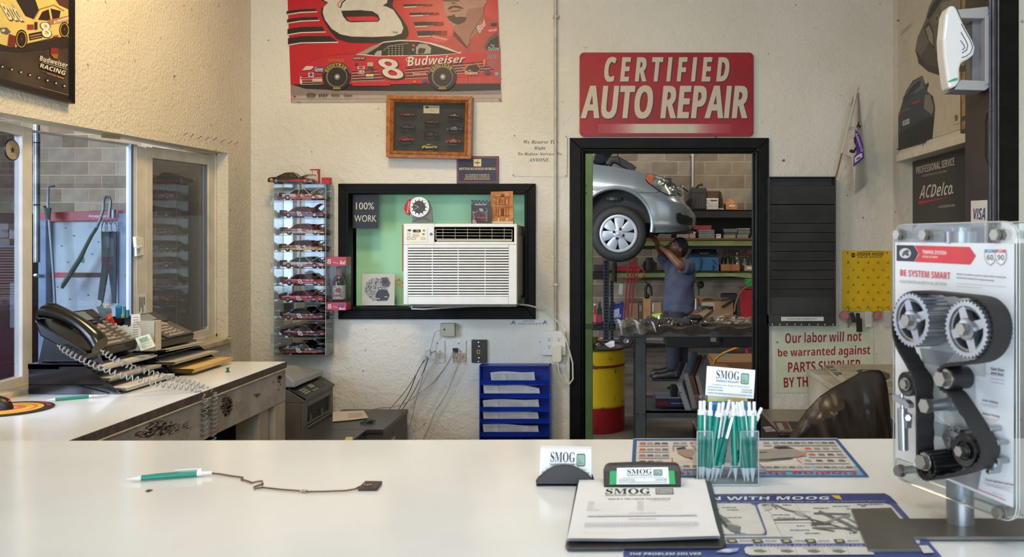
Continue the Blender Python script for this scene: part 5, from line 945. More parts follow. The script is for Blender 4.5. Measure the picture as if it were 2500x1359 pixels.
cv=CV(onZ(zt1+.0075),start=.0003);[cv.words(850,885,1010+3*k,1.2,(150,140,136),k,-.1)for k in range(4)];cv.build('print',o)
b=MB(mat('strap_green',(30,84,54),.5));c0=PZ(898,1029,zt1+.006);b.tube([c0+Vector((.028*cos(a)*(1+.3*sin(2*a)),.016*sin(a+.6),.003*sin(3*a)))for a in[k*.35 for k in range(19)]],.0035,6);b.tube([c0+Vector((.02*cos(a),.02*sin(2*a),.005))for a in[k*.35 for k in range(19)]],.003,6);o=b.build('rubber_band',None,loc=c0);tag(o,'tangled green band lying on the dark grey cabinet','band')
M_pr=mat('printer_grey',(98,94,88),.45,var=.06);M_prl=mat('printer_light',(152,154,154),.4,var=.04);M_prd=mat('printer_panel',(38,37,35),.4);M_prk=mat('printer_keys',(150,150,130),.5)
t=thing('printer','grey multifunction printer facing right beside the side counter post','printer',(-1.6,4.15,.45));XPf=-1.40;y0,y1=3.94,4.345;zA2,zB2=.80,.93;zb0=.46
b=MB(mat('stand_dark',(50,48,46),.6));b.box(-1.80,-1.42,3.96,4.33,0,zb0-.001);o=b.build('printer_stand',None,loc=(-1.6,4.15,0));tag(o,'dark stand under the grey printer','stand')
b=MB(M_pr);b.box(-1.82,XPf-.02,y0,y1,zb0,zA2-.03);b.box(XPf-.02,XPf,y0,y0+.04,zb0,zA2-.03);b.box(XPf-.02,XPf,y1-.035,y1,zb0,zA2-.03);b.box(XPf-.02,XPf,y0+.04,y1-.035,zA2-.055,zA2-.03);b.box(XPf-.02,XPf,y0+.04,y1-.035,zb0,.655);b.build('body',t,bevel=.004)
b=MB(M_pr);b.prism([(-1.82,y0,zA2-.03),(XPf,y0,zA2-.03),(XPf,y0,zA2-.018),(-1.475,y0,zA2+.03),(-1.82,y0,zA2+.03)],(0,y1-y0,0));b.build('upper_body',t,bevel=.003)
b=MB(M_hole);b.box(XPf-.018,XPf-.014,y0+.04,y1-.035,.655,zA2-.055);b.build('tray_opening',t)
b=MB(M_pr);b.prism([(XPf-.1,y0+.04,.70),(XPf-.005,y0+.04,.66),(XPf-.005,y1-.035,.66),(XPf-.1,y1-.035,.70)],(0,0,.004));b.box(XPf-.014,XPf-.004,y0+.10,y0+.11,.66,.70);b.box(XPf-.014,XPf-.004,y1-.15,y1-.14,.66,.70);b.build('output_tray',t)
b=MB(M_prd);b.prism([(XPf+.008,y0-.002,zA2-.017),(-1.475,y0-.002,zA2+.034),(-1.475,y0-.002,zA2+.040),(XPf+.008,y0-.002,zA2-.008)],(0,y1-y0+.004,0));cpn=b.build('control_panel',t,bevel=.004)
def pk(u,v,du,dv,m,nm='key'):
 f=lambda a,c:Vector((XPf-.0-.07*a,y0+.02+.36*c,zA2-.0035+.040*a+.001));q=[f(u,v),f(u+du,v),f(u+du,v+dv),f(u,v+dv)];b=MB(m);b.hexa(q,[p+Vector((0,0,.003))for p in q]);b.build(nm,t)
for i in range(3):
 for j in range(4):pk(.15+i*.17,.06+j*.052,.09,.032,M_prk)
pk(.35,.38,.3,.16,mat('printer_lcd',(120,124,116),.2),'screen')
for i in range(3):
 for j in range(4):pk(.15+i*.19,.62+j*.075,.1,.035,mat('printer_keys_dark',(96,94,84),.5))
for j in range(3):pk(.08,.34+j*.075,.1,.04,M_prk)
b=MB(M_prl);b.prism([(-1.82,y0+.0,zA2+.041),(-1.445,y0+.0,zA2+.041),(-1.45,y0+.0,zA2+.07),(-1.50,y0+.0,zA2+.118),(-1.82,y0+.0,zA2+.118)],(0,.19,0));b.build('document_feeder',t,bevel=.006)
b=MB(M_prl);b.prism([(-1.82,y0+.192,zA2+.041),(-1.445,y0+.192,zA2+.041),(-1.445,y0+.192,zA2+.066),(-1.60,y0+.192,zA2+.09),(-1.82,y0+.192,zA2+.09)],(0,.20,0));b.build('feeder_tray',t,bevel=.003)
b=MB(M_hole);b.box(XPf-.0005,XPf+.001,y0+.04,y1-.02,.612,.614);b.box(XPf-.0005,XPf+.001,y0+.04,y1-.02,.572,.5735);b.box(XPf-.0005,XPf+.0015,y0+.15,y1-.17,.622,.630);b.box(XPf-.0005,XPf+.001,y0,y1,.53,.5315);b.box(-1.72,-1.719,y0-.001,y0,zb0,.77);b.build('seam',t)
b=MB(mat('badge_oval',(150,146,140),.4));b.ball((XPf,y0+.2,.592),.01,10,sc=(.15,1.4,.7));b.build('badge',t)
# ------------------------------------------------------------ black wall file right of the door
M_bf=mat('file_black',(56,55,54),.45,c2=(46,45,45),vscale=6,spec=.3)
lips=[454,476,500,522,545,568,591,614,637,660,683,706]
t,yf=wallfile('wall_file','tall black wall-mounted file rack right of the doorway',1877,2041,431,P(0,794,4.42).z,lips,M_bf,.075,.042)
b=MB(M_bf);xa,xb=P(1877,0,yf).x,P(2041,0,yf).x;b.box(xa,xb,yf-.002,YB-.001,P(0,795,yf).z,P(0,768,yf).z);b.build('bottom_panel',t,bevel=.002)
b=MB(M_bf);b.box(xa+.006,xb-.006,yf+.012,yf+.016,P(0,768,yf).z,P(0,706,yf).z);b.build('pocket',t)
b=MB(mat('label_white',(0,0,0)));b.prism([P(x,y,yf-.0025)for x,y in((1907,773),(2011,773),(2011,783),(1907,783))],(0,.0008,0));s=b.build('label',t)
cv=CV(onY(yf-.0025),start=.0003);cv.text('WAITING FOR AUTHORIZATION',1922,776,1994,780.5,(70,70,74),'bs');cv.build('lettering',s)
for x in(1886,1904,1922,1941,1957,1976,1997,2014,2034):b=MB(mat('rivet_steel',(170,170,170),.3,.8));b.ball(P(x,792,yf-.002),.0048,8,sc=(1,.6,1));b.build('rivet',t)
# ------------------------------------------------------------ yellow key board
t,s=board('key_board','yellow key board with rows of brass hooks','key board',[(2057,611),(2175,612),(2176,762),(2056,759)],YB-.008,.007,mat('board_yellow',(226,184,20),.4,var=.04),bevel=.001)
cv=CV(onY(YB-.008),start=.0004);cv.text('UNDER HOOD',2092,616,2157,624,(30,24,20),'bi');cv.text('SALES GROUP',2093,625.5,2154,629,(30,24,20),'bi');cv.line([(2093,616),(2110,613.4),(2155,614),(2158,616)],.9,(30,24,20));cv.ell(2083,622.5,6.5,6,(30,24,20),6);cv.rect(2077,621,2089,624,(200,160,30));cv.text('NAPA',2078,621.4,2088,623.6,(30,24,20),'b')
[cv.ell(x,y,1.8,1.8,(30,24,20),8)for x,y in((2069,617),(2166,617))];cv.build('lettering',s)
M_br=mat('brass',(190,150,60),.3,.9)
r=random.Random(4)
for k in range(7):
 for j in range(5 if k%2==0 else 4):
  x=2069+24.3*j+(0 if k%2==0 else 12.5);y=641+18.1*k;p=P(x,y,YB-.008);b=MB(M_br)
  b.tube([p,p+Vector((0,-.014,0)),p+Vector((0,-.020,-.002)),p+Vector((0,-.024,.004)),p+Vector((0,-.024,.010))],.0016,5);b.cyl(p,p+Vector((0,-.002,0)),.0035,n=8);b.build('hook',t)
def keys(name,label,x,y,tagc,shape,kl,seed):
 t=thing(name,label,'keys',P(x,y,YB-.03),group='keys on the yellow board');Yk=YB-.032
 b=MB(mat('ring_steel',(170,164,150),.3,.9));c=P(x,y+5,Yk);b.tube([c+Vector((.013*cos(a),0,.013*sin(a)))for a in[i*pi/8 for i in range(17)]],.0009,5);b.build('key_ring',t)
 b=MB(mat('tag_%d_%d_%d'%tagc,tagc,.35));
 if shape=='round':b.cyl(P(x-8,y+20,Yk),P(x-8,y+20,Yk-.004),.024,n=20)
 elif shape=='fob':b.prism([P(q[0]+x,q[1]+y,Yk-.004)for q in((-3,12),(6,10),(14,34),(3,36))],(0,.010,0))
 elif shape=='long':b.prism([P(q[0]+x,q[1]+y,Yk-.004)for q in((-4,14),(4,14),(5,26),(10,28),(10,60),(-3,60),(-4,28))],(0,.010,0))
 else:b.prism([P(q[0]+x,q[1]+y,Yk-.002)for q in((-8,8),(8,8),(8,46),(-8,46))],(0,.002,0))
 tg=b.build('key_tag',t,bevel=.001)
 if kl:
  b=MB(mat('key_metal',(150,146,136),.3,.9));b.prism([P(q[0]+x,q[1]+y,Yk)for q in kl],(0,.002,0));b.build('key',t)
 if shape=='tag':cv=CV(onY(Yk-.002),start=.0003);[cv.words(x-6,x+6,y+13+4*i,1.2,(130,130,134),i+seed)for i in range(7)];cv.build('print',tg)
 if shape=='round':cv=CV(onY(Yk-.004),start=.0003);[cv.words(x-15,x-1,y+15+4.5*i,2,(206,170,160),i+seed)for i in range(3)];cv.build('print',tg)
keys('key_set','keys with a round red tag, farthest left on the yellow board',2069,750,(150,34,40),'round',((0,14),(5,14),(4,50),(1,50)),1)
keys('key_set','black and silver car key fob beside the round red tag',2078,752,(40,40,42),'fob',((-4,12),(0,10),(2,40),(-2,42)),2)
keys('key_set','long black car key hanging under the middle left of the yellow board',2095,750,(30,28,28),'long',None,3)
keys('key_set','white paper tag hanging under the middle of the yellow board',2120,752,(206,204,200),'tag',None,4)
keys('key_set','keys with a dark red tag under the right side of the yellow board',2150,750,(140,26,34),'round',((-16,10),(-13,10),(-14,34),(-17,34)),5)
keys('key_set','white tag with a black key, farthest right on the yellow board',2166,750,(196,194,190),'tag',((-3,12),(4,12),(5,44),(-2,44)),6)
# ------------------------------------------------------------ labour sign
t,s=board('labor_sign','pale green sheet with red lettering about labor warranty, below the black file rack','sign',[(1889,801),(2108,796),(2132,797),(2134,905),(2040,958),(1897,959)],YB-.003,.0015,mat('sheet_green',(204,208,180),.6,var=.03),bevel=0)
cv=CV(onY(YB-.003),start=.0004);rd=(150,16,40)
cv.text4('Our labor will not',(1917,812),(2104,808),(2103,832),(1917,838),rd,'b');cv.text4('be warranted against',(1899,851),(2125,842),(2124,871),(1900,876),rd,'b');cv.text4('PARTS SUPPLIER',(1924,884),(2102,877),(2102,902),(1924,909),rd,'b');cv.text4('BY THE CUSTOMER',(1913,921),(2110,912),(2110,938),(1914,946),rd,'b');cv.build('lettering',s)
pushpin(P(1897,835,YB-.003),(0,-1,0),(40,90,130),'blue push pin at the left edge of the pale green sheet',None,.8);pushpin(P(1901,807,YB-.003),(0,-1,0),(196,196,190),'clear push pin at the top left of the pale green sheet','clear pins of the pale green sheet',.8);pushpin(P(2121,799,YB-.003),(0,-1,0),(196,196,190),'clear push pin at the top right of the pale green sheet','clear pins of the pale green sheet',.8)
# ------------------------------------------------------------ flag
t=thing('flag','small white flag with purple emblem on a wooden stick behind the black file rack','flag',P(2041,430,4.44));pb=P(2041,432,4.45);pt=P(2094,214,4.26)
b=MB(mat('stick_wood',(150,104,56),.5));b.cyl(pb,pb.lerp(pt,.30),.0045,n=8);b.build('stick',t);b=MB(mat('stick_white',(206,198,184),.4));b.cyl(pb.lerp(pt,.28),pt,.006,n=8);b.ball(pt,.009,10);b.build('sleeve',t,smooth=True)
M_fl=mat('flag_cloth',(208,202,190),.8,var=.04,vscale=12)
A=pb.lerp(pt,.30);B=pb.lerp(pt,.96)
def flag(u,v):
 K=[(2053,370,4.43),(2078,382,4.36),(2084,440,4.30),(2086,476,4.28),(2104,462,4.30),(2119,444,4.33)];x=v*5;i=min(4,int(x));f=x-i
 c=[K[i][k]+(K[i+1][k]-K[i][k])*f for k in range(3)];T=(2093+4*v,226,4.27+.03*v);r_=P(c[0],c[1],c[2]).lerp(P(*T),u**(1+.35*v));g=.022*sin(v*2.6*pi)*(1-u*.7);return r_+Vector((g*.3,g,0))
b=MB(M_fl);b.grid(flag,16,20);fl=b.build('cloth',t,smooth=True)
b=MB(M_fl);b.grid(lambda u,v:flag(u,v)+Vector((.0008,.0012,0)),16,20);b.build('cloth_back',t,smooth=True)
cv=CV(lambda x,y,d:P(x,y,4.252-d),T=ZT(1860,200,3.237),start=.0002);pu=(84,40,140)
b=MB(mat('flag_purple',(86,44,140),.8));bk=MB(mat('flag_black',(34,28,34),.8))
def fz(px,py):
 X,Y=1860+px/3.237,200+py/3.237;best=None
 return P(X,Y,4.262)
for pts in([(738,370),(775,420),(800,500),(808,600),(722,672),(728,590),(752,560),(745,530),(735,470)],):b.prism([fz(*q)for q in pts],(0,.0008,0))
b.build('emblem',fl)
for pts in([(742,365),(770,305),(768,340),(786,345),(770,372),(764,350)],[(690,545),(705,530),(722,540),(745,505),(730,480),(726,440),(735,430),(748,520),(735,560),(712,562),(696,556)]):bk.prism([fz(*q)+Vector((0,-.001,0))for q in pts],(0,.0008,0))
bk.build('emblem',fl)
cv.poly([(732,600),(760,575),(790,560),(795,590),(760,620),(735,640)],(206,200,190));cv.poly([(745,605),(775,588),(780,596),(752,618)],pu)
cv.text4('AMENTO',(752,400),(800,545),(784,552),(738,410),(214,206,200),'b');[cv.line([(690+12*k,385-10*k),(700+10*k,350),(694+12*k,380)],2,(60,54,54))for k in range(4)];cv.line([(692,440),(720,415),(700,450)],2.5,(60,54,54));cv.build('lettering',fl)
b=MB(mat('tube_white',(206,200,188),.5));b.cyl(P(2080,236,4.46),P(2076,254,4.46),.008,n=12);b.cyl(P(2078,245,4.46),P(2078,245,4.499),.003,n=8);o=b.build('door_sensor',None,loc=P(2078,245,4.48));tag(o,'small white tube fixed to the wall left of the flag','sensor')
# ------------------------------------------------------------ white cabinet with papers, grey box, chair
t=thing('white_cabinet','scuffed white cabinet in the corner behind the chair','cabinet',(1.25,4.17,0));zc4=1.5-307/F*4.45+.0;xw=1.028
b=MB(mat('enamel_white',(206,200,186),.4,c2=(186,178,160),vscale=4));b.box(xw,XR-.006,3.90,4.46,0,zc4-.03);b.build('body',t,bevel=.006);b=MB(mat('enamel_white',(0,0,0)));b.box(xw-.006,XR-.004,3.885,4.465,zc4-.028,zc4);b.build('top',t,bevel=.004)
def pile(name,label,q,z,h,m,cat='papers'):
 b=MB(m);pts=[PZ(x,y,z)for x,y in q];n=5
 for k in range(n):o_=Vector((r.uniform(-.004,.004),r.uniform(-.004,.004),0));b.prism([p+o_+Vector((0,0,k*h/n))for p in pts],(0,0,h/n*.82))
 o=b.build(name,None,loc=pts[0]);tag(o,label,cat);MW[o.name]=Matrix.Translation(o.location);return o
o=pile('newspaper_stack','stack of printed papers on the white cabinet behind the chair',((1995,884),(2210,884),(2200,940),(2072,945)),zc4+.001,.022,mat('newsprint',(206,196,178),.8,var=.06,vscale=60))
cv=CV(onZ(zc4+.0235),T=ZT(1840,580,2.7175),start=.0004)
for(x,y,w_,h)in((470,848,55,12),(495,872,50,10),(525,890,55,16)):cv.poly([(x,y),(x+w_,y),(x+w_+6,y+h),(x+6,y+h)],(70,64,60));cv.words(x+4,x+w_,y+h/2,5,(196,190,176),x)
for k in range(9):cv.words(560+6*k,680,846+k*11,2.4,(150,144,134),k)
for k in range(4):cv.words(700,940,842+k*9,2.0,(170,162,150),k+30)
cv.poly([(682,878),(700,874),(830,876),(900,900),(905,925),(880,940),(800,915),(700,905)],(34,32,34));cv.poly([(720,880),(800,878),(840,890),(730,895)],(206,180,60));cv.poly([(730,886),(800,884),(830,889),(735,892)],(226,222,210));cv.line([(420,838),(585,965)],2,(150,140,126));cv.build('print',o)
t=thing('storage_box','low grey box with a glossy printed front between the doorway and the chair','box',(.86,3.6,0));zb6=P(0,998,3.9).z
b=MB(mat('box_grey_top',(124,118,108),.25,var=.05));b.box(.675,1.02,3.46,3.90,zb6-.012,zb6);b.build('lid',t,bevel=.003);b=MB(mat('box_dark',(50,48,50),.3,var=.1));b.box(.68,1.015,3.47,3.89,0,zb6-.012);s=b.build('body',t,bevel=.003)
cv=CV(onY(3.47),start=.0005);cv.poly([(1862,1042),(1880,1040),(1895,1052),(1870,1054)],(206,206,204));cv.poly([(1886,1028),(1920,1028),(1935,1060),(1905,1062)],(130,96,86));cv.poly([(1895,1032),(1908,1032),(1920,1056),(1908,1058)],(186,180,176));cv.poly([(1922,1028),(1948,1028),(1960,1058),(1942,1060)],(96,88,84));[cv.line([(1866+k*3,1044),(1868+k*3,1052)],1,(40,40,40))for k in range(7)];cv.build('print',s)
t=thing('office_chair','dark brown leather office chair turned away behind the counter','chair',(.80,2.95,0));M_le=mat('leather_brown',(50,40,35),.34,c2=(38,30,27),vscale=7,bump=.3,bscale=34,dist=.004)
Yc=2.72
prof=[(1925,1068),(1945,1035),(1970,1000),(2000,968),(2030,947),(2065,928),(2100,908),(2128,902),(2150,904),(2162,920),(2170,960),(2175,1010),(2178,1068)]
def top_at(x):
 for(a,ya),(c,yc_)in zip(prof,prof[1:]):
  if a<=x<=c:return ya+(yc_-ya)*(x-a)/(c-a)
 return 1068
b=MB(M_le)
def back(u,v):
 x=1925+253*u;yt=top_at(x);y=yt+(1180-yt)*v;bul=sin(pi*min(1,u))*.07*min(1,v*3+.25);fold=(.012*sin((u*5+v*1.2)*3)+.007*abs(sin((u*11-v*3)*2.2)))*min(1,v*4)
 f2=.05*math.exp(-((x-2065)/48)**2)*(1 if y>985+abs(x-2065)*.6 else 0.0)
 return P(x,y,Yc-bul-fold-f2*.6+.05*u)
b.grid(back,50,26);bb2=b.build('backrest',t,smooth=True,angle=80);so=bb2.modifiers.new('thick','SOLIDIFY');so.thickness=.07;so.offset=-1
b=MB(M_le);b.box(.66,1.02,2.80,3.22,.46,.55);b.build('seat',t,bevel=.03,seg=4);b=MB(M_black);b.cyl((.85,3.0,.12),(.85,3.0,.46),.03);b.build('column',t);b=MB(M_black);b.box(.80,.88,2.76,2.80,.48,.75);b.build('back_bracket',t)
for k in range(5):a=k*2*pi/5+.3;b=MB(M_black);b.tube([(.85,3.0,.12),(.85+.27*cos(a),3.0+.27*sin(a),.07)],[.025,.015],8);lg=b.build('leg',t);b=MB(M_black);b.cyl((.85+.27*cos(a)-.02,3.0+.27*sin(a),.03),(.85+.27*cos(a)+.02,3.0+.27*sin(a),.03),.03,n=12);b.build('caster',lg)
# ------------------------------------------------------------ right wall
t=thing('sports_car_poster','pale poster of two sports cars on the right wall above the ledge','poster',PX(2270,200,XR));b=MB(mat('poster_pale',(206,198,180),.5,var=.03));X0=XR-.002;ya=PX(2193,0,X0).y;yb_=3.53
z0_=P(0,365,ya).z;b.box(X0-.0006,XR-.0003,yb_,ya,z0_,3.0);s=b.build('sheet',t)
cv=CV(onX(X0-.001,-1),T=ZT(2160,0,2.4265),start=.0003);tp=(70,60,52)
cv.poly([(180,300),(195,220),(240,120),(262,40),(300,-40),(480,-60),(480,420),(330,450),(260,425),(205,380)],(112,102,90));cv.poly([(250,100),(285,20),(330,-30),(340,0),(300,60),(262,118)],(44,40,38));cv.poly([(230,165),(262,120),(290,190),(296,300),(280,290),(240,200)],(60,54,50));cv.poly([(242,170),(262,150),(284,200),(288,270),(262,240)],(150,142,130));cv.ell(308,110,14,22,(150,140,124));cv.ell(308,110,9,15,(90,82,74));cv.poly([(186,300),(215,340),(260,380),(330,400),(330,445),(255,422),(200,375)],(62,54,48));cv.poly([(330,20),(470,-20),(470,60),(340,120)],(140,130,116));cv.poly([(215,330),(260,250),(320,330),(320,400),(250,385)],(84,74,66))
cv.poly([(80,690),(100,620),(125,540),(165,478),(222,448),(240,500),(258,490),(250,540),(285,570),(298,640),(290,720),(240,845),(80,890)],(64,70,80));cv.poly([(120,570),(140,520),(180,480),(225,452),(232,520),(190,545)],(96,110,126));cv.poly([(128,570),(146,528),(184,490),(215,470),(210,510),(170,540)],(40,44,50));[cv.line([(105,610-k*8),(175,560-k*8)],3,(30,32,36))for k in range(5)];cv.poly([(90,650),(200,600),(235,620),(230,720),(90,780)],(54,62,76));cv.poly([(165,605),(208,588),(206,600),(168,620)],(170,60,50));cv.poly([(80,670),(95,655),(95,680),(82,690)],(170,60,50));cv.poly([(106,718),(146,700),(146,730),(106,746)],(206,204,198));cv.text4('S9011',(110,722),(142,707),(142,724),(110,740),(60,60,60),'b');cv.poly([(80,790),(240,700),(292,690),(280,820),(80,890)],(34,32,34));cv.poly([(230,640),(240,560),(270,560),(292,640),(280,680)],(130,128,122));cv.line([(102,660),(150,640)],3,(130,134,140));cv.poly([(245,500),(258,488),(258,510),(246,520)],(40,42,46))
for k in range(4):cv.words(95,160,190+k*9-k*2,2.2,(150,142,128),k,-.9)
for k in range(4):
 for j in range(3):cv.words(108,135,245+k*36+j*7,2,(160,152,138),k*3+j,-.3)
cv.poly([(414,682),(427,680),(427,705),(420,718),(414,705)],(150,110,60));cv.words(402,445,738,3,(100,92,80),2,-.2);cv.build('printed_picture',s)
for x,y in((2195,50),(2194,364)):pushpin(PX(x,y,X0),(-1,0,0),(20,110,60),'green push pin at the %s left corner of the sports car poster'%('upper' if y<200 else 'lower'),'green pins of the sports car poster',.9)
t=thing('parts_sign','dark shop sign with white lettering in the recess under the ledge','sign',PX(2290,440,1.54));b=MB(mat('sign_dark',(46,40,38),.35,var=.1));ya=PX(2229,0,1.538).y;b.box(1.536,1.5435,3.05,ya,1.0,1.915);s=b.build('panel',t)
cv=CV(onX(1.5355,-1),T=ZT(2160,0,2.4265),start=.0003);wt=(206,202,194)
cv.text4('PROFESSIONAL SERVICE',(186,990),(411,932),(411,978),(186,1032),wt,'b');cv.text4('FEATURING HIGH-QUALITY PARTS FROM',(222,1035),(366,1006),(366,1022),(222,1052),(170,160,156),'b');cv.line([(187,1052),(216,1047)],4,(150,50,70));cv.line([(370,1012),(411,1003)],4,(90,70,140))
cv.text4('ACDelco',(212,1095),(404,1072),(398,1150),(203,1178),wt,'bi');cv.poly([(198,1192),(388,1166),(200,1212)],(180,40,46));cv.text4('LOCAL AND INDEPENDENTLY OWNED',(318,1218),(416,1208),(416,1222),(318,1232),(190,184,178),'b');cv.ell(402,1140,5,6,wt,10);cv.build('lettering',s)
t=thing('award_plaque','brown wooden plaque with brass plates beside the sports car poster','plaque',PX(2353,150,XR));b=MB(mat('plaque_wood',(78,52,36),.4,var=.1));ya=PX(2345,0,XR-.02).y;b.box(XR-.022,XR-.003,3.25,ya,P(0,326,ya).z,2.6);s=b.build('board',t,bevel=.003)
b=MB(mat('plaque_brass',(186,152,84),.35,.4,c2=(150,120,60),vscale=30));[b.box(XR-.024,XR-.022,3.30,PX(2350,0,XR-.02).y,P(0,y1_,3.5).z,P(0,y0_,3.5).z)for y0_,y1_ in((170,280),(292,312),(-80,155))];b.build('plate',t)
t=thing('sanitizer_dispenser','white and grey hand sanitizer dispenser on the dark post','dispenser',(1.2,2.82,1.9));M_dg=mat('dispenser_grey',(166,166,170),.4);M_dw=mat('dispenser_white',(236,238,242),.22,coat=.4);yd=2.80
Zd=lambda x,y:(2160+x/2.4265,y/2.4265)
def dp(q,y0,y1,m,nm,bev=.002):b=MB(m);b.hexa([P(*Zd(*p),yd)+Vector((0,y0,0))for p in q],[P(*Zd(*p),yd)+Vector((0,y1,0))for p in q]);return b.build(nm,t,bevel=bev)
dp([(555,125),(592,95),(600,500),(555,520)],-.05,.05,M_dg,'back_plate');dp([(400,78),(578,60),(585,95),(560,130),(420,128)],-.045,.045,M_dg,'top_arm');dp([(512,130),(556,128),(556,500),(512,490)],-.01,.045,mat('dispenser_inner',(120,120,124),.5),'reservoir');dp([(380,545),(560,550),(600,520),(600,495),(420,488),(405,500)],-.045,.045,M_dg,'drip_tray')
cvp=[(345,60),(375,55),(392,80),(430,165),(480,255),(498,300),(490,345),(450,375),(420,388),(408,420),(405,500),(385,530),(345,545),(335,500),(315,350),(310,250),(325,110)]
dp(cvp,-.052,.012,M_dw,'cover',.008);cv=CV(lambda x,y,d:P(x,y,yd)+Vector((0,-.0528-d,0)),T=lambda x,y:Zd(x,y),start=.0004);gk=(96,96,98)
cv.line([(414,166),(440,215),(470,270),(480,300),(468,335),(440,355),(416,362)],5,gk);cv.line([(412,214),(440,262),(452,290),(445,318),(418,336)],5,gk);cv.line([(410,262),(430,290),(434,305),(420,318)],5,gk);cv.poly([(336,500),(372,482),(395,480),(392,494),(372,498),(340,506)],(60,180,130));cv.build('print',t)
xj=1.2145;t=thing('card_sticker','small white and blue payment card sticker on the dark post','sticker',PX(2390,515,xj));b=MB(mat('sticker_visa',(226,230,236),.4));b.prism([PX(x,y,xj)for x,y in((2371,490),(2411,488),(2411,548),(2371,548))],(-.001,0,0));s=b.build('sticker',t)
cv=CV(onX(xj-.001,-1),start=.0004);cv.text4('VISA',(2376,509),(2406,507),(2405,537),(2377,535),(36,50,130),'bi');cv.poly([(2374,508),(2379,508),(2381,516)],(230,160,50));cv.build('lettering',s)
b=MB(mat('latch_dark',(60,54,48),.4,.3));[b.tube([PX(x,y,xj-.002)for x,y in((2424,270),(2410,276),(2405,300),(2405,385),(2411,400),(2422,402))],.0022,6)];b.prism([PX(x,y,xj)for x,y in((2413,276),(2424,272),(2424,400),(2414,398))],(-.003,0,0));o=b.build('latch_plate',None,loc=PX(2415,330,xj));tag(o,'dark metal latch plate set in the black post','latch')
# ------------------------------------------------------------ front counter: pen on a chain
pt=dup(pen0,label='green and white pen on a bead chain at the left of the white front counter');setpose(pt,PZ(308,1169,ZF+.006),PZ(515,1153,ZF+.006),2.5)
Zc=ZT(280,1120,3.676);t=thing('bead_chain','brown bead chain tying the pen to a dark mount on the white counter','chain',PZ(640,1185,ZF))
pts=[PZ(*Zc(x,y),ZF+.003)for x,y in((872,128),(940,134),(1050,152),(1150,165),(1138,182),(1200,200),(1230,212),(1320,195),(1328,225),(1250,250),(1262,263),(1330,255),(1500,274),(1690,288),(1740,293),(1900,290),(2080,283),(2160,268),(2205,245))]
out=[];rr=[]
for a,c in zip(pts,pts[1:]):
 n=max(1,int((c-a).length/.0006))
 for k in range(n):out.append(a.lerp(c,k/n))
for i in range(len(out)):rr.append(.0007+.0011*abs(sin(i*pi/6)))
b=MB(mat('chain_brown',(112,84,66),.35,.7));b.tube(out,rr,6);b.build('chain',t,smooth=True)
b=MB(mat('chain_clasp',(190,176,160),.25,.9));p=PZ(*Zc(1700,289),ZF+.003);b.ball(p,.003,8,sc=(2.4,1,1));b.build('clasp',t)
b=MB(mat('mount_brown',(64,48,38),.5,c2=(50,38,30),vscale=60));q=[PZ(*Zc(x,y),ZF+.001)for x,y in((2182,284),(2355,282),(2402,222),(2250,220))];b.prism(q,(0,0,.005));o=b.build('chain_mount',None,loc=q[0],bevel=.0008);tag(o,'small dark brown pad glued to the white counter at the chain end','mount');MW[o.name]=Matrix.Translation(o.location)
for k in range(3):b=MB(mat('chain_clasp',(0,0,0)));b.ball(PZ(*Zc(2246+k*24,232+(k%2)*5),ZF+.008),.0022,8);b.build('bead',o)
# ------------------------------------------------------------ counter mats
def matobj(name,label,q,z,th,m):
 t=thing(name,label,'counter mat',sum([PZ(x,y,z)for x,y in q],Vector())/len(q));b=MB(m);b.prism([PZ(x,y,z)for x,y in q],(0,0,th));return t,b.build('sheet',t)
def lerpq(q):
 TL,TR,BR,BL=q
 def f(u,v):a=(TL[0]+(TR[0]-TL[0])*u,TL[1]+(TR[1]-TL[1])*u);c=(BL[0]+(BR[0]-BL[0])*u,BL[1]+(BR[1]-BL[1])*u);return(a[0]+(c[0]-a[0])*v,a[1]+(c[1]-a[1])*v)
 return f
def quadproj(q3):
 """unit square to a flat quad given by 3-D corners TL, TR, BR, BL"""
 TL,TR,BR,BL=q3;n=(TR-TL).cross(BL-TL).normalized();n=-n if n.z<0 else n
 return lambda u,v,d:(TL.lerp(TR,u)).lerp(BL.lerp(BR,u),v)+n*d
z=ZF+.0006;q=[(1546,1071),(2044,1070),(2122,1163),(1540,1163)]
t,s=matobj('counter_mat','white and blue parts mat under the pen holder, far edge of the counter',q,z,.0012,mat('mat_white',(216,212,208),.3,var=.03))
q3=[PZ(x,y,z+.0012)for x,y in q];pv=lambda a,c,s_:(1/a-1/(a+(c-a)*s_))/(1/a-1/c)
Qp=quadproj(q3);cv=CV(lambda u,v,d:Qp(u,pv(476,568,v),d),start=.0002,step=.00003);bl=(40,92,150);g1=(196,190,186)
cv.rect(0,0,1,.05,bl);cv.rect(0,0,.018,1,bl);cv.rect(.982,0,1,1,bl);cv.rect(0,.97,1,1,bl);cv.rect(.018,.72,.982,.97,(150,182,206));cv.rect(.018,.84,.982,.97,(112,160,196))
r=random.Random(9)
def cell(x0,y0,x1,y1,n,red=True):
 cv.rect(x0,y0,x1,y1,(206,200,198));cv.line([(x0,y1+.01),(x1,y1+.01)],.012,(90,120,170))
 for k in range(n):
  cx=x0+(x1-x0)*(k+.5)/n;cy=(y0+y1)/2;c=(196,92,56)if red and k==0 else r.choice([(112,112,104),(140,140,130),(96,90,84),(150,156,150)]);cv.poly([(cx-.012,cy-.03),(cx+.012,cy-.03),(cx+.016,cy+.02),(cx-.016,cy+.02)],c);cv.rect(cx-.014,cy+.025,cx+.014,cy+.038,(150,144,140));cv.d-=2*cv.step
 cv.up()
for k in range(4):cell(.03,.07+k*.16,.17 if k<3 else .14,.19+k*.16,4 if k<3 else 3,k<3)
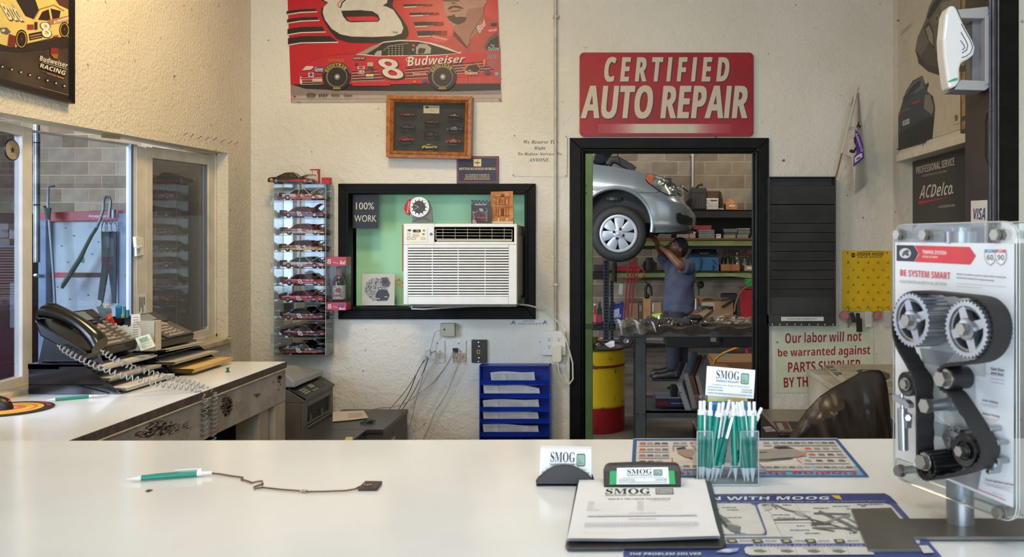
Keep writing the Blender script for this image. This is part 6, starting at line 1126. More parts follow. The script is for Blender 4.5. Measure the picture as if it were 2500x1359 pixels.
cell(.19,.07,.26,.19,2,False);cell(.275,.07,.33,.19,2);cell(.62,.07,.66,.19,1,False);cell(.67,.07,.97,.19,9,False);cell(.80,.22,.97,.34,4);cell(.80,.38,.97,.50,4);cell(.76,.53,.96,.67,4,False);cell(.58,.70,.78,.86,6,False);cell(.80,.70,.96,.86,5,False);cell(.22,.68,.34,.82,3,False)
cv.poly([(.205,.26),(.24,.24),(.255,.29),(.62,.30),(.70,.26),(.76,.30),(.80,.40),(.76,.50),(.60,.56),(.30,.56),(.24,.50),(.21,.40)],(150,146,142));cv.poly([(.21,.40),(.26,.42),(.28,.48),(.24,.49)],(206,130,80));cv.poly([(.205,.26),(.245,.23),(.25,.29),(.21,.31)],(60,48,44));cv.poly([(.66,.24),(.72,.22),(.76,.28),(.68,.30)],(52,44,42));cv.line([(.40,.40),(.62,.38)],.025,(70,62,60));cv.poly([(.74,.42),(.79,.42),(.79,.48),(.75,.47)],(206,120,90));cv.line([(.26,.54),(.40,.60),(.60,.60),(.72,.54)],.02,(60,54,52))
for q_ in(((.19,.22),(.19,.34)),((.21,.62),(.60,.62)),((.74,.56),(.75,.66)),((.18,.52),(.18,.70)),((.56,.66),(.575,.84)),((.70,.24),(.69,.2)),((.785,.30),(.80,.36))):cv.line(list(q_),.004,(206,70,70))
cv.text4('Finding the Right Fit',(.955,.955),(.20,.955),(.20,.87),(.955,.87),(196,60,60),'b');cv.line([(.30,.83),(.90,.83)],.012,(230,230,230));cv.words(.03,.10,.022,.02,(200,214,226),3);cv.build('print',s)
q=[(1535,1206),(2163,1204),(2292,1352),(1521,1356)]
t,s=matobj('counter_mat','navy and white steering parts mat under the clipboard, near edge of the counter',q,z,.0014,mat('mat_white',(0,0,0)))
q3=[PZ(x,y,z+.0014)for x,y in q];Pq=quadproj(q3);cv=CV(lambda x,y,d:PZ(x,y,z+.0014+d),T=ZT(1500,1180,3.125),start=.0002,step=.00003);nv=(52,62,122);nb=(72,90,150);wh=(214,212,208)
cv.poly([(110,82),(2060,74),(2100,92),(2240,250),(2500,559),(66,559),(80,500),(110,420)],nb);cv.poly([(110,82),(2060,74),(2100,92),(2160,150),(110,150)],nv);cv.poly([(66,540),(90,450),(2350,460),(2440,559)],(60,76,140))
cv.poly([(500,150),(1040,150),(1075,165),(1150,360),(1140,385),(500,385)],wh);cv.poly([(1110,150),(2060,150),(2110,165),(2330,400),(2330,455),(500,458),(500,395),(1160,395),(1165,370),(1090,165)],wh)
cv.text4('ALIGN WITH MOOG',(420,100),(1642,96),(1632,121),(425,126),(226,226,228),'b');cv.poly([(1650,88),(1715,88),(1738,122),(1690,112)],(226,184,60));cv.text4('TRUST THE PROBLEM SOLVER',(800,86),(1385,83),(1388,92),(800,95),(130,110,110),'b');cv.text4('Proper parts inspection to ensure vehicle safety, longer tire life and improved fuel efficiency!',(780,136),(2060,128),(2066,138),(780,147),(196,200,214),'n')
cv.line([(1190,222),(1110,152)],4,(150,150,156));cv.line([(1190,222),(1270,390),(1300,392)],4,(150,150,156));cv.line([(1380,150),(1420,210),(1500,215)],3,(150,150,156));cv.line([(1040,152),(1075,170),(1150,365),(1120,388),(850,388)],6,(140,142,148));cv.line([(1215,300),(1800,296)],3,(90,80,84))
for x0,x1,y in((820,930,182),(860,945,200),(840,970,258),(915,1000,378),(1205,1340,238),(1240,1380,262),(1515,1640,187),(1665,1800,172),(1770,1880,192),(1955,2040,190),(1280,1350,162),(1390,1450,322),(1340,1485,354),(1455,1570,378),(1790,1845,376),(1850,1950,158),(1950,2055,156),(1880,1920,170)):cv.words(x0,x1,y,9,(92,110,150),x0)
for k,(pts,w_,g)in enumerate((([(1130,160),(1240,165),(1300,195),(1380,215),(1500,262)],12,120),([(1140,190),(1200,175)],34,190),([(1380,215),(1450,240)],30,170),([(1200,150),(1240,190)],14,130),([(1215,275),(1500,270),(1620,300),(1850,370)],8,90),([(1520,225),(1800,232)],12,100),([(1560,210),(1700,270),(1860,350)],20,110),([(1500,310),(1560,300),(1650,300)],22,100),([(1510,335),(1860,338)],12,120),([(1600,300),(1700,260),(1800,240)],14,150),([(1480,260),(1530,300),(1540,340),(1680,360)],7,96),([(1740,240),(1850,300)],12,140),([(770,240),(850,290),(900,340),(960,350)],50,120),([(790,240),(860,330)],20,70),([(860,300),(950,320)],10,180))):cv.line(pts,w_,(g,g,g+2))
for k in range(8):cv.line([(1520+k*17,290),(1530+k*17,318)],5,(60,56,56));cv.d-=cv.step
cv.up();cv.line([(850,410),(1360,408)],7,(110,126,164));cv.ell(760,194,40,8,(90,90,92))
for x in(850,1045,1265,1450,1670):cv.poly([(x,424),(x+75,423),(x+95,446),(x+18,448)],(40,60,120));cv.ell(x+48,436,26,7,(220,200,60),14);cv.words(x+105,x+195,434,8,(110,116,140),x);cv.d-=cv.step*2
cv.up();cv.text4('ATTENTION AND SUSPENSION PARTS',(1050,464),(1950,464),(1960,478),(1055,479),(196,204,224),'n');cv.poly([(1010,480),(1940,480),(1985,540),(1040,544),(1000,530),(990,495)],wh)
for x in(1150,1355,1560,1750):cv.line([(x+20,484),(x+45,540)],3,(160,160,166));cv.poly([(x-90,505),(x-30,500),(x+20,515),(x-20,528),(x-80,520)],(130,120,110));cv.words(x-120,x,491,6,(120,130,160),x)
cv.text4('THE PROBLEM SOLVER',(118,526),(668,524),(662,543),(110,545),(226,228,234),'b');cv.poly([(770,520),(820,500),(950,488),(940,515),(870,528)],(150,170,206));cv.ell(860,507,40,12,(206,214,230),16);cv.poly([(2310,470),(2390,470),(2440,525),(2360,530)],wh);cv.build('print',s)
# ------------------------------------------------------------ printed shop card
def smogcard(cv,f,grey=False,small=True):
 """f(u, v) -> canvas coordinates of the card"""
 Tq=lambda t,u0,v0,u1,v1,c,st='b':cv.text4(t,f(u0,v0),f(u1,v0),f(u1,v1),f(u0,v1),c,st)
 k=(26,24,26);Tq('SMOG',.20,.10,.68,.40,k,'bs');Tq('DIAGNOSTIC SPECIALISTS',.20,.44,.67,.51,(50,50,54),'b');gr=(140,176,156)
 cv.poly([f(*p)for p in((.73,.14),(.86,.14),(.88,.18),(.88,.48),(.86,.52),(.73,.52),(.71,.48),(.71,.18))],(40,50,46));cv.poly([f(*p)for p in((.735,.17),(.855,.17),(.868,.20),(.868,.46),(.855,.49),(.735,.49),(.722,.46),(.722,.20))],gr)
 cv.line([f(*p)for p in((.62,.46),(.74,.45),(.755,.25),(.77,.46),(.785,.30),(.80,.45),(.815,.36),(.83,.45),(.86,.44))],.9 if small else 2,k)
 if not grey:
  Tq('Complete Auto Repair & Maintenance',.12,.58,.90,.65,(90,96,92),'n');Tq('2222 Northgate Blvd',.04,.68,.34,.74,(80,84,80),'b');Tq('Sacramento, CA 95833',.04,.77,.36,.83,(80,84,80),'b');Tq('P 916 925 7664',.74,.69,.96,.74,(80,84,80),'b');Tq('F 916 925 7665',.74,.77,.96,.82,(80,84,80),'b');Tq('www.smogdiagnosticsacramento.com',.04,.87,.96,.94,(80,104,88),'b')
M_hold=mat('holder_grey',(46,44,46),.4,bump=.05,bscale=500,dist=.001);t=thing('card_holder','dark domed business card holder full of white cards left of the clipboard','card holder',PZ(1378,1186,ZF));Yh=(EYE-ZF)*F/(1187-CY)
def dome(x0,x1,yb,yt,Y):return[P(x0+(x1-x0)*(1-cos(a))/2,yb-(yb-yt)*min(1,sin(a)*1.02+.0),Y+.02*(sin(a)))for a in[k*pi/18 for k in range(19)]]
b=MB(M_hold);b.prism([P(1309,1187,Yh)]+[P(x,y,Yh+.0)for x,y in((1308,1172),(1316,1163),(1332,1149),(1350,1138),(1370,1134),(1392,1135),(1412,1142),(1430,1153),(1443,1165),(1446,1175))]+[P(1446,1187,Yh)],(0,.004,0));b.build('front_dome',t,bevel=.0015)
b=MB(M_hold);b.prism([P(x+4,y-6,Yh+.03)for x,y in((1309,1187),(1308,1172),(1316,1163),(1332,1149),(1350,1138),(1370,1134),(1392,1135),(1412,1142),(1430,1153),(1443,1165),(1446,1175),(1446,1187))],(0,.004,0));b.build('back_dome',t,bevel=.0015)
b=MB(M_hold);x0,x1=P(1309,0,Yh).x,P(1446,0,Yh).x;b.box(x0,x1,Yh,Yh+.034,ZF+.0005,ZF+.006);b.build('base',t,bevel=.0015)
b=MB(mat('card_stock',(232,232,236),.4));q=[P(x,y,Yh+(.006 if y>1150 else .022))for x,y in((1316,1176),(1444,1178),(1444,1096),(1320,1094))]
for k in range(7):b.prism([p+Vector((0,.0019*k,.0003*k))for p in q],(0,.0014,0))
cs=b.build('card_stack',None,loc=q[0]);tag(cs,'stack of white shop cards standing in the dark domed holder','business cards','shop business cards');MW[cs.name]=Matrix.Translation(cs.location)
q3=[q[3],q[2],q[1],q[0]];n_=(q3[1]-q3[0]).cross(q3[3]-q3[0]).normalized();n_=-n_ if n_.y>0 else n_
cv=CV(lambda u,v,d:q3[0].lerp(q3[1],u).lerp(q3[3].lerp(q3[2],u),v)+n_*d,start=.0003,step=.00003)
smogcard_w=lambda cv:smogcard(cv,lambda u,v:(u,v));_l=CV.line
def cardprint(cv):
 cv.line=lambda pts,wd,col:_l(cv,pts,wd*.008,col);smogcard(cv,lambda u,v:(u,v))
cardprint(cv);cv.build('print',cs)
t=thing('clipboard','dark clipboard holding service forms on the front counter','clipboard',PZ(1575,1260,ZF));zc5=ZF+.003
b=MB(mat('clipboard_dark',(54,50,48),.4,bump=.08,bscale=90));b.prism([PZ(x,y,zc5)for x,y in((1408,1184),(1412,1180),(1733,1179),(1738,1184),(1773,1332),(1766,1340),(1388,1343),(1380,1338))],(0,0,.004));b.build('board',t,bevel=.0015)
zp=zc5+.0052;t2=thing('form_stack','stack of white service forms held on the clipboard','papers',PZ(1570,1250,zp))
b=MB(mat('form_paper',(240,241,246),.5,var=.01));q=[(1414,1176),(1721,1174),(1758,1322),(1384,1326)]
q3=[PZ(x,y,zp)for x,y in q];q3[0].z=q3[1].z=zp;
def fs_(u,v,k):p=q3[0].lerp(q3[1],u).lerp(q3[3].lerp(q3[2],u),v);return p+Vector((0,0,k*.0012+.006*max(0,v-.75)**2*16*(.35+.65*abs(u-.35))+.001*sin(u*9)*max(0,v-.8)))
for k in range(4):b.grid(lambda u,v:fs_(u,v,k),20,16)
fsx=b.build('sheets',t2,smooth=True)
cv=CV(lambda u,v,d:fs_(u,pv(581,729,min(1,v+.052)),3)+Vector((0,0,d)),start=.0006,step=.00003);cv.line=lambda pts,wd,col:_l(cv,pts,wd,col)
T4=lambda tx,u0,v0,u1,v1,c,st='b':cv.text4(tx,(u0,v0),(u1,v0),(u1,v1),(u0,v1),c,st)
T4('SMOG',.22,.10,.56,.19,(34,30,32),'bs');T4('DIAGNOSTIC SPECIALISTS',.22,.20,.56,.222,(60,56,60),'bs');cv.rect(.60,.10,.735,.20,(50,48,50));cv.rect(.605,.106,.73,.194,(170,170,172));cv.line([(.61,.18),(.62,.18),(.635,.12),(.645,.18),(.655,.125),(.667,.18),(.677,.13),(.69,.175),(.72,.175)],.005,(30,28,30))
T4('SERVICE PRE-CHECK INFORMATION',.245,.262,.71,.285,(110,108,114),'bs');T4('APPOINTMENT',.55,.295,.70,.308,(160,160,166),'bs')
for k in range(5):
 v=.335+k*.034;cv.line([(.10,v),(.36,v)],.0016,(190,190,196));cv.line([(.46,v),(.79,v)],.0016,(190,190,196));T4(['NAME','ADDRESS','CITY','PHONE','EMAIL ADDRESS'][k],.10,v-.02,.145+.05*(k==4),v-.006,(150,150,156),'n');T4(['DATE','YEAR','MAKE','MODEL','LICENSE'][k],.46,v-.02,.505,v-.006,(150,150,156),'n')
T4('SERVICE REQUESTED',.40,.505,.59,.520,(150,146,152),'bs');T4('DIAGNOSTIC PROBLEM',.40,.605,.59,.620,(150,140,146),'bs');cv.rect(.11,.54,.88,.565,(222,222,228))
for k in range(6):cv.words(.10,.88,.67+k*.014,.007,(178,178,186),k)
cv.line([(.10,.85),(.40,.85)],.0016,(180,180,186));cv.line([(.63,.85),(.88,.85)],.0016,(180,180,186));T4('DATE',.10,.836,.13,.846,(160,160,166),'n');T4('DATE',.63,.836,.66,.846,(160,160,166),'n');T4('AUTHORIZED BY',.72,.775,.84,.787,(170,170,176),'n');cv.build('print',fsx)
p0=Vector((0,1.425,ZF+.012));nn=Vector((0,-.75,.66));Cq=lambda x,y,d=0:PN(x,y,p0+nn*d,nn)
b=MB(mat('clip_dark',(58,54,50),.38));out_=[(1474,1190),(1473,1150),(1478,1138),(1487,1134),(1562,1131),(1650,1133),(1658,1137),(1663,1150),(1663,1190)];b.hexa([Cq(*p)for p in out_],[Cq(x,y,-.0)+Vector((0,.016,0))for x,y in out_]);b.build('clip',t,bevel=.002)
b=MB(mat('clip_inner',(40,37,35),.5));b.prism([Cq(x,y,.0006)for x,y in((1476,1186),(1476,1150),(1660,1150),(1661,1186))],nn*.001);b.build('clip_recess',t)
b=MB(mat('green_insert',(24,160,84),.4));b.prism([Cq(x,y,.0018)for x,y in((1488,1183),(1489,1150),(1646,1149),(1649,1182))],nn*.0012);b.build('insert',t)
q=[Cq(x,y,.0036)for x,y in((1506,1142),(1631,1140),(1634,1181),(1505,1182))];b=MB(mat('card_stock',(0,0,0)));b.prism(q,nn*.0008);cc_=b.build('business_card',None,loc=q[0]);tag(cc_,'white shop card on the green insert of the clipboard clip','business card','shop business cards');MW[cc_.name]=Matrix.Translation(cc_.location)
def cardcv(q,n,own):
 cv=CV(lambda u,v,d:q[0].lerp(q[1],u).lerp(q[3].lerp(q[2],u),v)+n*d,start=.0003,step=.00003);cardprint(cv);cv.build('print',own)
cardcv([p+nn*.0008 for p in q],nn,cc_)
# ------------------------------------------------------------ pen holder
t=thing('pen_holder','clear acrylic pen and card holder on the front counter','pen holder',(.20,1.52,ZF));x0,x1,ya,yb2=.149,.254,1.474,1.560;zh=1.179
M_pa=glassy('holder_acrylic',(240,244,246),1.0,.03,.0);th=.0025
for nm,q in(('side_panel',(x0,x0+th,ya,yb2,ZF+.001,zh)),('side_panel',(x1-th,x1,ya,yb2,ZF+.001,zh)),('back_panel',(x0+.004,x1-.004,yb2,yb2+th,ZF+.001,1.225)),('base',(x0,x1,ya,yb2,ZF+.0005,ZF+.004))):b=MB(M_pa);b.box(*q);b.build(nm,t)
b=MB(M_pa);b.prism([(x0,ya,ZF+.001),(x1,ya,ZF+.001),(x1,ya,zh),(x0+.075,ya,zh),(x0+.073,ya,zh-.06),(x0+.028,ya,zh-.06),(x0+.026,ya,zh),(x0,ya,zh)],(0,th,0));b.build('front_panel',t)
b=MB(mat('holder_edge',(176,186,190),.12));b.tube([(x0,ya,zh),(x0+.026,ya,zh),(x0+.028,ya,zh-.06),(x0+.073,ya,zh-.06),(x0+.075,ya,zh),(x1,ya,zh)],.0009,4);b.tube([(x0,ya,zh),(x0,ya,ZF+.001)],.0009,4);b.tube([(x1,ya,zh),(x1,ya,ZF+.001)],.0009,4);b.tube([(x0,ya,ZF+.002),(x1,ya,ZF+.002)],.0013,4);b.build('edge',t)
Yp=1.552
q=[P(x,y,Yp)for x,y in((1726,893),(1844,903),(1840,973),(1722,964))];b=MB(mat('card_stock',(0,0,0)));b.prism(q,(0,.0008,0));cc_=b.build('business_card',None,loc=q[0]);tag(cc_,'white shop card standing above the green pens in the acrylic holder','business card','shop business cards');MW[cc_.name]=Matrix.Translation(cc_.location);cardcv(q,Vector((0,-1,0)),cc_)
b=MB(mat('brochure_white',(210,214,206),.5));q=[P(x,y,1.5565)for x,y in((1728,955),(1824,958),(1822,1130),(1727,1130))];b.prism(q,(0,.002,0));o=b.build('brochure',None,loc=q[0]);tag(o,'blue and yellow brochure behind the green pens','brochure');MW[o.name]=Matrix.Translation(o.location)
cv=CV(onY(1.5565),start=.0003);cv.rect(1728,972,1824,978,(220,208,90));cv.rect(1790,968,1818,982,(226,190,40));cv.rect(1728,979,1823,1017,(30,134,196));cv.words(1738,1760,985,3,(180,214,230),1);cv.words(1800,1820,985,3,(180,214,230),2);cv.rect(1728,1017,1823,1040,(60,150,190));[cv.words(1732,1790,1046+6*k,2,(170,174,160),k)for k in range(8)];cv.build('print',o)
pens=[((1709,1172),(1710,983),.6),((1716,1172),(1719,975),1.9),((1727,1177),(1735,981),2.9),((1727,1178),(1755,993),1.3),((1737,1173),(1765,989),2.4),((1745,1176),(1795,991),.2),((1741,1168),(1776,1000),2.0),((1796,1178),(1790,996),3.0),((1818,1179),(1800,986),1.0),((1826,1182),(1806,985),.4),((1837,1183),(1829,985),2.2),((1838,1180),(1841,985),-.9),((1828,1172),(1812,986),2.6),((1776,1166),(1851,1012),-.4),((1758,1166),(1778,1004),.9)]
ords=['leftmost','second from the left','third from the left','fourth from the left','fifth from the left','leaning right at the centre','half hidden behind the centre pens','upright at the middle','leaning left at the right of the middle','fifth from the right','third from the right','rightmost upright','behind the right-hand group','leaning far right with its clip outside','low in the middle']
for k,((tx,ty),(ux,uy),rl)in enumerate(pens):
 a=PZ(tx,ty,ZF+.006);a.y=min(max(a.y,1.484),1.548);a=P(tx,ty,a.y);a.z=max(a.z,ZF+.005);e=P(ux,uy,a.y+.012+.004*(k%3));p_=dup(pen0,label='green and white pen in the acrylic holder, '+ords[k],group='green pens in the acrylic holder');setpose(p_,a,e,rl+3.9)
# ------------------------------------------------------------ timing system display
n0=Vector((-.23,-.0875,0)).normalized();u0=Vector((.0875,-.23,0)).normalized();V0=Vector((0,0,1));P0=Vector((.451,1.37,1.128))
G=lambda px,py,d=0:PN(px,py,P0+n0*d,n0)
t=thing('timing_display','clear acrylic display of timing belt, pulleys and pump on a metal base','display',(.51,1.26,ZF));Lw,Lh=.246,.402
M_pc=glassy('plate_acrylic',(238,242,244),1.6,.02,.03);M_al=mat('aluminium',(164,168,176),.3,.85,var=.05,vscale=30);M_st=mat('steel_bolt',(160,156,150),.32,.9);M_rub=mat('belt_rubber',(30,29,30),.6,bump=.1,bscale=200);M_bp=mat('black_part',(22,22,24),.35)
def rr_(u_a,u_b,v_a,v_b,r_):
 o=[]
 for cu,cvv,a in((u_b-r_,v_a+r_,-90),(u_b-r_,v_b-r_,0),(u_a+r_,v_b-r_,90),(u_a+r_,v_a+r_,180)):o+=[(cu+r_*cos(math.radians(a+k*22.5)),cvv+r_*sin(math.radians(a+k*22.5)))for k in range(5)]
 return o
L3=lambda u,v,d=0:P0+u0*u+V0*v+n0*d
for nm,d in(('acrylic_plate',0),('acrylic_plate',-.035)):
 b=MB(M_pc);pts=[L3(u,v,d)for u,v in rr_(0,Lw,0,Lh,.022)];b.prism(pts,n0*-.005);pl=b.build(nm,t)
 b=MB(mat('acrylic_rim',(196,196,190),.15));b.tube(pts+[pts[0]],.0009,4);b.tube([p-n0*.005 for p in pts+[pts[0]]],.0007,4);b.build('rim',pl)
b=MB(mat('panel_print',(222,226,234),.3));q=[G(2186,591,.0008),G(2477,594,.0008),G(2474,1238,.0008),G(2187,1118,.0008)];b.prism(q,n0*.0006);pn=b.build('printed_panel',t)
cv=CV(lambda x,y,d:G(x,y,.0015+d),T=ZT(2140,540,3.236),start=.0002,step=.00004);rdc=(216,66,76)
cv.poly([(158,187),(295,190),(330,252),(298,318),(158,312)],(50,52,66));cv.ell(226,252,46,40,(206,210,214));cv.poly([(200,262),(215,235),(240,222),(262,232),(250,250),(262,268),(240,275),(225,262),(210,280)],(80,84,96));cv.poly([(300,190),(735,202),(785,272),(742,342),(300,320),(335,255)],rdc);cv.text4('TIMING SYSTEM',(362,226),(550,235),(550,264),(362,256),(236,222,226),'b');cv.text4('SISTEMA DE TIEMPO',(362,270),(482,275),(482,292),(362,286),(236,206,212),'b')
for x,c,tx in((852,(90,150,190),'60'),(936,(206,90,110),'90')):cv.poly([(x,222),(x+86,224),(x+92,290),(x+74,332),(x+48,350),(x+18,328),(x,288)],(150,154,164));cv.poly([(x+6,248),(x+80,250),(x+84,290),(x+68,326),(x+46,342),(x+22,322),(x+6,286)],(234,236,240));cv.poly([(x+3,222),(x+84,224),(x+84,246),(x+3,244)],c);cv.text4(tx,(x+18,262),(x+72,264),(x+72,308),(x+18,304),(70,70,76),'b');cv.text4('KIT',(x+24,228),(x+60,229),(x+60,242),(x+24,240),(230,230,236),'b')
cv.text4('BE SYSTEM SMART',(186,380),(582,403),(582,458),(186,430),rdc,'b');cv.text4('MANTENTE ALERTO AL SISTEMA',(183,462),(555,485),(555,508),(183,486),(150,152,160),'n')
cv.text4('Make a complete system repair with a timing kit',(632,408),(1024,436),(1024,452),(632,424),(90,90,98),'b');cv.text4('to prevent expensive engine damage.',(632,436),(932,462),(932,478),(632,452),(90,90,98),'b');cv.words(632,1024,490,5,(160,162,170),3,.07);cv.words(632,830,512,5,(160,162,170),5,.07)
cv.text4('Cam Gear',(903,1150),(1010,1168),(1010,1190),(903,1174),(70,70,78),'b');cv.text4('and Seal',(903,1182),(1000,1200),(1000,1222),(903,1206),(70,70,78),'b');cv.words(903,1010,1240,5,(150,152,160),2,.16);cv.words(903,1010,1268,5,(150,152,160),4,.16);cv.line([(820,1195),(903,1210),(1010,1228)],2,rdc)
cv.T=ZT(2140,940,3.244)
for tx,x,y,w_ in(('Idler Pulley',838,108,124),('Water Pump',838,214,136),('Crank Sprocket and Seal',862,738,226)):
 cv.text4(tx,(x,y),(x+w_,y+w_*.19),(x+w_,y+w_*.19+22),(x,y+22),(70,70,78),'b');cv.words(x+2,x+w_*.85,y+50,5,(150,152,160),3,.2);cv.line([(x-20,y+34),(x+w_,y+34+w_*.2)],2,rdc)
cv.line([(160,578),(244,608)],4,(40,40,44));cv.line([(244,608),(290,624)],4,rdc);cv.line([(560,730),(1022,912)],5,rdc);cv.words(885,1090,790,5,(150,152,160),7,.3);cv.words(915,1008,850,5,(150,152,160),8,.3)
cv.T=ZT(2140,540,3.236);cv.poly([(320,580),(660,600),(660,1000),(860,1100),(860,1230),(780,1215),(780,1400),(360,1400),(340,1100),(430,1000)],(176,184,190));cv.poly([(340,1000),(620,1040),(520,1150),(370,1120)],(140,150,158));cv.T=ZT(2140,940,3.244);cv.poly([(390,0),(780,0),(780,400),(700,680),(560,640),(400,420)],(178,186,192));cv.poly([(430,280),(600,330),(560,420),(400,390)],(130,146,156));cv.poly([(660,640),(830,680),(800,830),(560,730)],(140,140,144));cv.line([(420,190),(620,350)],6,(220,224,228));cv.line([(400,270),(600,330)],4,(110,120,130));cv.build('print',pn)
for x,y in((2186,573),(2250,574),(2425,573),(2188,1150),(2430,1252)):
 c=G(x,y,.008);b=MB(M_st);b.cyl(c,c-n0*.008,.0085,n=6);b.cyl(c-n0*.008,c-n0*.012,.010,n=20);b.cyl(c-n0*.012,c-n0*.038,.0062,n=14);b.build('bolt',t,bevel=.0006)
def rad(rpx,c):return rpx/F*c.y
def gear(cx,cy,rpx,d1,d0,teeth,holes=True,m=M_al,name='cam_gear',hexr=.3,tooth=.07):
 c=G(cx,cy,d1);R=rad(rpx,c);A=lambda a,r_,d=0:c+(u0*cos(a)+V0*sin(a))*r_-n0*d
 b=MB(m);n=teeth*4;prof=[R*(1 if(i%4)in(1,2)else 1-tooth)for i in range(n)];Dp=d1-d0;ri=R*.80
 fo=[A(2*pi*i/n,prof[i])for i in range(n)];bo=[A(2*pi*i/n,prof[i],Dp)for i in range(n)];fi=[A(2*pi*i/n,ri)for i in range(n)];bi=[A(2*pi*i/n,ri,Dp)for i in range(n)]
 b.add(fo+bo+fi+bi,[(i,(i+1)%n,n+(i+1)%n,n+i)for i in range(n)]+[(i,(i+1)%n,2*n+(i+1)%n,2*n+i)for i in range(n)]+[(2*n+i,2*n+(i+1)%n,3*n+(i+1)%n,3*n+i)for i in range(n)]+[(n+i,n+(i+1)%n,3*n+(i+1)%n,3*n+i)for i in range(n)])
 g=b.build(name,t,smooth=True,angle=25)
 b=MB(m);b.lathe(c-n0*.003,n0,[(-.02,ri),(0,ri),(.001,ri*.93),(0,ri*.86),(-.02,ri*.86)],40)
 for k in range(4):
  a=k*pi/2+.35;w_=R*.20;dr=u0*cos(a)+V0*sin(a);sd=-u0*sin(a)+V0*cos(a);b.hexa([c-n0*.002+sd*w_+dr*R*.2,c-n0*.002-sd*w_+dr*R*.2,c-n0*.002-sd*w_*.7+dr*ri*.98,c-n0*.002+sd*w_*.7+dr*ri*.98],[c-n0*.012+sd*w_+dr*R*.2,c-n0*.012-sd*w_+dr*R*.2,c-n0*.012-sd*w_*.7+dr*ri*.98,c-n0*.012+sd*w_*.7+dr*ri*.98])
 b.lathe(c-n0*.012,n0,[(0,R*.40),(.013,R*.38),(.014,R*.30),(.0141,0)],32);b.build('web',g,smooth=True,angle=30)
 b=MB(mat('web_back',(150,156,164),.3,.7));b.cyl(c-n0*(Dp*.8),c-n0*(Dp*.8+.001),ri,n=32);b.build('web_back',g)
 b=MB(M_st);b.cyl(c+n0*.002,c+n0*.011,R*.24,n=6);b.cyl(c,c+n0*.002,R*.3,n=24);b.build('bolt',g,bevel=.0006)
gear(2223,781,66,.055,.012,32);gear(2358,803,71,.055,.012,36)
bp=[(2178,800),(2180,770),(2188,742),(2203,722),(2225,712),(2250,712),(2310,718),(2375,726),(2402,740),(2420,765),(2427,800),(2422,835),(2408,862),(2385,880),(2350,888),(2318,891),(2298,897),(2288,912),(2286,930),(2296,948),(2316,962),(2345,1005),(2380,1060),(2396,1090),(2396,1112),(2382,1136),(2340,1155),(2290,1166),(2262,1171),(2246,1162),(2238,1140),(2237,1060),(2236,980),(2230,930),(2212,890),(2192,855),(2181,825)]
cl=[G(x,y,.050)for x,y in bp]
def smooth_closed(q,n=4):
 o=[];m_=len(q)
 for i in range(m_):
  a,b_,c,d=q[i-1],q[i],q[(i+1)%m_],q[(i+2)%m_]
  for k in range(n):x=k/n;o.append(.5*((2*b_)+(c-a)*x+(2*a-5*b_+4*c-d)*x*x+(3*b_-a-3*c+d)*x**3))
 return o
sc_=smooth_closed(cl);m_=len(sc_);b=MB(M_rub);ins_=[];outs=[]
for i in range(m_):
 tg=(sc_[(i+1)%m_]-sc_[i-1]).normalized();nr=tg.cross(n0).normalized();th=.0016 if i%2 else .0036;ins_.append(sc_[i]+nr*th);outs.append(sc_[i]-nr*.0012)
W_=-n0*.030;vs=ins_+[p+W_ for p in ins_]+outs+[p+W_ for p in outs]
b.add(vs,[f for i in range(m_)for f in((i,(i+1)%m_,m_+(i+1)%m_,m_+i),(2*m_+i,2*m_+(i+1)%m_,3*m_+(i+1)%m_,3*m_+i),(i,(i+1)%m_,2*m_+(i+1)%m_,2*m_+i),(m_+i,m_+(i+1)%m_,3*m_+(i+1)%m_,3*m_+i))]);b.build('timing_belt',t)
def roller(name,cx,cy,rpx,d1,d0,m,hexpx,hexm=M_st,off=.012,parent=None):
 c=G(cx,cy,d1);R=rad(rpx,c);b=MB(m);b.lathe(c-n0*(d1-d0),n0,[(0,0),(0,R),(d1-d0-.001,R),(d1-d0,R*.94),(d1-d0-.001,R*.6),(d1-d0-.003,R*.55),(d1-d0-.003,0)],36);g=b.build(name,parent or t,smooth=True,angle=30)
 if hexpx:b=MB(hexm);b.cyl(c-n0*.003,c+n0*off,rad(hexpx,c),n=6);b.cyl(c-n0*.003,c+n0*.001,rad(hexpx*1.25,c),n=20);b.build('bolt',g,bevel=.0006)
 return g
roller('idler_pulley',2211,937,30,.040,.004,M_bp,13,off=.006);roller('tensioner_pulley',2308,924,28,.046,.010,M_bp,20)
c=G(2262,990,.055);b=MB(M_al);b.cyl(c-n0*.04,c-n0*.004,rad(15,c),n=20);b.cyl(c-n0*.052,c-n0*.04,rad(18,c),n=20);g=b.build('spacer',t);b=MB(M_st);b.cyl(c-n0*.004,c+n0*.006,rad(19,c),n=6);b.build('bolt',g,bevel=.0006)
gear(2262,1135,34,.052,.004,18,m=M_bp,name='crank_sprocket',tooth=.14);c=G(2245,1128,.062);b=MB(M_st);b.cyl(c-n0*.008,c,rad(19,c),n=6);b.cyl(c-n0*.010,c-n0*.008,rad(22,c),n=20);b.build('crank_bolt',t,bevel=.0006)
roller('pump_pulley',2352,1100,40,.034,.008,M_bp,14,off=.010);roller('pump_hub',2352,1100,20,.038,.034,M_bp,0)
b=MB(M_al);a=G(2203,996,.030);c=G(2206,1098,.030);b.cyl(a,c,rad(12,a),n=24);hy=b.build('tensioner_cylinder',t,smooth=True,angle=40);b=MB(M_al);b.cyl(G(2201,960,.030),a,rad(5,a),n=14);b.prism([G(x,y,.026)for x,y in((2190,962),(2222,975),(2232,985),(2232,995),(2210,985),(2192,975))],n0*.01);b.build('arm',hy);b=MB(M_al);b.prism([G(x,y,.022)for x,y in((2212,1000),(2228,1012),(2226,1045),(2210,1044))],n0*.01);b.cyl(G(2217,1020,.030),G(2217,1020,.038),rad(9,a),n=6);b.build('bracket',hy,bevel=.001)
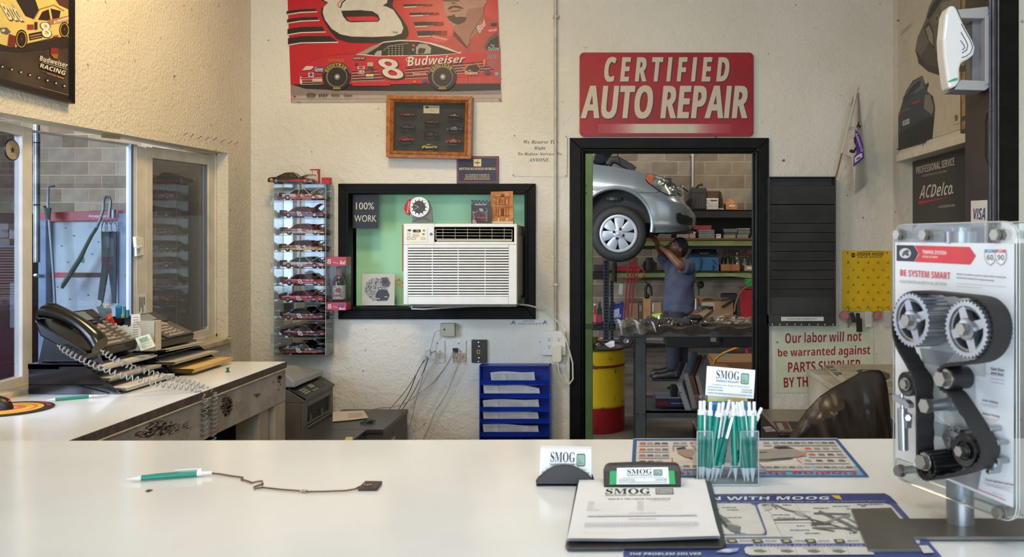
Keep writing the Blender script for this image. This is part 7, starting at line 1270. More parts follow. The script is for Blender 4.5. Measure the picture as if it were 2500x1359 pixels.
def casting(name,cp,knobs):
 b=MB(M_al);b.prism([G(x,y,.003)for x,y in cp],n0*.014);g=b.build(name,t,bevel=.003)
 for x,y,r_ in knobs:c=G(x,y,.020);b=MB(M_al);b.cyl(c-n0*.016,c+n0*.004,rad(r_,c),n=18);k=b.build('boss',g,bevel=.0008);b=MB(mat('bore_dark',(40,42,46),.5));b.cyl(c+n0*.0042,c+n0*.0046,rad(r_*.5,c),n=12);b.build('bore',g)
Zg=ZT(2140,940,3.244)
casting('pump_housing',[Zg(*p)for p in((870,340),(910,330),(935,350),(930,430),(975,440),(975,480),(945,495),(1000,540),(1000,640),(985,680),(930,690),(920,660),(955,620),(950,570),(900,520),(870,460))],[(*Zg(852,358),5.5),(*Zg(905,345),7),(*Zg(965,455),6.5),(*Zg(918,455),5),(*Zg(870,568),8),(*Zg(898,680),7),(*Zg(965,600),8)])
casting('pump_bracket',[Zg(*p)for p in((565,395),(600,340),(670,335),(700,370),(740,430),(640,420),(620,520),(590,460))],[(*Zg(585,432),6.5),(*Zg(615,352),6),(*Zg(662,348),6),(*Zg(630,435),5)])
pc=L3(.123,0,-.020);b=MB(M_al);b.cyl((pc.x,pc.y,ZF+.006),(pc.x,pc.y,P0.z+Lh-.006),.0135,n=28);b.cyl((pc.x,pc.y,ZF+.006),(pc.x,pc.y,P0.z+.05),.0195,n=32);b.cyl((pc.x,pc.y,P0.z+Lh-.03),(pc.x,pc.y,P0.z+Lh-.012),.022,n=28);b.build('pole',t,smooth=True,angle=40)
zb=ZF+.0022;b=MB(mat('base_brushed',(120,117,112),.35,.7,var=.06,vscale=50));b.prism([PZ(x,y,zb)for x,y in((2078,1249),(2176,1246),(2197,1273),(2620,1272),(2700,1318),(2228,1318),(2250,1348),(2120,1350))],(0,0,.005));b.build('base_plate',t,bevel=.0008)
# ------------------------------------------------------------ garage: post, shelves, bench, drum
M_lift=mat('lift_green',(112,140,84),.45,c2=(94,120,70),vscale=3,bump=.1,bscale=30)
Yq=6.2;t=thing('lift_post','green steel post just inside the doorway','post',(P(1437,0,Yq).x,Yq,0));b=MB(M_lift);a,c=P(1427,0,Yq).x,P(1447,0,Yq).x;b.box(a,c,Yq,Yq+.06,0,4.9);b.build('post',t,bevel=.004)
b=MB(mat('lift_green_dark',(70,86,56),.5));b.box(a-.012,a,Yq+.02,Yq+.06,P(0,480,Yq).z,P(0,433,Yq).z);b.box(a,c+.003,Yq-.002,Yq,P(0,802,Yq).z,P(0,790,Yq).z);[b.cyl((a+.012,Yq,P(0,y,Yq).z),(a+.012,Yq-.003,P(0,y,Yq).z),.005,n=8)for y in(452,470,796)];b.build('bracket',t)
YS=12.3;S=lambda x,y,Y=YS:P(x,y,Y)
def bx(b,x0,y0,x1,y1,Y,dp,m=None):a=P(x0,y1,Y);c=P(x1,y0,Y);b.box(a.x,c.x,Y,Y+dp,a.z,c.z,m);return b
M_sg=mat('shelf_green',(104,118,66),.6,c2=(122,134,78),vscale=4);M_sk=mat('shelf_dark',(26,24,24),.7);M_sw=mat('shelf_board',(120,74,44),.7,var=.1)
t=thing('garage_shelving','long workshop shelving with green beams along the block wall','shelving',(1.2,12.6,0))
b=MB(M_sg);bx(b,1560,587,1900,600,YS,.04);b.build('shelf_beam',t,bevel=.004);b=MB(M_sg);q=[S(1487,667),S(1700,665),S(1790,663),S(1843,668),S(1900,668),S(1900,680),S(1843,680),S(1790,675),S(1700,676),S(1487,678)];b.prism(q,(0,.04,0));b.build('shelf_beam',t,bevel=.004)
b=MB(M_sw);bx(b,1560,581,1900,585,YS-.02,.62);b.build('shelf_board',t);b=MB(M_sk);bx(b,1480,662,1900,666,YS,.6);b.build('shelf_board',t);b=MB(M_sk);bx(b,1440,794,1900,806,YS,.6);b.build('shelf_board',t)
b=MB(M_sk);bx(b,1670,513,1900,531,YS,.05);b.build('shelf_beam',t);b=MB(M_sk);bx(b,1560,512,1900,515,YS,.62);b.build('shelf_board',t);b=MB(M_sk);bx(b,1560,516,1900,583,12.9,.02);b.build('back_panel',t);b=MB(M_sk);bx(b,1560,678,1900,684,YS+.02,.5);bx(b,1560,600,1900,608,YS+.04,.5);b.build('shelf_underside_shade',t)  # last two dark slabs stand in for the shade under the shelves
b=MB(M_sk);bx(b,1420,664,1474,682,YS,.5);b.build('shelf_beam',t)
M_up=mat('upright_blue_black',(40,46,56),.5,var=.2)
for x0,x1,yt in((1473,1487,635),(1490,1498,684)):
 b=MB(M_up);bx(b,x0,yt,x1,843,YS-.02,.06);u=b.build('upright',t,bevel=.003);h=MB(mat('hole_black',(8,8,10),.9))
 for k in range(int((838-yt)/8)):a=S((x0+x1)/2,yt+5+k*8,YS-.021);h.prism([a+Vector((dx,0,dz))for dx,dz in((-.018,.014),(.018,.014),(.018,-.014),(-.018,-.014))],(0,.0008,0))
 h.build('slot',u)['kind']='stuff'
for x0,x1 in((1834,1846),):b=MB(M_up);bx(b,x0+40,360,x1+40,843,YS-.02,.06);b.build('upright',t)
t=thing('wall_conduit','thin metal conduit down the garage block wall','pipe',(1.2,13.15,2.3));b=MB(mat('conduit_grey',(150,150,142),.4,.6));b.cyl(P(1692,456,13.15),P(1692,330,13.15),.022,n=12);b.build('pipe',t);b=MB(mat('conduit_grey',(0,0,0)));b.box(P(1687,0,13.1).x,P(1698,0,13.1).x,13.15,13.19,P(0,380,13.15).z,P(0,374,13.15).z);b.build('clip',t)
def gbox(name,label,cat,x0,y0,x1,y1,Y,dp,col,lid=None,group=None,bev=.004,c2=None,stripe=None):
 t=thing(name,label,cat,P((x0+x1)/2,y1,Y+dp/2),group=group);b=MB(mat('g_%d_%d_%d'%col,col,.6,var=.1,vscale=6));bx(b,x0,y0,x1,y1,Y,dp);s=b.build('body',t,bevel=bev)
 if lid:b=MB(mat('g_%d_%d_%d'%lid,lid,.6,var=.1));bx(b,x0-.5,y0-.5,x1+.5,y0+(y1-y0)*.28,Y-.006,dp+.01);b.build('lid',t,bevel=bev)
 if stripe:b=MB(mat('g_%d_%d_%d'%stripe[4],stripe[4],.5));bx(b,*stripe[:4],Y-.004,.003);b.build('label',t)
 return t
G2='parts boxes on the upper green shelf'
gbox('parts_box','grey divided parts box half hidden behind the mechanic\'s raised arm','box',1606,573,1638,581,YS,.2,(96,100,100),(120,124,122),G2);gbox('parts_box','upper grey parts box behind the raised arm','box',1611,566,1643,573,YS+.02,.2,(80,90,88),(100,110,108),G2)
gbox('parts_box','pale box directly behind the mechanic\'s hair','box',1652,565,1682,581,YS,.2,(130,126,118),(160,158,152),G2);gbox('parts_box','small beige carton right of the mechanic\'s head','box',1683,566,1698,581,YS,.2,(150,134,116),(180,172,160),G2)
gbox('parts_box','wide grey parts box, lower one under the pink box','box',1706,572,1745,581,YS,.25,(112,116,114),(130,134,130),G2);gbox('parts_box','wide grey parts box, upper one under the pink box','box',1706,561,1744,571,YS,.25,(104,110,108),(124,128,126),G2);gbox('parts_box','pink-red flat box on top of the grey boxes','box',1697,551,1737,560,YS+.02,.3,(150,44,58),(170,56,70),G2)
gbox('parts_box','small white box between the grey parts boxes','box',1749,571,1760,581,YS,.12,(206,202,190),None,G2,stripe=(1751,574,1757,576,(60,60,90)));gbox('parts_box','greenish lower parts box at the right of the white box','box',1767,573,1796,581,YS,.25,(130,140,96),(130,134,126),G2);gbox('parts_box','grey-blue upper parts box right of the white box','box',1767,559,1801,566,YS,.25,(96,108,110),(112,122,122),G2);gbox('parts_box','dark middle parts box right of the white box','box',1768,566,1800,572.5,YS,.25,(50,52,52),None,G2)
gbox('parts_box','lower pale grey box at the right end of the upper shelf','box',1799,573.5,1827,581,YS,.25,(120,120,112),(140,140,134),G2);gbox('parts_box','middle grey box at the right end of the upper shelf','box',1802,566,1831,573,YS,.25,(90,94,90),(120,124,118),G2);gbox('parts_box','top grey box at the right end of the upper shelf','box',1802,557.5,1831,565.5,YS,.25,(96,92,84),(150,150,146),G2);gbox('parts_box','flat box against the right door jamb on the upper shelf','box',1834,577,1848,581,YS,.2,(140,134,124),None,G2)
t=gbox('grey_case','tall dark grey plastic case on the top shelf beside the car nose','case',1689,458,1725,511,YS,.35,(58,60,58),(50,52,50),bev=.02);b=MB(mat('g_50_50_48',(50,50,48),.5));b.tube([S(1700,458),S(1706,452),S(1713,450),S(1716,452)],.02,6);b.build('handle',t)
for k in range(5):b=MB(mat('g_50_50_48',(0,0,0)));bx(b,1693+k*6.5,466,1695+k*6.5,505,YS-.008,.008);b.build('rib',t)
gbox('case','grey case behind the car nose on the top shelf','case',1674,460,1688,511,YS+.1,.3,(90,86,80));t=gbox('open_carton','open brown carton holding white boxes on the top shelf','carton',1725,466,1758,511,YS+.12,.25,(84,58,38));b=MB(mat('g_110_84_62',(110,84,62),.7));b.prism([S(1757,466,YS+.1),S(1762,470,YS),S(1768,508,YS),S(1757,510,YS+.1)],(0,.01,0));b.build('flap',t)
gbox('white_carton','upper white box in front of the open brown carton','box',1725,484,1754,498,YS,.11,(196,190,182),(214,210,204),'white boxes on the top shelf',stripe=(1735,488,1750,491,(70,66,66)));gbox('white_carton','lower white box in front of the open brown carton','box',1725,499,1754,511,YS,.11,(186,180,170),(206,200,194),'white boxes on the top shelf')
t=gbox('cardboard_box','small cardboard box with raised flap on the top shelf','box',1772,497,1800,511.5,YS,.2,(170,118,66));b=MB(mat('g_186_130_76',(186,130,76),.7));b.prism([S(1770,498,YS+.05),S(1780,483,YS+.05),S(1796,494,YS+.02),S(1786,498,YS)],(0,.01,0));b.build('flap',t);b=MB(mat('g_206_200_190',(206,200,190),.7));bx(b,1780,500,1794,504,YS-.003,.003);b.build('label',t)
gbox('hinge_pack','flat pale packet on the top shelf','packet',1755,508,1767,511.5,YS,.1,(150,150,150))
t=gbox('machine_case','large blue metal machine case on the middle shelf right of the mechanic','case',1683,628,1755,661,YS,.4,(28,84,124));b=MB(mat('g_34_58_74',(34,58,74),.4,var=.1));b.hexa([S(1683,628),S(1755,628),S(1747,607,YS+.3),S(1690,607,YS+.3)],[S(1683,628)+Vector((0,.4,0)),S(1755,628)+Vector((0,.4,0)),S(1747,607,YS+.38),S(1690,607,YS+.38)]);tp=b.build('top_panel',t,bevel=.006)
cvt=[S(1690,622),S(1748,622),S(1742,611,YS+.24),S(1694,611,YS+.24)];Qt=quadproj([cvt[3],cvt[2],cvt[1],cvt[0]]);cv=CV(lambda u,v,d:Qt(u,v,d),start=.006);cv.text4('MAC TOOLS FLOOR JACK',(.05,.15),(.95,.15),(.95,.5),(.05,.5),(150,140,90),'b');cv.text4('STAR SERIES',(.3,.6),(.7,.6),(.7,.9),(.3,.9),(150,140,90),'b');cv.build('lettering',tp)
b=MB(M_sk);b.tube([S(1708,630,YS-.02),S(1714,633,YS-.03),S(1713,648,YS-.03),S(1708,660,YS-.04),S(1692,669,YS-.05)],.009,6);b.tube([S(1740,634,YS-.02),S(1750,645,YS-.02)],.006,5);b.cyl(S(1742,648,YS-.02),S(1742,658,YS-.02),.012,n=8);b.build('strap',t)
t=gbox('wooden_crate','orange-brown crate with glass jars on the middle shelf','crate',1760,645,1806,661,YS,.3,(150,90,42));b=MB(mat('g_130_76_36',(130,76,36),.7));bx(b,1780,645,1788,661,YS-.004,.004);b.build('label',t)
gbox('cardboard_box','small tan box with white label at the right door jamb','box',1818,648,1845,661,YS,.25,(160,130,96),stripe=(1824,652,1838,656,(206,206,200)))
M_jar=mat('jar_glass',(60,62,58),.1,spec=.9,c2=(130,130,120),vscale=20)
def jar(x,y,h,r_,label,name='glass_jar',Y=YS+.2,m=None,grp='jars and bottles on the middle shelf'):
 p=P(x,y,Y);H=h/F*Y;R=r_/F*Y;t=thing(name,label,'bottle',p,group=grp);b=MB(m or M_jar);b.lathe(p,(0,0,1),[(0,0),(0,R),(H*.6,R),(H*.78,R*.5),(H,R*.45),(H,0)],14);b.build('body',t,smooth=True);b=MB(M_sk);b.cyl(p+Vector((0,0,H)),p+Vector((0,0,H*1.12)),R*.5,n=10);b.build('cap',t);return t
for k,(x,h,r_)in enumerate(((1766,18,5),(1777,26,6),(1789,20,5),(1800,30,6),(1818,30,8),(1832,20,5))):jar(x,645 if x<1808 else 661 if x<1825 else 648,h,r_,'dark glass bottle on the middle shelf, '+['farthest left above the crate','second above the crate','third above the crate','tall shiny one at the crate end','wide one beside the small tan box','above the small tan box'][k],m=M_jar if k in(3,4)else mat('jar_dark',(30,32,28),.3,c2=(60,60,50),vscale=14))
b=MB(mat('brush_bristle',(60,58,56),.6));[b.cyl(S(1768+k*5,622,YS+.35),S(1768+k*5,602,YS+.35),.006,n=6)for k in range(8)];o=b.build('drill_rack',None,loc=S(1785,612,YS+.35));tag(o,'row of dim metal rods behind the blue case shelf','rack',kind='stuff')
b=MB(mat('g_150_20_40',(150,20,40),.4));b.prism([S(1820,608,YS+.3),S(1845,612,YS+.3),S(1845,622,YS+.3),S(1824,618,YS+.3)],(0,.1,0));o=b.build('red_case',None,loc=S(1835,620,YS+.3));tag(o,'red tilted case high at the right door jamb','case')
t=gbox('red_tool_tray','red tool tray behind the hand truck handles','tray',1506,650,1562,662,YS,.3,(160,20,34));gbox('black_case','black case on the shelf left of the mechanic','case',1572,640,1604,662,YS+.1,.3,(24,24,24));gbox('black_case','black case seen left of the green post shelf','case',1449,647,1472,661,YS+.1,.3,(60,60,60))
t=thing('grease_pump','black hand pump with hose on the middle shelf','pump',S(1578,660));b=MB(M_sk);b.cyl(S(1585,660),S(1585,628),.05,n=14);b.cyl(S(1500,688),S(1500,640),.035,n=12);b.build('barrel',t);b=MB(mat('hose_dark',(34,34,34),.4));b.tube([S(1566,650),S(1576,636),S(1590,630),S(1598,640),S(1600,655)],.012,6);b.tube([S(1570,632),S(1592,646)],.008,6);b.build('hose',t)
GB='cardboard boxes on the bottom shelf'
t=thing('oil_jug','blue oil jug with white label on the bottom shelf','jug',S(1504,794));b=MB(mat('jug_blue',(24,44,130),.35,c2=(20,36,110),vscale=8));b.prism([S(x,y)for x,y in((1488,792),(1488,750),(1492,740),(1500,738),(1503,743),(1513,742),(1516,737),(1521,737),(1524,745),(1524,792))],(0,.16,0));s=b.build('body',t,bevel=.01)
cv=CV(onY(YS),start=.002);cv.poly([(1494,757),(1512,750),(1513,788),(1495,790)],(70,84,130));cv.poly([(1495,757),(1512,752),(1512,766),(1500,775)],(170,180,200));cv.text4('SAE 5W-40',(1496,768),(1516,766),(1516,774),(1496,776),(206,210,220),'b');cv.words(1496,1512,781,2,(170,176,200),2);cv.build('lettering',s)
for k,(x0,x1,y0,c)in enumerate(((1420,1427,747,(40,90,120)),(1449,1456,745,(170,20,34)),(1457,1470,740,(40,34,36)))):
 t=thing('oil_bottle',['bottle at the left edge of the green post on the bottom shelf','red oil bottle on the bottom shelf','dark oil bottle with red label on the bottom shelf'][k],'bottle',S((x0+x1)/2,794),group='oil bottles on the bottom shelf');b=MB(mat('g_%d_%d_%d'%c,c,.35));m_=(x0+x1)/2;w_=(x1-x0)/2;b.prism([S(m_+dx*w_,y)for dx,y in((-1,792),(-1,y0+16),(-.5,y0+8),(-.35,y0),(.35,y0),(.5,y0+8),(1,y0+16),(1,792))],(0,.08,0));s=b.build('body',t,bevel=.005);b=MB(mat('cap_%d'%k,[(206,190,60),(220,210,200),(150,30,30)][k],.4));b.cyl(S(m_,y0,YS+.04),S(m_,y0-4,YS+.04),.02,n=10);b.build('cap',t)
 if k:b=MB(mat('lab_%d'%k,[(0,0,0),(220,120,110),(170,30,40)][k],.5));bx(b,x0+1.5,768,x1-1.5,786,YS-.003,.003);b.build('label',s)
gbox('cardboard_box','tan box between the hand truck rails and the post box','box',1536,740,1558,793,YS+.1,.3,(166,126,84),group=GB);gbox('cardboard_box','narrow brown box beside the light wooden post box','box',1559,738,1570,793,YS+.12,.3,(130,96,62),group=GB,stripe=(1561,745,1567,760,(160,150,140)))
t=gbox('tall_carton','tall light tan carton with black belts hanging over it','carton',1571,724,1589,793,YS-.05,.14,(190,142,92));b=MB(mat('belt_black',(24,24,26),.4));b.tube([P(x,y,YS-.07)for x,y in((1577,724),(1576,706),(1580,694),(1584,694),(1589,702),(1590,722))],.02,8);b.tube([P(x,y,YS-.05)for x,y in((1572,675),(1577,688),(1582,695))],.008,6);b.ball(P(1579,722,YS-.05),.04,10);o=b.build('drive_belt',None,loc=P(1580,722,YS-.07));tag(o,'black drive belt draped over the tall tan carton','belt')
gbox('cardboard_box','tan box behind the mechanic\'s waist, left side','box',1590,738,1614,793,YS,.3,(172,140,100),group=GB,stripe=(1592,741,1596,760,(206,206,200)))
t=gbox('cardboard_box','narrow white and red box right of the mechanic\'s waist','box',1687,728,1701,793,YS-.1,.2,(150,70,54),group=GB,stripe=(1688,729,1700,755,(206,196,190)));cv=CV(onY(YS-.106),start=.002);cv.text4('Brand A/C',(1692,754),(1692,731),(1697,731),(1697,754),(70,60,60),'n');cv.mb.build('lettering',parent=t)
t=gbox('cardboard_box','large open tan carton with black clamp on the bottom shelf','box',1710,736,1790,793,YS,.3,(156,116,76),group=GB,stripe=(1714,738,1744,756,(176,160,140)));b=MB(mat('g_130_96_60',(130,96,60),.7));b.prism([S(1712,736,YS+.3),S(1720,727,YS+.32),S(1782,726,YS+.32),S(1790,736,YS+.3)],(0,.01,0));b.prism([S(1700,735),S(1706,722),S(1718,726),S(1709,740)],(0,.02,0));b.build('flap',t)
b=MB(M_sk);b.tube([S(1762,750,YS-.04),S(1790,731,YS-.04)],.018,6);b.tube([S(1760,734,YS-.03),S(1782,728,YS-.03),S(1790,733,YS-.03)],.012,6);o=b.build('clamp',None,loc=S(1775,742,YS-.04));tag(o,'black clamp lying across the large open carton','clamp')
gbox('tyre_tread_case','black case standing behind the large open carton','case',1762,716,1800,793,YS+.35,.15,(28,28,30),bev=.02)
b=MB(M_sk);b.ball(S(1710,695,YS+.2),.055,10);b.cyl(S(1706,700,YS+.2),S(1706,730,YS+.3),.008,n=6);o=b.build('inspection_mirror',None,loc=S(1708,700,YS+.2));tag(o,'round black mirror head on a thin stalk right of the mechanic','mirror')
t=gbox('red_toolbox','red metal toolbox with drawers at the right door jamb','toolbox',1819,707,1850,850,YS-1.0,.4,(186,10,40));b=MB(mat('g_186_10_40',(0,0,0)));[bx(b,x_,848,x_+6,873.5,YS-1.0,.03)for x_ in(1820,1842)];b.build('leg',t);b=MB(mat('g_150_8_30',(150,8,30),.4));Yt=YS-1.004;bx(b,1819,722,1850,724,Yt,.006);bx(b,1819,743,1850,745,Yt,.006);bx(b,1812,702,1850,705,Yt,.3);bx(b,1817,692,1819,707,Yt,.006);b.build('drawer_edge',t)
b=MB(mat('hose_tan',(120,96,66),.5));b.tube([P(x,y,YS-1.05)for x,y in((1846,695),(1830,697),(1814,705),(1802,722),(1795,745),(1793,760))],.012,7);b.build('hose',t);b=MB(mat('g_206_200_190',(0,0,0)));b.build('x',t)if False else None
b=MB(mat('gauge_green',(30,170,60),.4,c2=(20,60,30),vscale=30));bx(b,1820,681,1850,702,YS-1.0,.1);o=b.build('green_gauge_set',None,loc=P(1835,700,YS-1.0),bevel=.006);tag(o,'bright green gauge set on top of the red toolbox','gauge')
YH=11.6;H_=lambda x,y,d=0:P(x,y,YH+d);t=thing('hand_truck','red hand truck with looped handles leaning by the shelving','hand truck',P(1530,845,YH));M_ht=mat('truck_red',(150,36,46),.35)
rails=[(1538,625,1516,832),(1547,627,1527,800),(1552,627,1538,800)]
for k,(x0,y0,x1,y1)in enumerate(rails):b=MB(M_ht);b.tube([H_(x0,y0,.2),H_(x1,y1,0)],.011,8);b.build('rail',t,smooth=True)
for lp in([(1534,653),(1550,651),(1558,660),(1556,674),(1545,680),(1527,681)],[(1548,651),(1562,652),(1573,662),(1571,676),(1560,681),(1545,681)]):b=MB(M_ht);b.tube([H_(x,y,.12)for x,y in lp],.011,8);b.build('handle',t,smooth=True)
b=MB(M_ht);bx(b,1512,828,1545,846,YH,.01);b.build('toe_plate',t);b=MB(mat('tag_paper',(190,186,166),.7));b.prism([H_(x,y,.0)for x,y in((1512,691),(1521,693),(1519,719),(1510,717))],(0,.002,0));b.build('tag',t)
c=H_(1528,830);b=MB(mat('tyre_rubber',(38,36,36),.6));b.lathe(c+Vector((0,-.03,0)),(0,1,0),[(0,.04),(0,.085),(.01,.098),(.05,.098),(.06,.085),(.06,.04)],28);w1=b.build('wheel',t,smooth=True);b=MB(mat('rim_steel',(150,150,150),.3,.8));b.lathe(c+Vector((0,-.032,0)),(0,1,0),[(.002,0),(0,.018),(.004,.022),(.004,.034),(0,.04),(.01,.042)],24);b.build('rim',w1,smooth=True)
b=MB(mat('steel_tube',(130,134,138),.25,.9));b.cyl(P(1449,830,11.9),P(1665,838,11.9),.028,n=16);b.cyl(P(1449,842,11.8),P(1560,843,11.8),.012,n=10);o=b.build('floor_rail',None,loc=P(1550,838,11.9),smooth=True);tag(o,'bright steel tube running along the floor under the shelving','pipe')
Yd=7.0;t=thing('steel_drum','yellow steel drum with red bands beside the green post','drum',(P(1455,0,Yd).x,Yd,0));cx=P(1455,0,Yd).x;R=70/F*Yd;zT=P(0,853,Yd-R*.9).z
M_dy=mat('drum_yellow',(226,192,14),.5,c2=(70,52,20),vscale=16,detail=8,ramp=(0.62,0.74));M_dr=mat('drum_red',(168,24,34),.5,c2=(80,20,20),vscale=14,detail=8,ramp=(0.58,0.8));M_dbk=mat('drum_rim',(50,40,34),.6)
b=MB(M_dr);z1=zT*.30;b.lathe((cx,Yd,0),(0,0,1),[(0,0),(0,R*.99),(.01,R),(z1,R)],48);b.build('lower_band',t,smooth=True)
b=MB(M_dy);b.lathe((cx,Yd,0),(0,0,1),[(z1,R),(z1+.012,R*1.015),(z1+.024,R),(zT*.78,R)],48);b.build('wall',t,smooth=True);b=MB(mat('drum_dark_red',(110,30,36),.5));b.lathe((cx,Yd,0),(0,0,1),[(zT*.78,R),(zT*.785,R*1.015),(zT*.80,R*1.015),(zT*.81,R)],48);b.build('hoop',t,smooth=True)
b=MB(M_dy);b.lathe((cx,Yd,0),(0,0,1),[(zT*.81,R),(zT*.985,R)],48);b.build('wall',t,smooth=True);b=MB(M_dbk);b.lathe((cx,Yd,0),(0,0,1),[(zT*.98,R),(zT*.985,R*1.02),(zT,R*1.02),(zT,R*.96),(zT*.96,R*.95),(zT*.95,0)],48);b.build('lid',t,smooth=True)
b=MB(M_dbk);b.prism([P(1513,920,Yd-R*.3),P(1520,922,Yd),P(1519,960,Yd),P(1512,950,Yd-R*.3)],(0,.004,0));b.build('dent',t)
b=MB(mat('rag_white',(196,196,206),.8));b.grid(lambda u,v:Vector((cx-.02+.17*u,Yd-.12+.2*v,zT+.0+.03*sin(u*5)*sin(v*4+u*3)+.02)),10,8);o=b.build('rag',None,loc=(cx+.05,Yd,zT),smooth=True);tag(o,'crumpled white rag on top of the yellow drum','rag')
b=MB(mat('brass_old',(0,0,0)));b.cyl(P(1444,828,6.23),P(1468,831,6.23),.018,n=12);b.cyl(P(1466,831,6.23),P(1471,831,6.23),.03,n=12);b.cyl(P(1452,822,6.23),P(1452,838,6.23),.025,n=12);b.cyl(P(1451,838,6.23),P(1451,852,6.23),.012,n=8);o=b.build('brass_fitting',None,loc=P(1455,835,6.23));tag(o,'brass valve fitting above the yellow drum','fitting')
M_bn=mat('bench_grey',(92,96,98),.5,c2=(74,78,82),vscale=5,bump=.1);YT=6.0;t=thing('workbench','grey steel workbench covered with plastic sheeting in the garage','workbench',(.8,6.35,0));xl=P(1505,0,YT).x
b=MB(M_bn);b.box(xl,1.9,YT,6.7,.895-.045,.895);b.build('bench_top',t,bevel=.004);b=MB(M_bn);b.box(xl-.001,1.9,YT-.004,YT+.02,P(0,815,YT).z,P(0,800,YT).z);b.build('front_apron',t,bevel=.002)
for Yl in(YT+.02,6.6):
 for x0 in(P(1552,0,YT).x,1.75):b=MB(M_bn);b.box(x0,x0+.074,Yl,Yl+.004,0,.85);b.box(x0+.070,x0+.074,Yl,Yl+.06*(1 if Yl<6.4 else-1),0,.85);lg=b.build('leg',t);b=MB(mat('bolt_grey',(60,60,62),.4,.6));[b.cyl((x0+dx,Yl,z_),(x0+dx,Yl-.006,z_),.006,n=8)for dx in(.012,.060)for z_ in(.81,.31)];b.build('bolt',lg)
b=MB(M_bn);b.box(P(1577,0,YT).x,1.8,YT+.03,6.66,.315,.33);b.box(P(1577,0,YT).x,1.8,YT+.03,YT+.035,.28,.33);b.build('lower_shelf',t)
for x0,x1 in((1628,1735),(1765,1860)):b=MB(mat('drawer_black',(24,22,24),.5));bx(b,x0,816,x1,848,YT+.02,.4);b.build('drawer',t,bevel=.003)
M_film=glassy('plastic_film',(226,222,210),3.0,.12,.16,dust=9)
def film(name,label,q,z,amp,seed,nx=34,ny=14,parent=None):
 rr2=random.Random(seed);ph=[rr2.uniform(0,6)for _ in range(6)]
 def f(u,v):
  a=[q[0][i]+(q[1][i]-q[0][i])*u for i in(0,1)];c=[q[3][i]+(q[2][i]-q[3][i])*u for i in(0,1)];x=a[0]+(c[0]-a[0])*v;y=a[1]+(c[1]-a[1])*v
  h=amp*(.5+.5*sin(x*23+ph[0]+3*sin(y*9+ph[1])))*(.6+.4*sin(y*31+ph[2]))+amp*.35*abs(sin(x*61+y*40+ph[3]));return Vector((x,y,z+h))
 b=MB(M_film);b.grid(f,nx,ny);o=b.build(name,None,loc=(q[0][0],q[0][1],z));tag(o,label,'plastic sheet');return o
zT2=.897;xr_=1.2
film('plastic_sheet','crumpled clear plastic film over parts on the left of the workbench',[(xl+.0,YT-.02),(xl+.60,YT+.05),(xl+.60,YT+.55),(xl+.12,YT+.45)],zT2,.06,1,46,18);film('plastic_sheet','clear plastic film stretched over the right of the workbench',[(xl+.62,YT+.12),(xr_+.4,YT+.08),(xr_+.4,YT+.6),(xl+.62,YT+.6)],zT2+.03,.03,5,40,14)
b=MB(M_film);b.grid(lambda u,v:Vector((xl-.012+.27*u+.02*v,YT-.028-.008*sin(u*14)*v-.02*(1-v)*0,zT2+.07-.115*v*(1-.35*u)+.01*sin(u*17))),22,8);o=b.build('plastic_sheet',None,loc=(xl,YT,.86));tag(o,'torn plastic film edge hanging over the front of the workbench','plastic sheet')
t=gbox('bumper_part','dark moulded part under the clear film on the workbench','car part',1575,782,1690,800,YT+.2,.25,(48,50,58),bev=.02);t=thing('paper_scrap','bright green paper triangle under the clear film','paper',P(1605,772,YT+.1));b=MB(mat('paper_lime',(150,190,60),.6));b.prism([P(1590,768,YT+.17),P(1617,764,YT+.17),P(1602,776,YT+.12)],(0,0,.002));b.build('sheet',t)
b=MB(mat('paper_brown_dark',(60,48,38),.7,var=.3));n=40;top=[Vector((xl+.07+(xr_+.4-xl-.07)*k/n,YT-.006-.004*(k%2),zT2+.022+.012*sin(k*1.1)))for k in range(n+1)];bot=[Vector((p.x,YT-.008,.868+.012*sin(k*.8+1)+.006*(k%3)))for k,p in enumerate(top)];bk3=[Vector((p.x,YT+.35,zT2+.012))for p in top]
b.add(top+bot+bk3,[(i,i+1,n+2+i,n+1+i)for i in range(n)]+[(i,i+1,2*n+3+i,2*n+2+i)for i in range(n)]);o=b.build('wrapping_paper',None,loc=(xl,YT,.87));tag(o,'dark brown crumpled wrapping paper hanging along the workbench edge','paper')
b=MB(mat('g_130_110_84',(130,110,84),.6));b.prism([P(1693,778,6.25),P(1735,757,6.5),P(1742,762,6.5),P(1716,784,6.15)],(0,0,.03));o=b.build('wood_block',None,loc=P(1715,775,6.3));tag(o,'pale wooden block lying on the workbench beside the black roll','block')
t=gbox('tape_roll','squat black roll on the workbench front','roll',1683,770,1716,782,6.12,.12,(26,25,26),bev=.02);b=MB(mat('roll_black',(28,28,28),.5));c=P(1722,757,6.5);b.lathe(c,(0,0,1),[(0,.02),(0,.06),(.03,.06),(.03,.02),(0,.02)],24);o=b.build('rubber_ring',None,loc=c);tag(o,'black rubber ring standing behind the wooden block','ring')
t=gbox('parts_carton','dark blue parts box on the lower shelf of the workbench','box',1600,972,1681,994,6.08,.25,(30,44,84));b=MB(mat('g_150_156_170',(150,156,170),.5));a=P(1602,972,6.08);b.box(a.x,P(1680,0,6.08).x,6.08,6.33,a.z,a.z+.003);b.build('lid',t);cv=CV(onY(6.078),start=.001);cv.rect(1602,978,1632,990,(90,26,34));cv.text('PREMIUM',1605,981,1630,988,(150,40,44),'b');cv.words(1638,1672,984,3,(170,176,190),1);cv.mb.build('print',parent=t)
t=gbox('bracket_part','black rubber bracket sitting on the dark blue box','car part',1637,942,1655,970,6.12,.1,(24,24,26),bev=.012);b=MB(mat('g_24_24_26',(0,0,0)));b.cyl(P(1629,946,6.15),P(1661,948,6.15),.008,n=8);b.build('rod',t)
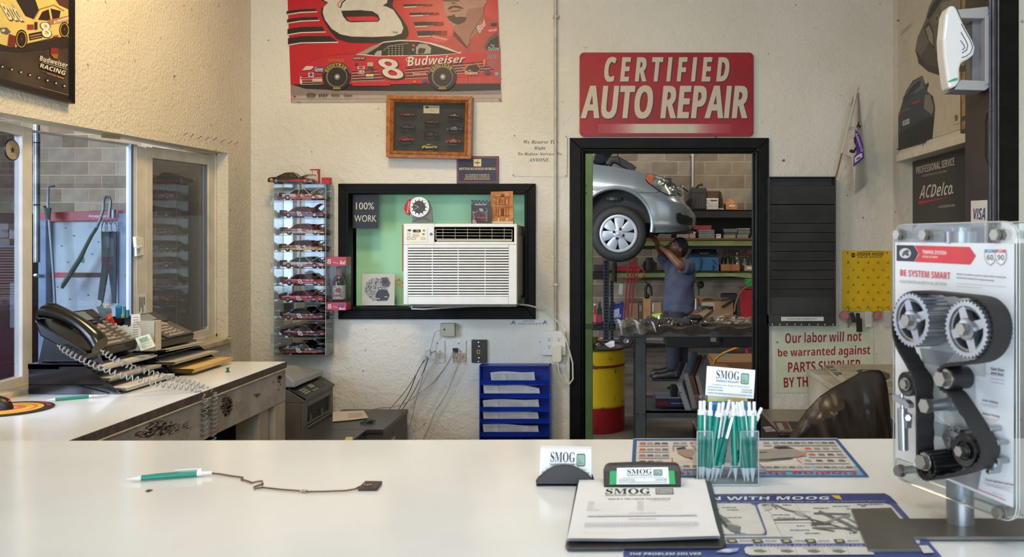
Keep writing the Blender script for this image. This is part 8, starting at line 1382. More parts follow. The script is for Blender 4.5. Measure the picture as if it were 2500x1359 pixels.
fl_=[((1667,1680,938,1003,-15),(140,140,146),'white and black flat box leaning farthest left'),((1683,1696,910,1000,-16),(96,110,130),'tall flat box with blue top leaning'),((1697,1706,918,998,-14),(120,78,54),'brown flat carton leaning in the middle'),((1709,1718,918,992,-12),(150,148,142),'flat carton with white end leaning farthest right')]
for k,((x0,x1,y0,y1,dx),c_,lb)in enumerate(fl_):
 t=thing('flat_carton',lb+' on the lower bench shelf','box',P(x0,y1,6.1),group='flat cartons leaning on the lower bench shelf');b=MB(mat('g_%d_%d_%d'%c_,c_,.6,var=.1));b.prism([P(x0+dx,y0,6.05),P(x1+dx,y0-2,6.05),P(x1+8,y1-2,6.05),P(x0+6,y1,6.05)],(.10,.38,.10));s=b.build('body',t,bevel=.002)
 cv=CV(onY(6.05),start=.001);cv.poly([(x0+dx+1.5,y0+3),(x1+dx-1.5,y0+2),(x1+6,y1-5),(x0+7.5,y1-4)],[(170,172,180),(150,150,146),(110,66,44),(160,150,140)][k]);cv.words(x0+dx+5,x1+dx,y0+20,3,(70,70,80),k);cv.mb.build('print',parent=s)
gbox('cardboard_box','cardboard box under the bench right of the flat cartons','box',1725,905,1790,1064,6.72,.4,(120,84,52),group='cartons on the floor behind the bench')
t=gbox('cardboard_box','large taped cardboard carton on the floor behind the bench','box',1741,884,1860,1010,7.6,.5,(130,88,50),group='cartons on the floor behind the bench');b=MB(mat('g_150_110_70',(150,110,70),.6));a=P(1745,884,7.6);b.prism([(a.x,7.6,a.z),(1.35,7.6,a.z),(1.35,8.1,a.z+.01),(a.x,8.1,a.z+.01)],(0,0,.003));b.build('top_flap',t);b=MB(mat('g_40_150_150',(40,150,150),.5));b.box(P(1748,0,8.05).x,P(1778,0,8.05).x,7.95,8.03,P(0,868,8).z-.01,P(0,864,8).z);b.build('label',t)
t=thing('air_hose','orange air hose curving down behind the workbench','hose',P(1770,870,7.4));b=MB(mat('hose_orange',(206,132,30),.4));b.tube([P(x,y,Y)for x,y,Y in((1850,826,7.0),(1825,840,7.1),(1795,850,7.2),(1765,862,7.3),(1748,876,7.4),(1740,895,7.45),(1738,920,7.5))],.010,8);b.build('hose',t,smooth=True)
# ------------------------------------------------------------ the raised car
YC=9.0;sc=F/YC
def cx_(px):return(px-CX)/sc
def cz_(py):return EYE+(CY-py)/sc
car=thing('silver_car','silver hatchback raised on the lift with its hood open','car',(-.9,9.85,1.62))
M_car=mat('car_silver',(150,158,164),.28,.55,coat=.6,var=.03,vscale=2);M_blk=mat('car_black_plastic',(20,20,22),.6);M_bay=mat('engine_bay_dark',(30,29,28),.7,var=.3,vscale=12)
yc=YC+.85;xs=cx_(1585);nY=lambda px:YC+.62*max(0,(px-1590)/106)**2;nx=lambda px:(px-CX)/F*nY(px);nz=lambda px,py:EYE+(CY-py)/F*nY(px);xn=nx(1697)
zt_pts=[(-4,2.42),(cx_(1420),2.385),(cx_(1447),cz_(398)),(cx_(1500),cz_(405)),(cx_(1550),cz_(414)),(cx_(1578),cz_(424)),(nx(1610),nz(1610,437)),(nx(1640),nz(1640,449)),(nx(1665),nz(1665,461)),(nx(1682),nz(1682,476)),(nx(1690),nz(1690,495)),(nx(1697),nz(1697,512))]
zb_pts=[(-4,cz_(592)),(cx_(1420),cz_(592)),(cx_(1585),cz_(568)),(nx(1640),nz(1640,567)),(nx(1688),nz(1688,562)),(nx(1697),nz(1697,554))]
def ip(T,x):
 for(a,ya),(c,yc_)in zip(T,T[1:]):
  if x<=c:return ya+(yc_-ya)*max(0,(x-a))/(c-a)
 return T[-1][1]
def plan(s):
 if s<.70:return(-2.9+(xs+2.9)*s/.70,YC)
 a=(s-.70)/.30*pi/2;return(xs+(xn-xs)*sin(a)**.85,YC+(yc-YC)*(1-cos(a))**1.1)
def body_pt(s,h):
 x,y=plan(s);zb,zt=ip(zb_pts,x),ip(zt_pts,x);z=zb+(zt-zb)*h
 tum=.0+.16*max(0,h-.62)**1.6*3.0-.025*sin(pi*min(1,h*1.3));lo=.05*max(0,.15-h)*3
 d=Vector((0,1,0))if s<.70 else Vector((-(s-.70)/.30*.9,1-(s-.70)/.30,0)).normalized()
 crease=.010*math.exp(-((h-.70)/.03)**2)-.012*math.exp(-((h-.13)/.03)**2)if s>.56 else 0
 nose=max(0,s-.70)/.30;p=Vector((x,y,z))+d*(tum+lo+crease)+Vector((-.10*nose*max(0,h-.55)*2,0,0));return p
wx,wz=cx_(1503),cz_(548);RA=.372
NU,NV=170,26;us=[0+.45*k/24 for k in range(24)]+[.45+.55*k/(NU-24)for k in range(NU-24+1)]
P_=[[body_pt(u,j/NV)for j in range(NV+1)]for u in us]
def arch(p):return p.y<YC+.3 and math.hypot(p.x-wx,p.z-wz)<RA and True
inA=[[arch(p)or(p.y<YC+.3 and abs(p.x-wx)<RA*.985 and p.z<wz)or(p.y<YC+.3 and math.hypot(p.x-(wx-2.5),p.z-wz)<RA)for p in r_]for r_ in P_]
for sgn in(1,-1):
 b=MB(M_car);vs=[];idx={}
 fs=[]
 for i in range(len(us)-1):
  for j in range(NV):
   q=[(i,j),(i+1,j),(i+1,j+1),(i,j+1)]
   if all(inA[a][c]for a,c in q):continue
   f=[]
   for a,c in q:
    if(a,c)not in idx:
     p=P_[a][c].copy()
     if inA[a][c]and math.hypot(p.x-wx,p.z-wz)<RA*1.4 and p.z>wz-.02:d=Vector((p.x-wx,0,p.z-wz)).normalized();y_=p.y;p=Vector((wx,y_,wz))+d*RA;p.y=y_
     elif inA[a][c]and p.z<=wz and abs(p.x-wx)<RA*1.2:p.x=wx+RA*.985*(1 if p.x>wx else-1)
     if sgn<0:p.y=2*yc-p.y
     idx[(a,c)]=len(vs);vs.append(p)
    f.append(idx[(a,c)])
   fs.append(tuple(f))
 b.add(vs,fs);b.build('body_side',car,smooth=True,angle=50)
b=MB(M_car)
e=[body_pt(u,1)for u in us];n=len(e);inner=[Vector((min(p.x,xn-.22),p.y+.13,p.z+.005))if p.y<YC+.3 else p+Vector((-.10,.02,.012))for p in e]
for mir in(0,1):
 A_=[Vector((p.x,2*yc-p.y if mir else p.y,p.z))for p in e];B_=[Vector((p.x,2*yc-p.y if mir else p.y,p.z))for p in inner];b.add(A_+B_,[(i,i+1,n+i+1,n+i)for i in range(n-1)])
b.build('wing_top',car,smooth=True)
b=MB(M_car);xw=cx_(1385);q=[(-2.9,1.62),(-2.9,2.42),(-2.4,2.95),(-1.4,2.98),(xw,2.42),(xw,1.62)];b.prism([(x,YC+.12,z_)for x,z_ in q[1:5]],(0,1.46,0));b.build('cabin',car,bevel=.03)
b=MB(M_bay);b.box(-2.85,xn-.26,YC+.10,2*yc-YC-.10,1.72,1.80);b.box(cx_(1400),xn-.30,YC+.14,2*yc-YC-.14,1.80,cz_(432));b.build('underbody',car)
b=MB(M_car);lip=[Vector((wx+(RA+.012)*cos(a),YC-.006,wz+(RA+.012)*sin(a)))for a in[math.radians(-12+k*6.8)for k in range(31)]];b.tube(lip,.022,8);b.build('arch_lip',car,smooth=True)
b=MB(M_blk);pa=[Vector((wx+RA*cos(a),YC+.01,wz+RA*sin(a)))for a in[math.radians(-20+k*7.4)for k in range(31)]];b.add(pa+[p+Vector((0,.35,0))for p in pa],[(i,i+1,32+i,31+i)for i in range(30)]);b.add([p+Vector((0,.35,0))for p in pa],[tuple(range(31))]);b.build('arch_liner',car)
b=MB(mat('suspension',(52,50,48),.5,.3));b.cyl((wx-.02,YC+.22,wz-.1),(wx-.02,YC+.26,wz+.34),.05,n=14);[b.lathe((wx-.02,YC+.22,wz+.10+k*.035),(0,.05,1),[(0,.07),(.012,.085),(.024,.07)],16)for k in range(5)];b.lathe((wx-.02,YC+.22,wz+.26),(0,0,1),[(0,.02),(.0,.13),(.03,.13),(.04,.02)],18);b.cyl((wx,YC+.1,wz-.12),(wx,YC+.8,wz-.15),.04,n=10);b.build('suspension_strut',car)
wc=Vector((cx_(1510),YC-.005,cz_(570)));Rt=.30
b=MB(mat('car_tyre',(40,38,37),.65,var=.15,vscale=20,bump=.15,bscale=60));b.lathe(wc+Vector((0,.19,0)),(0,-1,0),[(0,.19),(0,.265),(.02,.292),(.05,Rt),(.13,Rt),(.165,.292),(.185,.265),(.192,.225),(.185,.20),(.16,.19)],64);wh=b.build('wheel',car,smooth=True,angle=60)
b=MB(mat('wheel_rust',(64,46,38),.7,.3,c2=(40,34,32),vscale=18));b.lathe(wc+Vector((0,.05,0)),(0,-1,0),[(0,0),(0,.19),(.03,.192)],40);b.build('steel_rim',wh)
M_cap=mat('hubcap_silver',(172,178,186),.35,.35,var=.03)
b=MB(M_cap);b.lathe(wc,(0,-1,0),[(.0,.165),(.012,.170),(.016,.185),(.010,.198),(-.01,.2)],56)
for k in range(7):
 a=pi/2-.06+k*2*pi/7;dr=Vector((cos(a),0,sin(a)));sd=Vector((-sin(a),0,cos(a)));pr=[(.03,.022,.020),(.07,.033,.018),(.11,.046,.014),(.15,.052,.010),(.175,.050,.006)]
 vs=[];
 for r_,w_,h in pr:vs+=[wc+dr*r_+sd*w_+Vector((0,-h+.006,0)),wc+dr*r_+Vector((0,-h-.006,0)),wc+dr*r_-sd*w_+Vector((0,-h+.006,0))]
 b.add(vs,[f for i in range(4)for f in((3*i,3*i+1,3*i+4,3*i+3),(3*i+1,3*i+2,3*i+5,3*i+4))])
b.lathe(wc+Vector((0,-.0,0)),(0,-1,0),[(0,.062),(.018,.060),(.026,.045),(.026,.026),(.032,.024),(.034,.02),(.034,0)],28);b.build('hubcap',wh,smooth=True,angle=40)
for k in range(4):a=math.radians(70+k*90-0);b=MB(mat('lug_dark',(30,30,36),.3,.5));c=wc+Vector((.052*cos(a),-.02,.052*sin(a)));b.lathe(c,(0,-1,0),[(0,.014),(.016,.014),(.020,.008),(.0205,0)],14);b.build('lug_nut',wh,smooth=True)
for(X_,mir)in((wx-2.5,0),(wx-2.5,1),(wx,1)):
 b=MB(mat('car_tyre',(0,0,0)));y_=2*yc-YC if mir else YC;b.lathe((X_,y_+(-.19 if mir else .19),wc.z),(0,1 if mir else-1,0),[(0,0),(0,.27),(.03,Rt),(.16,Rt),(.19,.26),(.17,0)],32);b.build('wheel',car,smooth=True)
def find(px,py,Yg=YC):
 """body surface point seen in the direction of this pixel, by search over the surface parameters"""
 best=None;bd=1e9
 for s_ in srch:
  for h,p in s_:
   qx=CX+p.x/p.y*F;qy=CY-(p.z-EYE)/p.y*F;d=(qx-px)**2+(qy-py)**2
   if d<bd:bd=d;best=p
 return best
srch=[[(j/60,body_pt(.55+.45*k/110,j/60))for j in range(61)]for k in range(111)]
flat=[p for s_ in srch for h,p in s_];fq=[(CX+p.x/p.y*F,CY-(p.z-EYE)/p.y*F,p)for p in flat]
def fnd(px,py):return min(fq,key=lambda t_:(t_[0]-px)**2+(t_[1]-py)**2)[2]
def depth_at(px,py):
 near=sorted(fq,key=lambda t_:(t_[0]-px)**2+(t_[1]-py)**2)[:3];return sum(t_[2].y for t_ in near)/3
def patch(name,rows,m,lift,parent=car,thick=True,smooth=True):
 """rows: list of pixel polylines from top to bottom, laid on the body"""
 b=MB(m);n=len(rows[0]);vs=[P(px,py,depth_at(px,py)-lift)for r_ in rows for px,py in r_];b.add(vs,[(j*n+i,j*n+i+1,(j+1)*n+i+1,(j+1)*n+i)for j in range(len(rows)-1)for i in range(n-1)]);return b.build(name,parent,smooth=smooth)
def rows_between(top,bot,k,n=14):
 def samp(T,u):
  L=[0];
  for a,c in zip(T,T[1:]):L.append(L[-1]+math.hypot(c[0]-a[0],c[1]-a[1]))
  s_=u*L[-1]
  for i in range(len(T)-1):
   if s_<=L[i+1]+1e-9:f=(s_-L[i])/max(L[i+1]-L[i],1e-9);return(T[i][0]+(T[i+1][0]-T[i][0])*f,T[i][1]+(T[i+1][1]-T[i][1])*f)
  return T[-1]
 A_=[samp(top,i/n)for i in range(n+1)];B_=[samp(bot,i/n)for i in range(n+1)];return[[(a[0]+(c[0]-a[0])*j/k,a[1]+(c[1]-a[1])*j/k)for a,c in zip(A_,B_)]for j in range(k+1)]
Zk=ZT(1380,340,3.576);T_=[Zk(*p)for p in((718,303),(760,308),(830,325),(900,355),(960,395),(1005,435),(1024,465))];B_=[Zk(*p)for p in((706,345),(720,370),(760,400),(830,450),(890,478),(960,487),(1020,490))]
patch('lamp_seal',rows_between([(x-1,y-1.5)for x,y in T_],[(x-1.5,y+2)for x,y in B_],6),M_blk,.006)
patch('lamp_housing',rows_between(T_,B_,6),mat('lamp_chrome',(190,192,184),.22,.45,c2=(110,110,104),vscale=10),.012)
Ti=[Zk(*p)for p in((718,303),(745,306),(772,311))];Bi=[Zk(*p)for p in((704,343),(720,368),(762,396))];patch('indicator',rows_between(Ti,Bi,4,5),mat('lamp_orange',(226,84,28),.25,coat=.5),.018)
patch('headlamp_lens',rows_between(T_,B_,6),glassy('lamp_lens',(236,240,236),2.2,.03,.06),.026)
b=MB(mat('lamp_bulb',(206,206,196),.15,.9));[b.ball(P(*Zk(x,y),depth_at(*Zk(x,y))-.008),r_,12,sc=(1,.4,1))for x,y,r_ in((835,385,.05),(925,440,.045))];b.build('reflector',car,smooth=True)
patch('fog_vent',rows_between([Zk(*p)for p in((970,655),(990,640),(1060,646),(1100,668),(1116,680))],[Zk(*p)for p in((974,700),(985,728),(1020,742),(1080,750),(1112,752))],6),M_blk,.022)
for k in range(3):patch('vent_slat',rows_between([Zk(980,668+k*22),Zk(1110,684+k*20)],[Zk(980,672+k*22),Zk(1110,688+k*20)],1,10),mat('slat_grey',(60,60,62),.5),.028)
patch('seam',rows_between([Zk(520,458),Zk(700,463),Zk(795,464),Zk(822,450)],[Zk(520,460.5),Zk(700,465.5),Zk(797,466.5),Zk(824,453)],1,20),M_blk,.004);patch('seam',rows_between([Zk(786,728),Zk(900,735)],[Zk(786,732),Zk(900,739)],1,8),mat('seam_light',(190,190,184),.3),.005)
b=MB(M_blk);b.box(xn-.06,xn-.02,YC+.42,2*yc-YC-.42,cz_(505),cz_(478));b.box(xn-.30,xn-.05,YC+.3,2*yc-YC-.3,cz_(568),cz_(562));b.build('grille',car)
b=MB(mat('chrome',(200,204,206),.1,1.0));p=P(1671,460,depth_at(1668,468));b.tube([P(1664,455,p.y),P(1672,459,p.y+.1),P(1679,465,p.y+.2)],.018,8);b.build('grille_trim',car)
b=MB(M_car);h0=Vector((cx_(1425),YC+.12,cz_(415)));b.hexa([(cx_(1405),YC+.15,2.52),(cx_(1460),YC+.15,cz_(358)),(cx_(1540),YC+.15,cz_(268)),(cx_(1535),YC+.15,cz_(262)),(cx_(1455),YC+.15,cz_(352)),(cx_(1400),YC+.15,2.56)],[(cx_(1405),yc+.7,2.52),(cx_(1460),yc+.7,cz_(358)),(cx_(1540),yc+.7,cz_(268)),(cx_(1535),yc+.7,cz_(262)),(cx_(1455),yc+.7,cz_(352)),(cx_(1400),yc+.7,2.56)]);b.build('hood',car)
b=MB(M_car);b.prism([P(x,y,YC+.18)for x,y in((1443,362),(1459,362),(1448,382),(1448,402),(1443,402))],(0,.02,0));b.build('hood_edge',car);b=MB(M_bay);b.prism([P(x,y,YC+.5)for x,y in((1462,362),(1500,362),(1482,388),(1472,398),(1450,402),(1452,385))],(0,.3,0));b.build('hood_inner',car)
b=MB(mat('hose_ribbed',(44,44,44),.6,bump=.4,bscale=90));b.tube([P(x,y,YC+.35)for x,y in((1484,402),(1492,391),(1505,390),(1520,398),(1538,408),(1549,416))],.045,10);b.tube([P(x,y,YC+.6)for x,y in((1450,402),(1470,396),(1486,400))],.05,10);b.build('intake_hose',car,smooth=True);b=MB(M_blk);b.tube([P(1503,362,YC+.3),P(1509,380,YC+.3),P(1513,402,YC+.3)],.006,5);b.build('hood_prop',car)
b=MB(mat('lift_arm',(60,62,60),.6));b.box(-2.0,cx_(1560),YC+.35,YC+.5,1.58,1.64);b.box(-2.0,cx_(1560),2*yc-YC-.5,2*yc-YC-.35,1.58,1.64);b.box(-1.5,-1.2,YC-.3,YC+.5,1.50,1.58);b.box(-1.5,-1.2,YC-.45,YC-.3,0,3.2);b.box(-1.5,-1.2,2*yc-YC+.3,2*yc-YC+.45,0,3.2);b.box(-1.5,-1.2,YC+.5,2*yc-YC+.4,1.50,1.58);o=b.build('car_lift',None,loc=(-1.3,9.8,0));tag(o,'two-post lift with arms holding up the silver hatchback','car lift')
# ------------------------------------------------------------ the mechanic
YM=9.5;m=lambda x,y,d=0:P(x,y,YM+d)
man=thing('person','mechanic in blue-grey work shirt and dark trousers reaching up under the car','person',(P(1645,0,YM).x,YM,0))
M_sk_=mat('skin_brown',(128,84,60),.5,c2=(108,68,48),vscale=12);M_sh=mat('shirt_slate',(74,78,100),.8,c2=(62,66,86),vscale=6,bump=.3,bscale=14,dist=.02);M_tr=mat('trousers_navy',(32,36,48),.8,c2=(26,28,38),vscale=6,bump=.3,bscale=14,dist=.02);M_bt=mat('boot_black',(20,19,20),.45,bump=.1);M_hair=mat('hair_black',(22,18,17),.8,bump=.5,bscale=60)
def skin(name,chains,matl,parent,sub=2,root=0):
 """chains: list of lists of (point, radius x, radius y); later chains start at a shared index given as an int"""
 vs=[];es=[];rs=[]
 for ch in chains:
  prev=None
  for it in ch:
   if isinstance(it,int):prev=it;continue
   vs.append(it[0]);rs.append((it[1],it[2]if len(it)>2 else it[1]));
   if prev is not None:es.append((prev,len(vs)-1))
   prev=len(vs)-1
 I=MW[parent.name].inverted();me=bpy.data.meshes.new(name);me.from_pydata([tuple(I@Vector(v))for v in vs],es,[]);me.materials.append(matl);o=bpy.data.objects.new(name,me);C.objects.link(o);o.parent=parent;KIDS.setdefault(parent.name,[]).append(o);MW[o.name]=MW[parent.name].copy()
 md=o.modifiers.new('skin','SKIN');md.use_smooth_shade=True
 for k,sv in enumerate(me.skin_vertices[0].data):sv.radius=rs[k];sv.use_root=(k==root)
 s=o.modifiers.new('sub','SUBSURF');s.levels=sub;s.render_levels=sub;return o
hip=m(1662,765,0);ch=m(1660,690,0);nk=m(1664,640,0)
body=skin('body',[[(hip,.11,.10),(m(1660,735),.11,.10),(ch,.12,.10),(m(1664,656),.09,.08),(m(1664,640),.06,.06),(m(1661,625),.06,.062)],[3,(m(1678,648,-.14),.07,.07),(m(1664,652,-.26),.048,.05),(m(1658,647,-.30),.044,.046),(m(1634,620,-.24),.036,.038),(m(1610,598,-.16),.026,.024)],[3,(m(1648,644,.16),.065,.065),(m(1630,640,.20),.05,.05),(m(1618,625,.16),.042,.042),(m(1608,605,.05),.034,.034),(m(1602,594,-.04),.026,.024)],[0,(m(1668,800,.10),.085,.09),(m(1660,850,.08),.06,.06),(m(1664,905,.10),.045,.05)],[0,(m(1650,800,-.10),.085,.09),(m(1642,850,-.05),.06,.06),(m(1640,900,-.04),.045,.05)]],M_sk_,man,2)
hc=m(1655,606,0);fd=Vector((-.80,-.25,.45)).normalized();upv=Vector((.45,.02,.85));upv=(upv-fd*upv.dot(fd)).normalized();rt=fd.cross(upv)
def hp(f,u_,r_):return hc+fd*f+upv*u_+rt*r_
b=MB(M_sk_)
def headf(u,v):
 th=2*pi*u;ph=pi*v;x=cos(th)*sin(ph);y=sin(th)*sin(ph);z_=cos(ph);f=.098*x;r_=.074*y;h=.118*z_
 if z_<0:f+=.012*x*(-z_);r_*=1-.28*(-z_);f+=.018*(-z_)*(1 if x>0 else 0)*x
 if x>.85 and-.25<z_<.15:f+=.012*(x-.85)/.15*(1-abs(z_+.05)/.2)
 if x>.6 and .1<z_<.35:f-=.006
 return hp(f,h,r_)
b.grid(headf,36,24);hd=b.build('head',man,smooth=True,angle=180,weld=True)
b=MB(M_sk_);b.tube([hp(.092,.02,0),hp(.108,-.005,0),hp(.122,-.028,0),hp(.108,-.036,0)],[.010,.012,.015,.008],10);b.build('nose',hd,smooth=True,angle=180)
for s_ in(-1,1):
 b=MB(mat('eye_white',(190,180,168),.3));b.ball(hp(.086,.018,s_*.030),.011,10);ey=b.build('eye',hd,smooth=True);b=MB(mat('eye_dark',(20,14,12),.2));b.ball(hp(.0945,.018,s_*.031),.005,8);b.build('iris',hd,smooth=True)
 b=MB(M_hair);b.tube([hp(.094,.038,s_*.014),hp(.094,.044,s_*.032),hp(.082,.038,s_*.048)],[.004,.0055,.003],6);b.build('eyebrow',hd)
 b=MB(M_sk_);b.ball(hp(-.006,-.004,s_*.076),.024,12,sc=(.9,.5,1.25));b.build('ear',hd,smooth=True)
 b=MB(mat('spectacle_rim',(120,110,96),.2,.8));c=hp(.104,.016,s_*.032);b.tube([c+(rt*cos(a)*.024+upv*sin(a)*.017)for a in[k*pi/8 for k in range(17)]],.0016,5);b.tube([hp(.102,.02,s_*.055),hp(.0,.02,s_*.078)],.0016,5);b.build('glasses',hd)
b=MB(mat('lip_brown',(110,62,52),.5));b.tube([hp(.094,-.062,-.026),hp(.106,-.060,0),hp(.094,-.062,.026)],[.004,.0065,.004],8);b.build('mouth',hd,smooth=True);b=MB(mat('moustache_grey',(120,108,98),.8));b.tube([hp(.094,-.050,-.030),hp(.112,-.044,0),hp(.094,-.050,.030)],[.004,.008,.004],8);b.build('moustache',hd,smooth=True)
b=MB(M_hair);
def hairf(u,v):
 th=2*pi*u;ph=pi*v*(.53-.19*cos(th)-.04*sin(th)**2);x=cos(th)*sin(ph);y=sin(th)*sin(ph);z_=cos(ph);k=1.10+.02*sin(th*9);return hp(.098*x*k-.006,.118*z_*k,.074*y*k)
b.grid(hairf,40,14);b.build('hair',man,smooth=True,angle=180,weld=True)
skin('shirt',[[(m(1657,768),.19,.176),(m(1657,750),.188,.175),(m(1657,720),.185,.165),(m(1657,690),.18,.165),(m(1663,662),.155,.15),(m(1664,648),.085,.085)],[4,(m(1679,648,-.13),.098,.098),(m(1670,651,-.22),.085,.088),(m(1664,650,-.255),.084,.086)],[4,(m(1646,646,.16),.09,.09),(m(1630,641,.19),.08,.08),(m(1622,632,.18),.070,.070),(m(1612,618,.12),.06,.06)]],M_sh,man,3)
shirt_=KIDS[man.name][-1];tx=bpy.data.textures.new('folds','CLOUDS');tx.noise_scale=.16;dm=shirt_.modifiers.new('folds','DISPLACE');dm.texture=tx;dm.strength=.045;dm.texture_coords='LOCAL';dm.mid_level=.5
b=MB(M_sh);b.tube([m(1664,645)+Vector((.085*cos(a),.075*sin(a),.02*cos(a)))for a in[k*pi/8 for k in range(17)]],.016,8);b.build('collar',man,smooth=True)
skin('trousers',[[(m(1659,735),.135,.12),(m(1660,780),.165,.15)],[1,(m(1669,805,.10),.11,.11),(m(1662,850,.09),.085,.088),(m(1664,911,.10),.080,.084)],[1,(m(1650,805,-.09),.11,.11),(m(1644,850,-.05),.088,.09),(m(1642,909,-.03),.084,.086)]],M_tr,man,2)
for dx,dy,Yo in((0,0,-.03),(-2,0,.22)):
 zf=0;x0=m(1646 if Yo<0 else 1640,0,Yo).x;b=MB(M_bt);L=.30;n=10;secs=[]
 for k in range(n+1):
  u=k/n;x=x0+.06-L*u;w_=.056*(1-.25*abs(u-.6))*(1 if u<.95 else .7);h=.15-.06*min(1,u*1.5)if u<.95 else .06;secs.append([Vector((x,YM+Yo+w_*cos(a),max(zf+.002,zf+h*(sin(a)*.5+.5))))for a in[2*pi*i/12 for i in range(12)]])
 b.add([p for s_ in secs for p in s_],[(j*12+i,j*12+(i+1)%12,(j+1)*12+(i+1)%12,(j+1)*12+i)for j in range(n)for i in range(12)]+[tuple(range(12)),tuple(n*12+i for i in range(12))]);b.lathe((x0+.03,YM+Yo,.05),(0,0,1),[(0,.058),(.14,.066),(.17,.060)],16)
 bt=b.build('boot',man,smooth=True,angle=70);b=MB(mat('sole_dark',(14,14,14),.7));b.box(x0-.25,x0+.08,YM+Yo-.052,YM+Yo+.052,.001,.02);b.build('sole',bt,bevel=.008)
def hand(wr,dr,side,holdr):
 dr=dr.normalized();s_=side.normalized();nrm=dr.cross(s_).normalized();chs=[[(wr,.024,.018),(wr+dr*.04,.036,.018),(wr+dr*.08,.040,.016)]]
 for k in range(4):
  o_=wr+dr*.085+s_*(-.030+k*.020);l=[.030,.034,.032,.026][k];p1=o_+dr*l*.8+nrm*.004;p2=p1+dr*l*.45+nrm*l*.6;p3=p2-dr*l*.1+nrm*l*.6;chs.append([2,(o_,.009,.009),(p1,.0088,.0088),(p2,.008,.008),(p3,.007,.007)])
 o_=wr+dr*.03+s_*-.034;chs.append([1,(o_,.013,.012),(o_+s_*-.020+dr*.025+nrm*.012,.011,.010),(o_+s_*-.018+dr*.050+nrm*.026,.009,.009)])
 return skin('hand',chs,M_sk_,man,1)
hand(m(1610,598,-.16),Vector((-.55,.1,.83)),Vector((.3,1,.1)),1);hand(m(1602,594,-.04),Vector((-.35,.0,.93)),Vector((.2,1,0)),1)
b=MB(mat('tool_steel',(150,148,140),.25,.9));b.cyl(m(1600,578,-.12),m(1612,566,.05),.010,n=10);b.cyl(m(1596,590,-.14),m(1600,575,-.12),.014,n=10,m=mat('tool_orange',(206,130,40),.4));o=b.build('wrench',None,loc=m(1600,578,-.12));tag(o,'small hand tool held by the mechanic under the bumper','tool')
# ------------------------------------------------------------ seen through the side window
Yv=6.0;V=lambda x,y,d=0:P(x,y,Yv+d);t=thing('steel_rack','worn pale blue steel rack panel with red header outside the side window','rack',(P(200,0,Yv).x,Yv,0));M_bp2=mat('panel_blue_worn',(170,174,178),.55,c2=(142,147,152),vscale=3,detail=8,bump=.1,bscale=10)
b=MB(M_bp2);bx(b,112,538,292,1112,Yv+.04,.03);b.build('back_sheet',t);M_ph2=mat('panel_post',(120,136,160),.5,c2=(96,110,132),vscale=4)
for x0,x1,y0 in((93,112,536),(287,322,520)):b=MB(M_ph2);bx(b,x0,y0,x1,1121,Yv-.03,.1);b.build('post',t,bevel=.004)
b=MB(mat('header_red',(176,26,40),.4,c2=(140,20,34),vscale=5));b.prism([V(x,y)for x,y in((92,519),(320,512),(320,537),(92,541))],(0,.05,0));hd2=b.build('header',t,bevel=.003);b=MB(mat('header_red',(0,0,0)));bx(b,112,665,250,677,Yv+.03,.02);b.build('red_strip',t);b=MB(M_sk);bx(b,175,666,250,676,Yv+.02,.02);b.build('black_strip',t)
cv=CV(onY(Yv),start=.001);cv.text('Snap-on',216,524,260,532,(206,190,190),'bi');cv.build('lettering',hd2)
b=MB(mat('bolt_bright',(190,194,200),.25,.9));[b.cyl(V(x,y,-.05),V(x+7,y,-.08),.012,n=10)for x,y in((86,672),(306,672))];b.build('bolt',t);b=MB(mat('sticker_olive',(110,120,100),.6));b.cyl(V(202,634,.038),V(202,634,.034),.022,n=18);b.build('sticker',t)
for k,(x,y)in enumerate(((160,556),(180,575),(150,600),(240,590),(225,620),(165,640),(140,700),(215,720),(170,730))):b=MB(M_sk);b.cyl(V(x,y,.038),V(x,y,.034),.004,n=8);b.build('rivet_hole',t)
t=thing('downpipe','galvanised pipe hanging just outside the side window','pipe',P(91,640,5.4));b=MB(mat('pipe_zinc',(150,152,158),.35,.7,c2=(96,92,96),vscale=5));b.cyl(P(90,640,5.4),P(90,-764,5.4),.018,n=16);b.build('pipe',t,smooth=True);b=MB(M_sk);b.cyl(P(90,502,5.4),P(90,498,5.4),.019,n=16);b.cyl(P(90,350,5.4),P(90,347,5.4),.019,n=16);b.build('joint',t)
t=thing('hook_rod','thin steel rod with a bent top and black tape hanging on the red header','rod',V(135,760,-.1));b=MB(mat('rod_steel',(130,136,146),.3,.8));b.tube([V(x,y,-.1)for x,y in((133,454),(118,456),(117,500),(122,560),(130,660),(136,770))],.0085,8);b.build('rod',t,smooth=True);b=MB(M_sk);b.grid(lambda u,v:V(114+12*cos(2*pi*u)*(1-.3*v)+4*sin(5*u),505+28*v+3*sin(7*u),-.1-.03*sin(2*pi*u)),12,6);b.build('tape_wrap',t,smooth=True)
t=thing('hose_wand','black hose with hooked steel end slanting across the pale blue panel','hose',V(150,700,-.12));b=MB(mat('wand_steel',(150,156,164),.25,.9));b.tube([V(x,y,-.12)for x,y in((266,532),(270,492),(267,482),(260,480),(254,486),(252,510),(245,535),(234,560))],.010,8);b.build('steel_hook',t,smooth=True);b=MB(mat('hose_dark',(0,0,0)));b.tube([V(x,y,-.12)for x,y in((236,556),(222,578),(208,605),(196,630),(172,668),(155,694),(151,703))],[.011,.012,.013,.016,.017,.017,.010],8);b.build('hose',t,smooth=True)
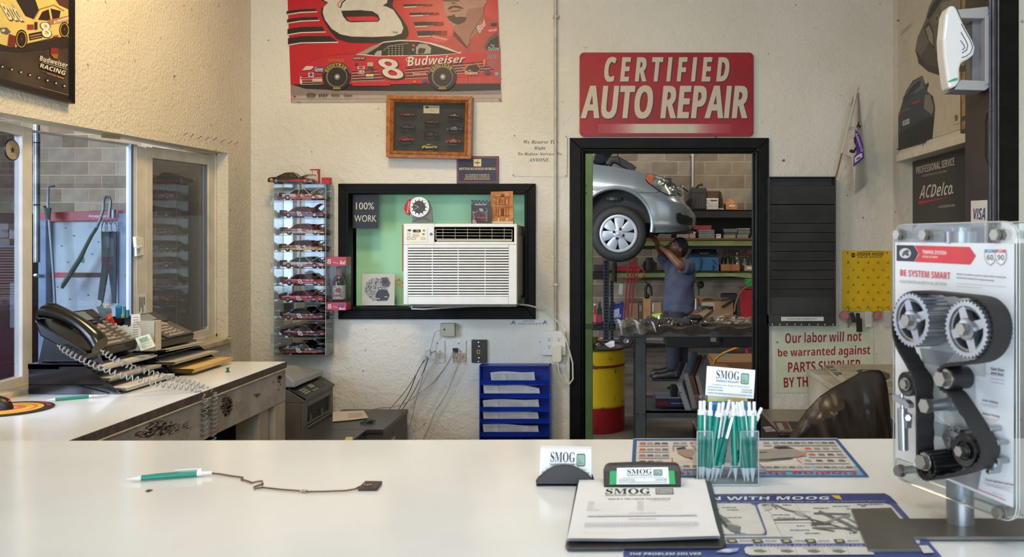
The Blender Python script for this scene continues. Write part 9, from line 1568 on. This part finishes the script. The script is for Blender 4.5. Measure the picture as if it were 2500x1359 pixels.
t=thing('strap_bundle','black tie-down straps with wire hooks hanging on the pale blue panel','straps',V(268,740,-.08))
for k,(x0,x1,xb)in enumerate(((247,262,240),(262,284,278),(252,268,246))):b=MB(mat('strap_dark',(40,42,48),.7));b.prism([V(x0,565,-.05-.01*k),V(x1,565,-.05-.01*k),V(x1-1,640,-.06),V(xb+4,740,-.06),V(xb-3,740,-.06),V(x0+1,650,-.06)],(0,.01,0));b.build('strap',t)
b=MB(mat('wand_steel',(0,0,0)));[b.tube([V(x0,565,-.09),V(x0+2,550,-.09),V(x0+8,536,-.09),V(x0+14,548,-.09),V(x0+16,565,-.09)],.006,6)for x0 in(246,256,268)];b.cyl(V(277,532,-.05),V(277,512,-.05),.016,n=12);b.build('hook',t)
Yw=8.2;t=thing('tool_chest','dark red drawer chest seen through the left window sash','tool chest',(P(-20,0,Yw).x,Yw,0));b=MB(mat('chest_red',(64,12,24),.35));bx(b,-150,520,54,1050,Yw,.6);b.build('body',t,bevel=.006)
for k in range(9):b=MB(mat('chest_drawer',(84,16,32),.3));y=612+k*14;bx(b,-140,y,48,y+10,Yw-.02,.02);d_=b.build('drawer',t,bevel=.004);b=MB(mat('drawer_pull',(90,90,100),.3,.7));bx(b,-130,y,40,y+2.5,Yw-.03,.01);b.build('handle',d_)
t=thing('clutter_bins','grey bins on the red chest seen through the left sash','bins',P(0,610,Yw-.3))
for k,(x0,x1,y0,y1,c)in enumerate(((-60,20,545,580,(110,110,120)),(22,44,560,600,(130,130,140)),(-50,40,582,604,(90,92,104)),(24,36,690,800,(120,130,146)),(36,42,680,790,(110,120,136)))):b=MB(mat('g_%d_%d_%d'%c,c,.5));bx(b,x0,y0,x1,y1,Yw-.35,.2);b.build('bin',t,bevel=.004)
t=thing('garage_bay_door',None,None,(-9.3,8,0),kind='structure');b=MB(mat('roll_door',(150,148,142),.5));[b.box(-9.9,-9.85,4.7+.01,13.1,3.9+k*.14,4.02+k*.14)for k in range(7)];b.build('door_slat',t)['kind']='stuff'
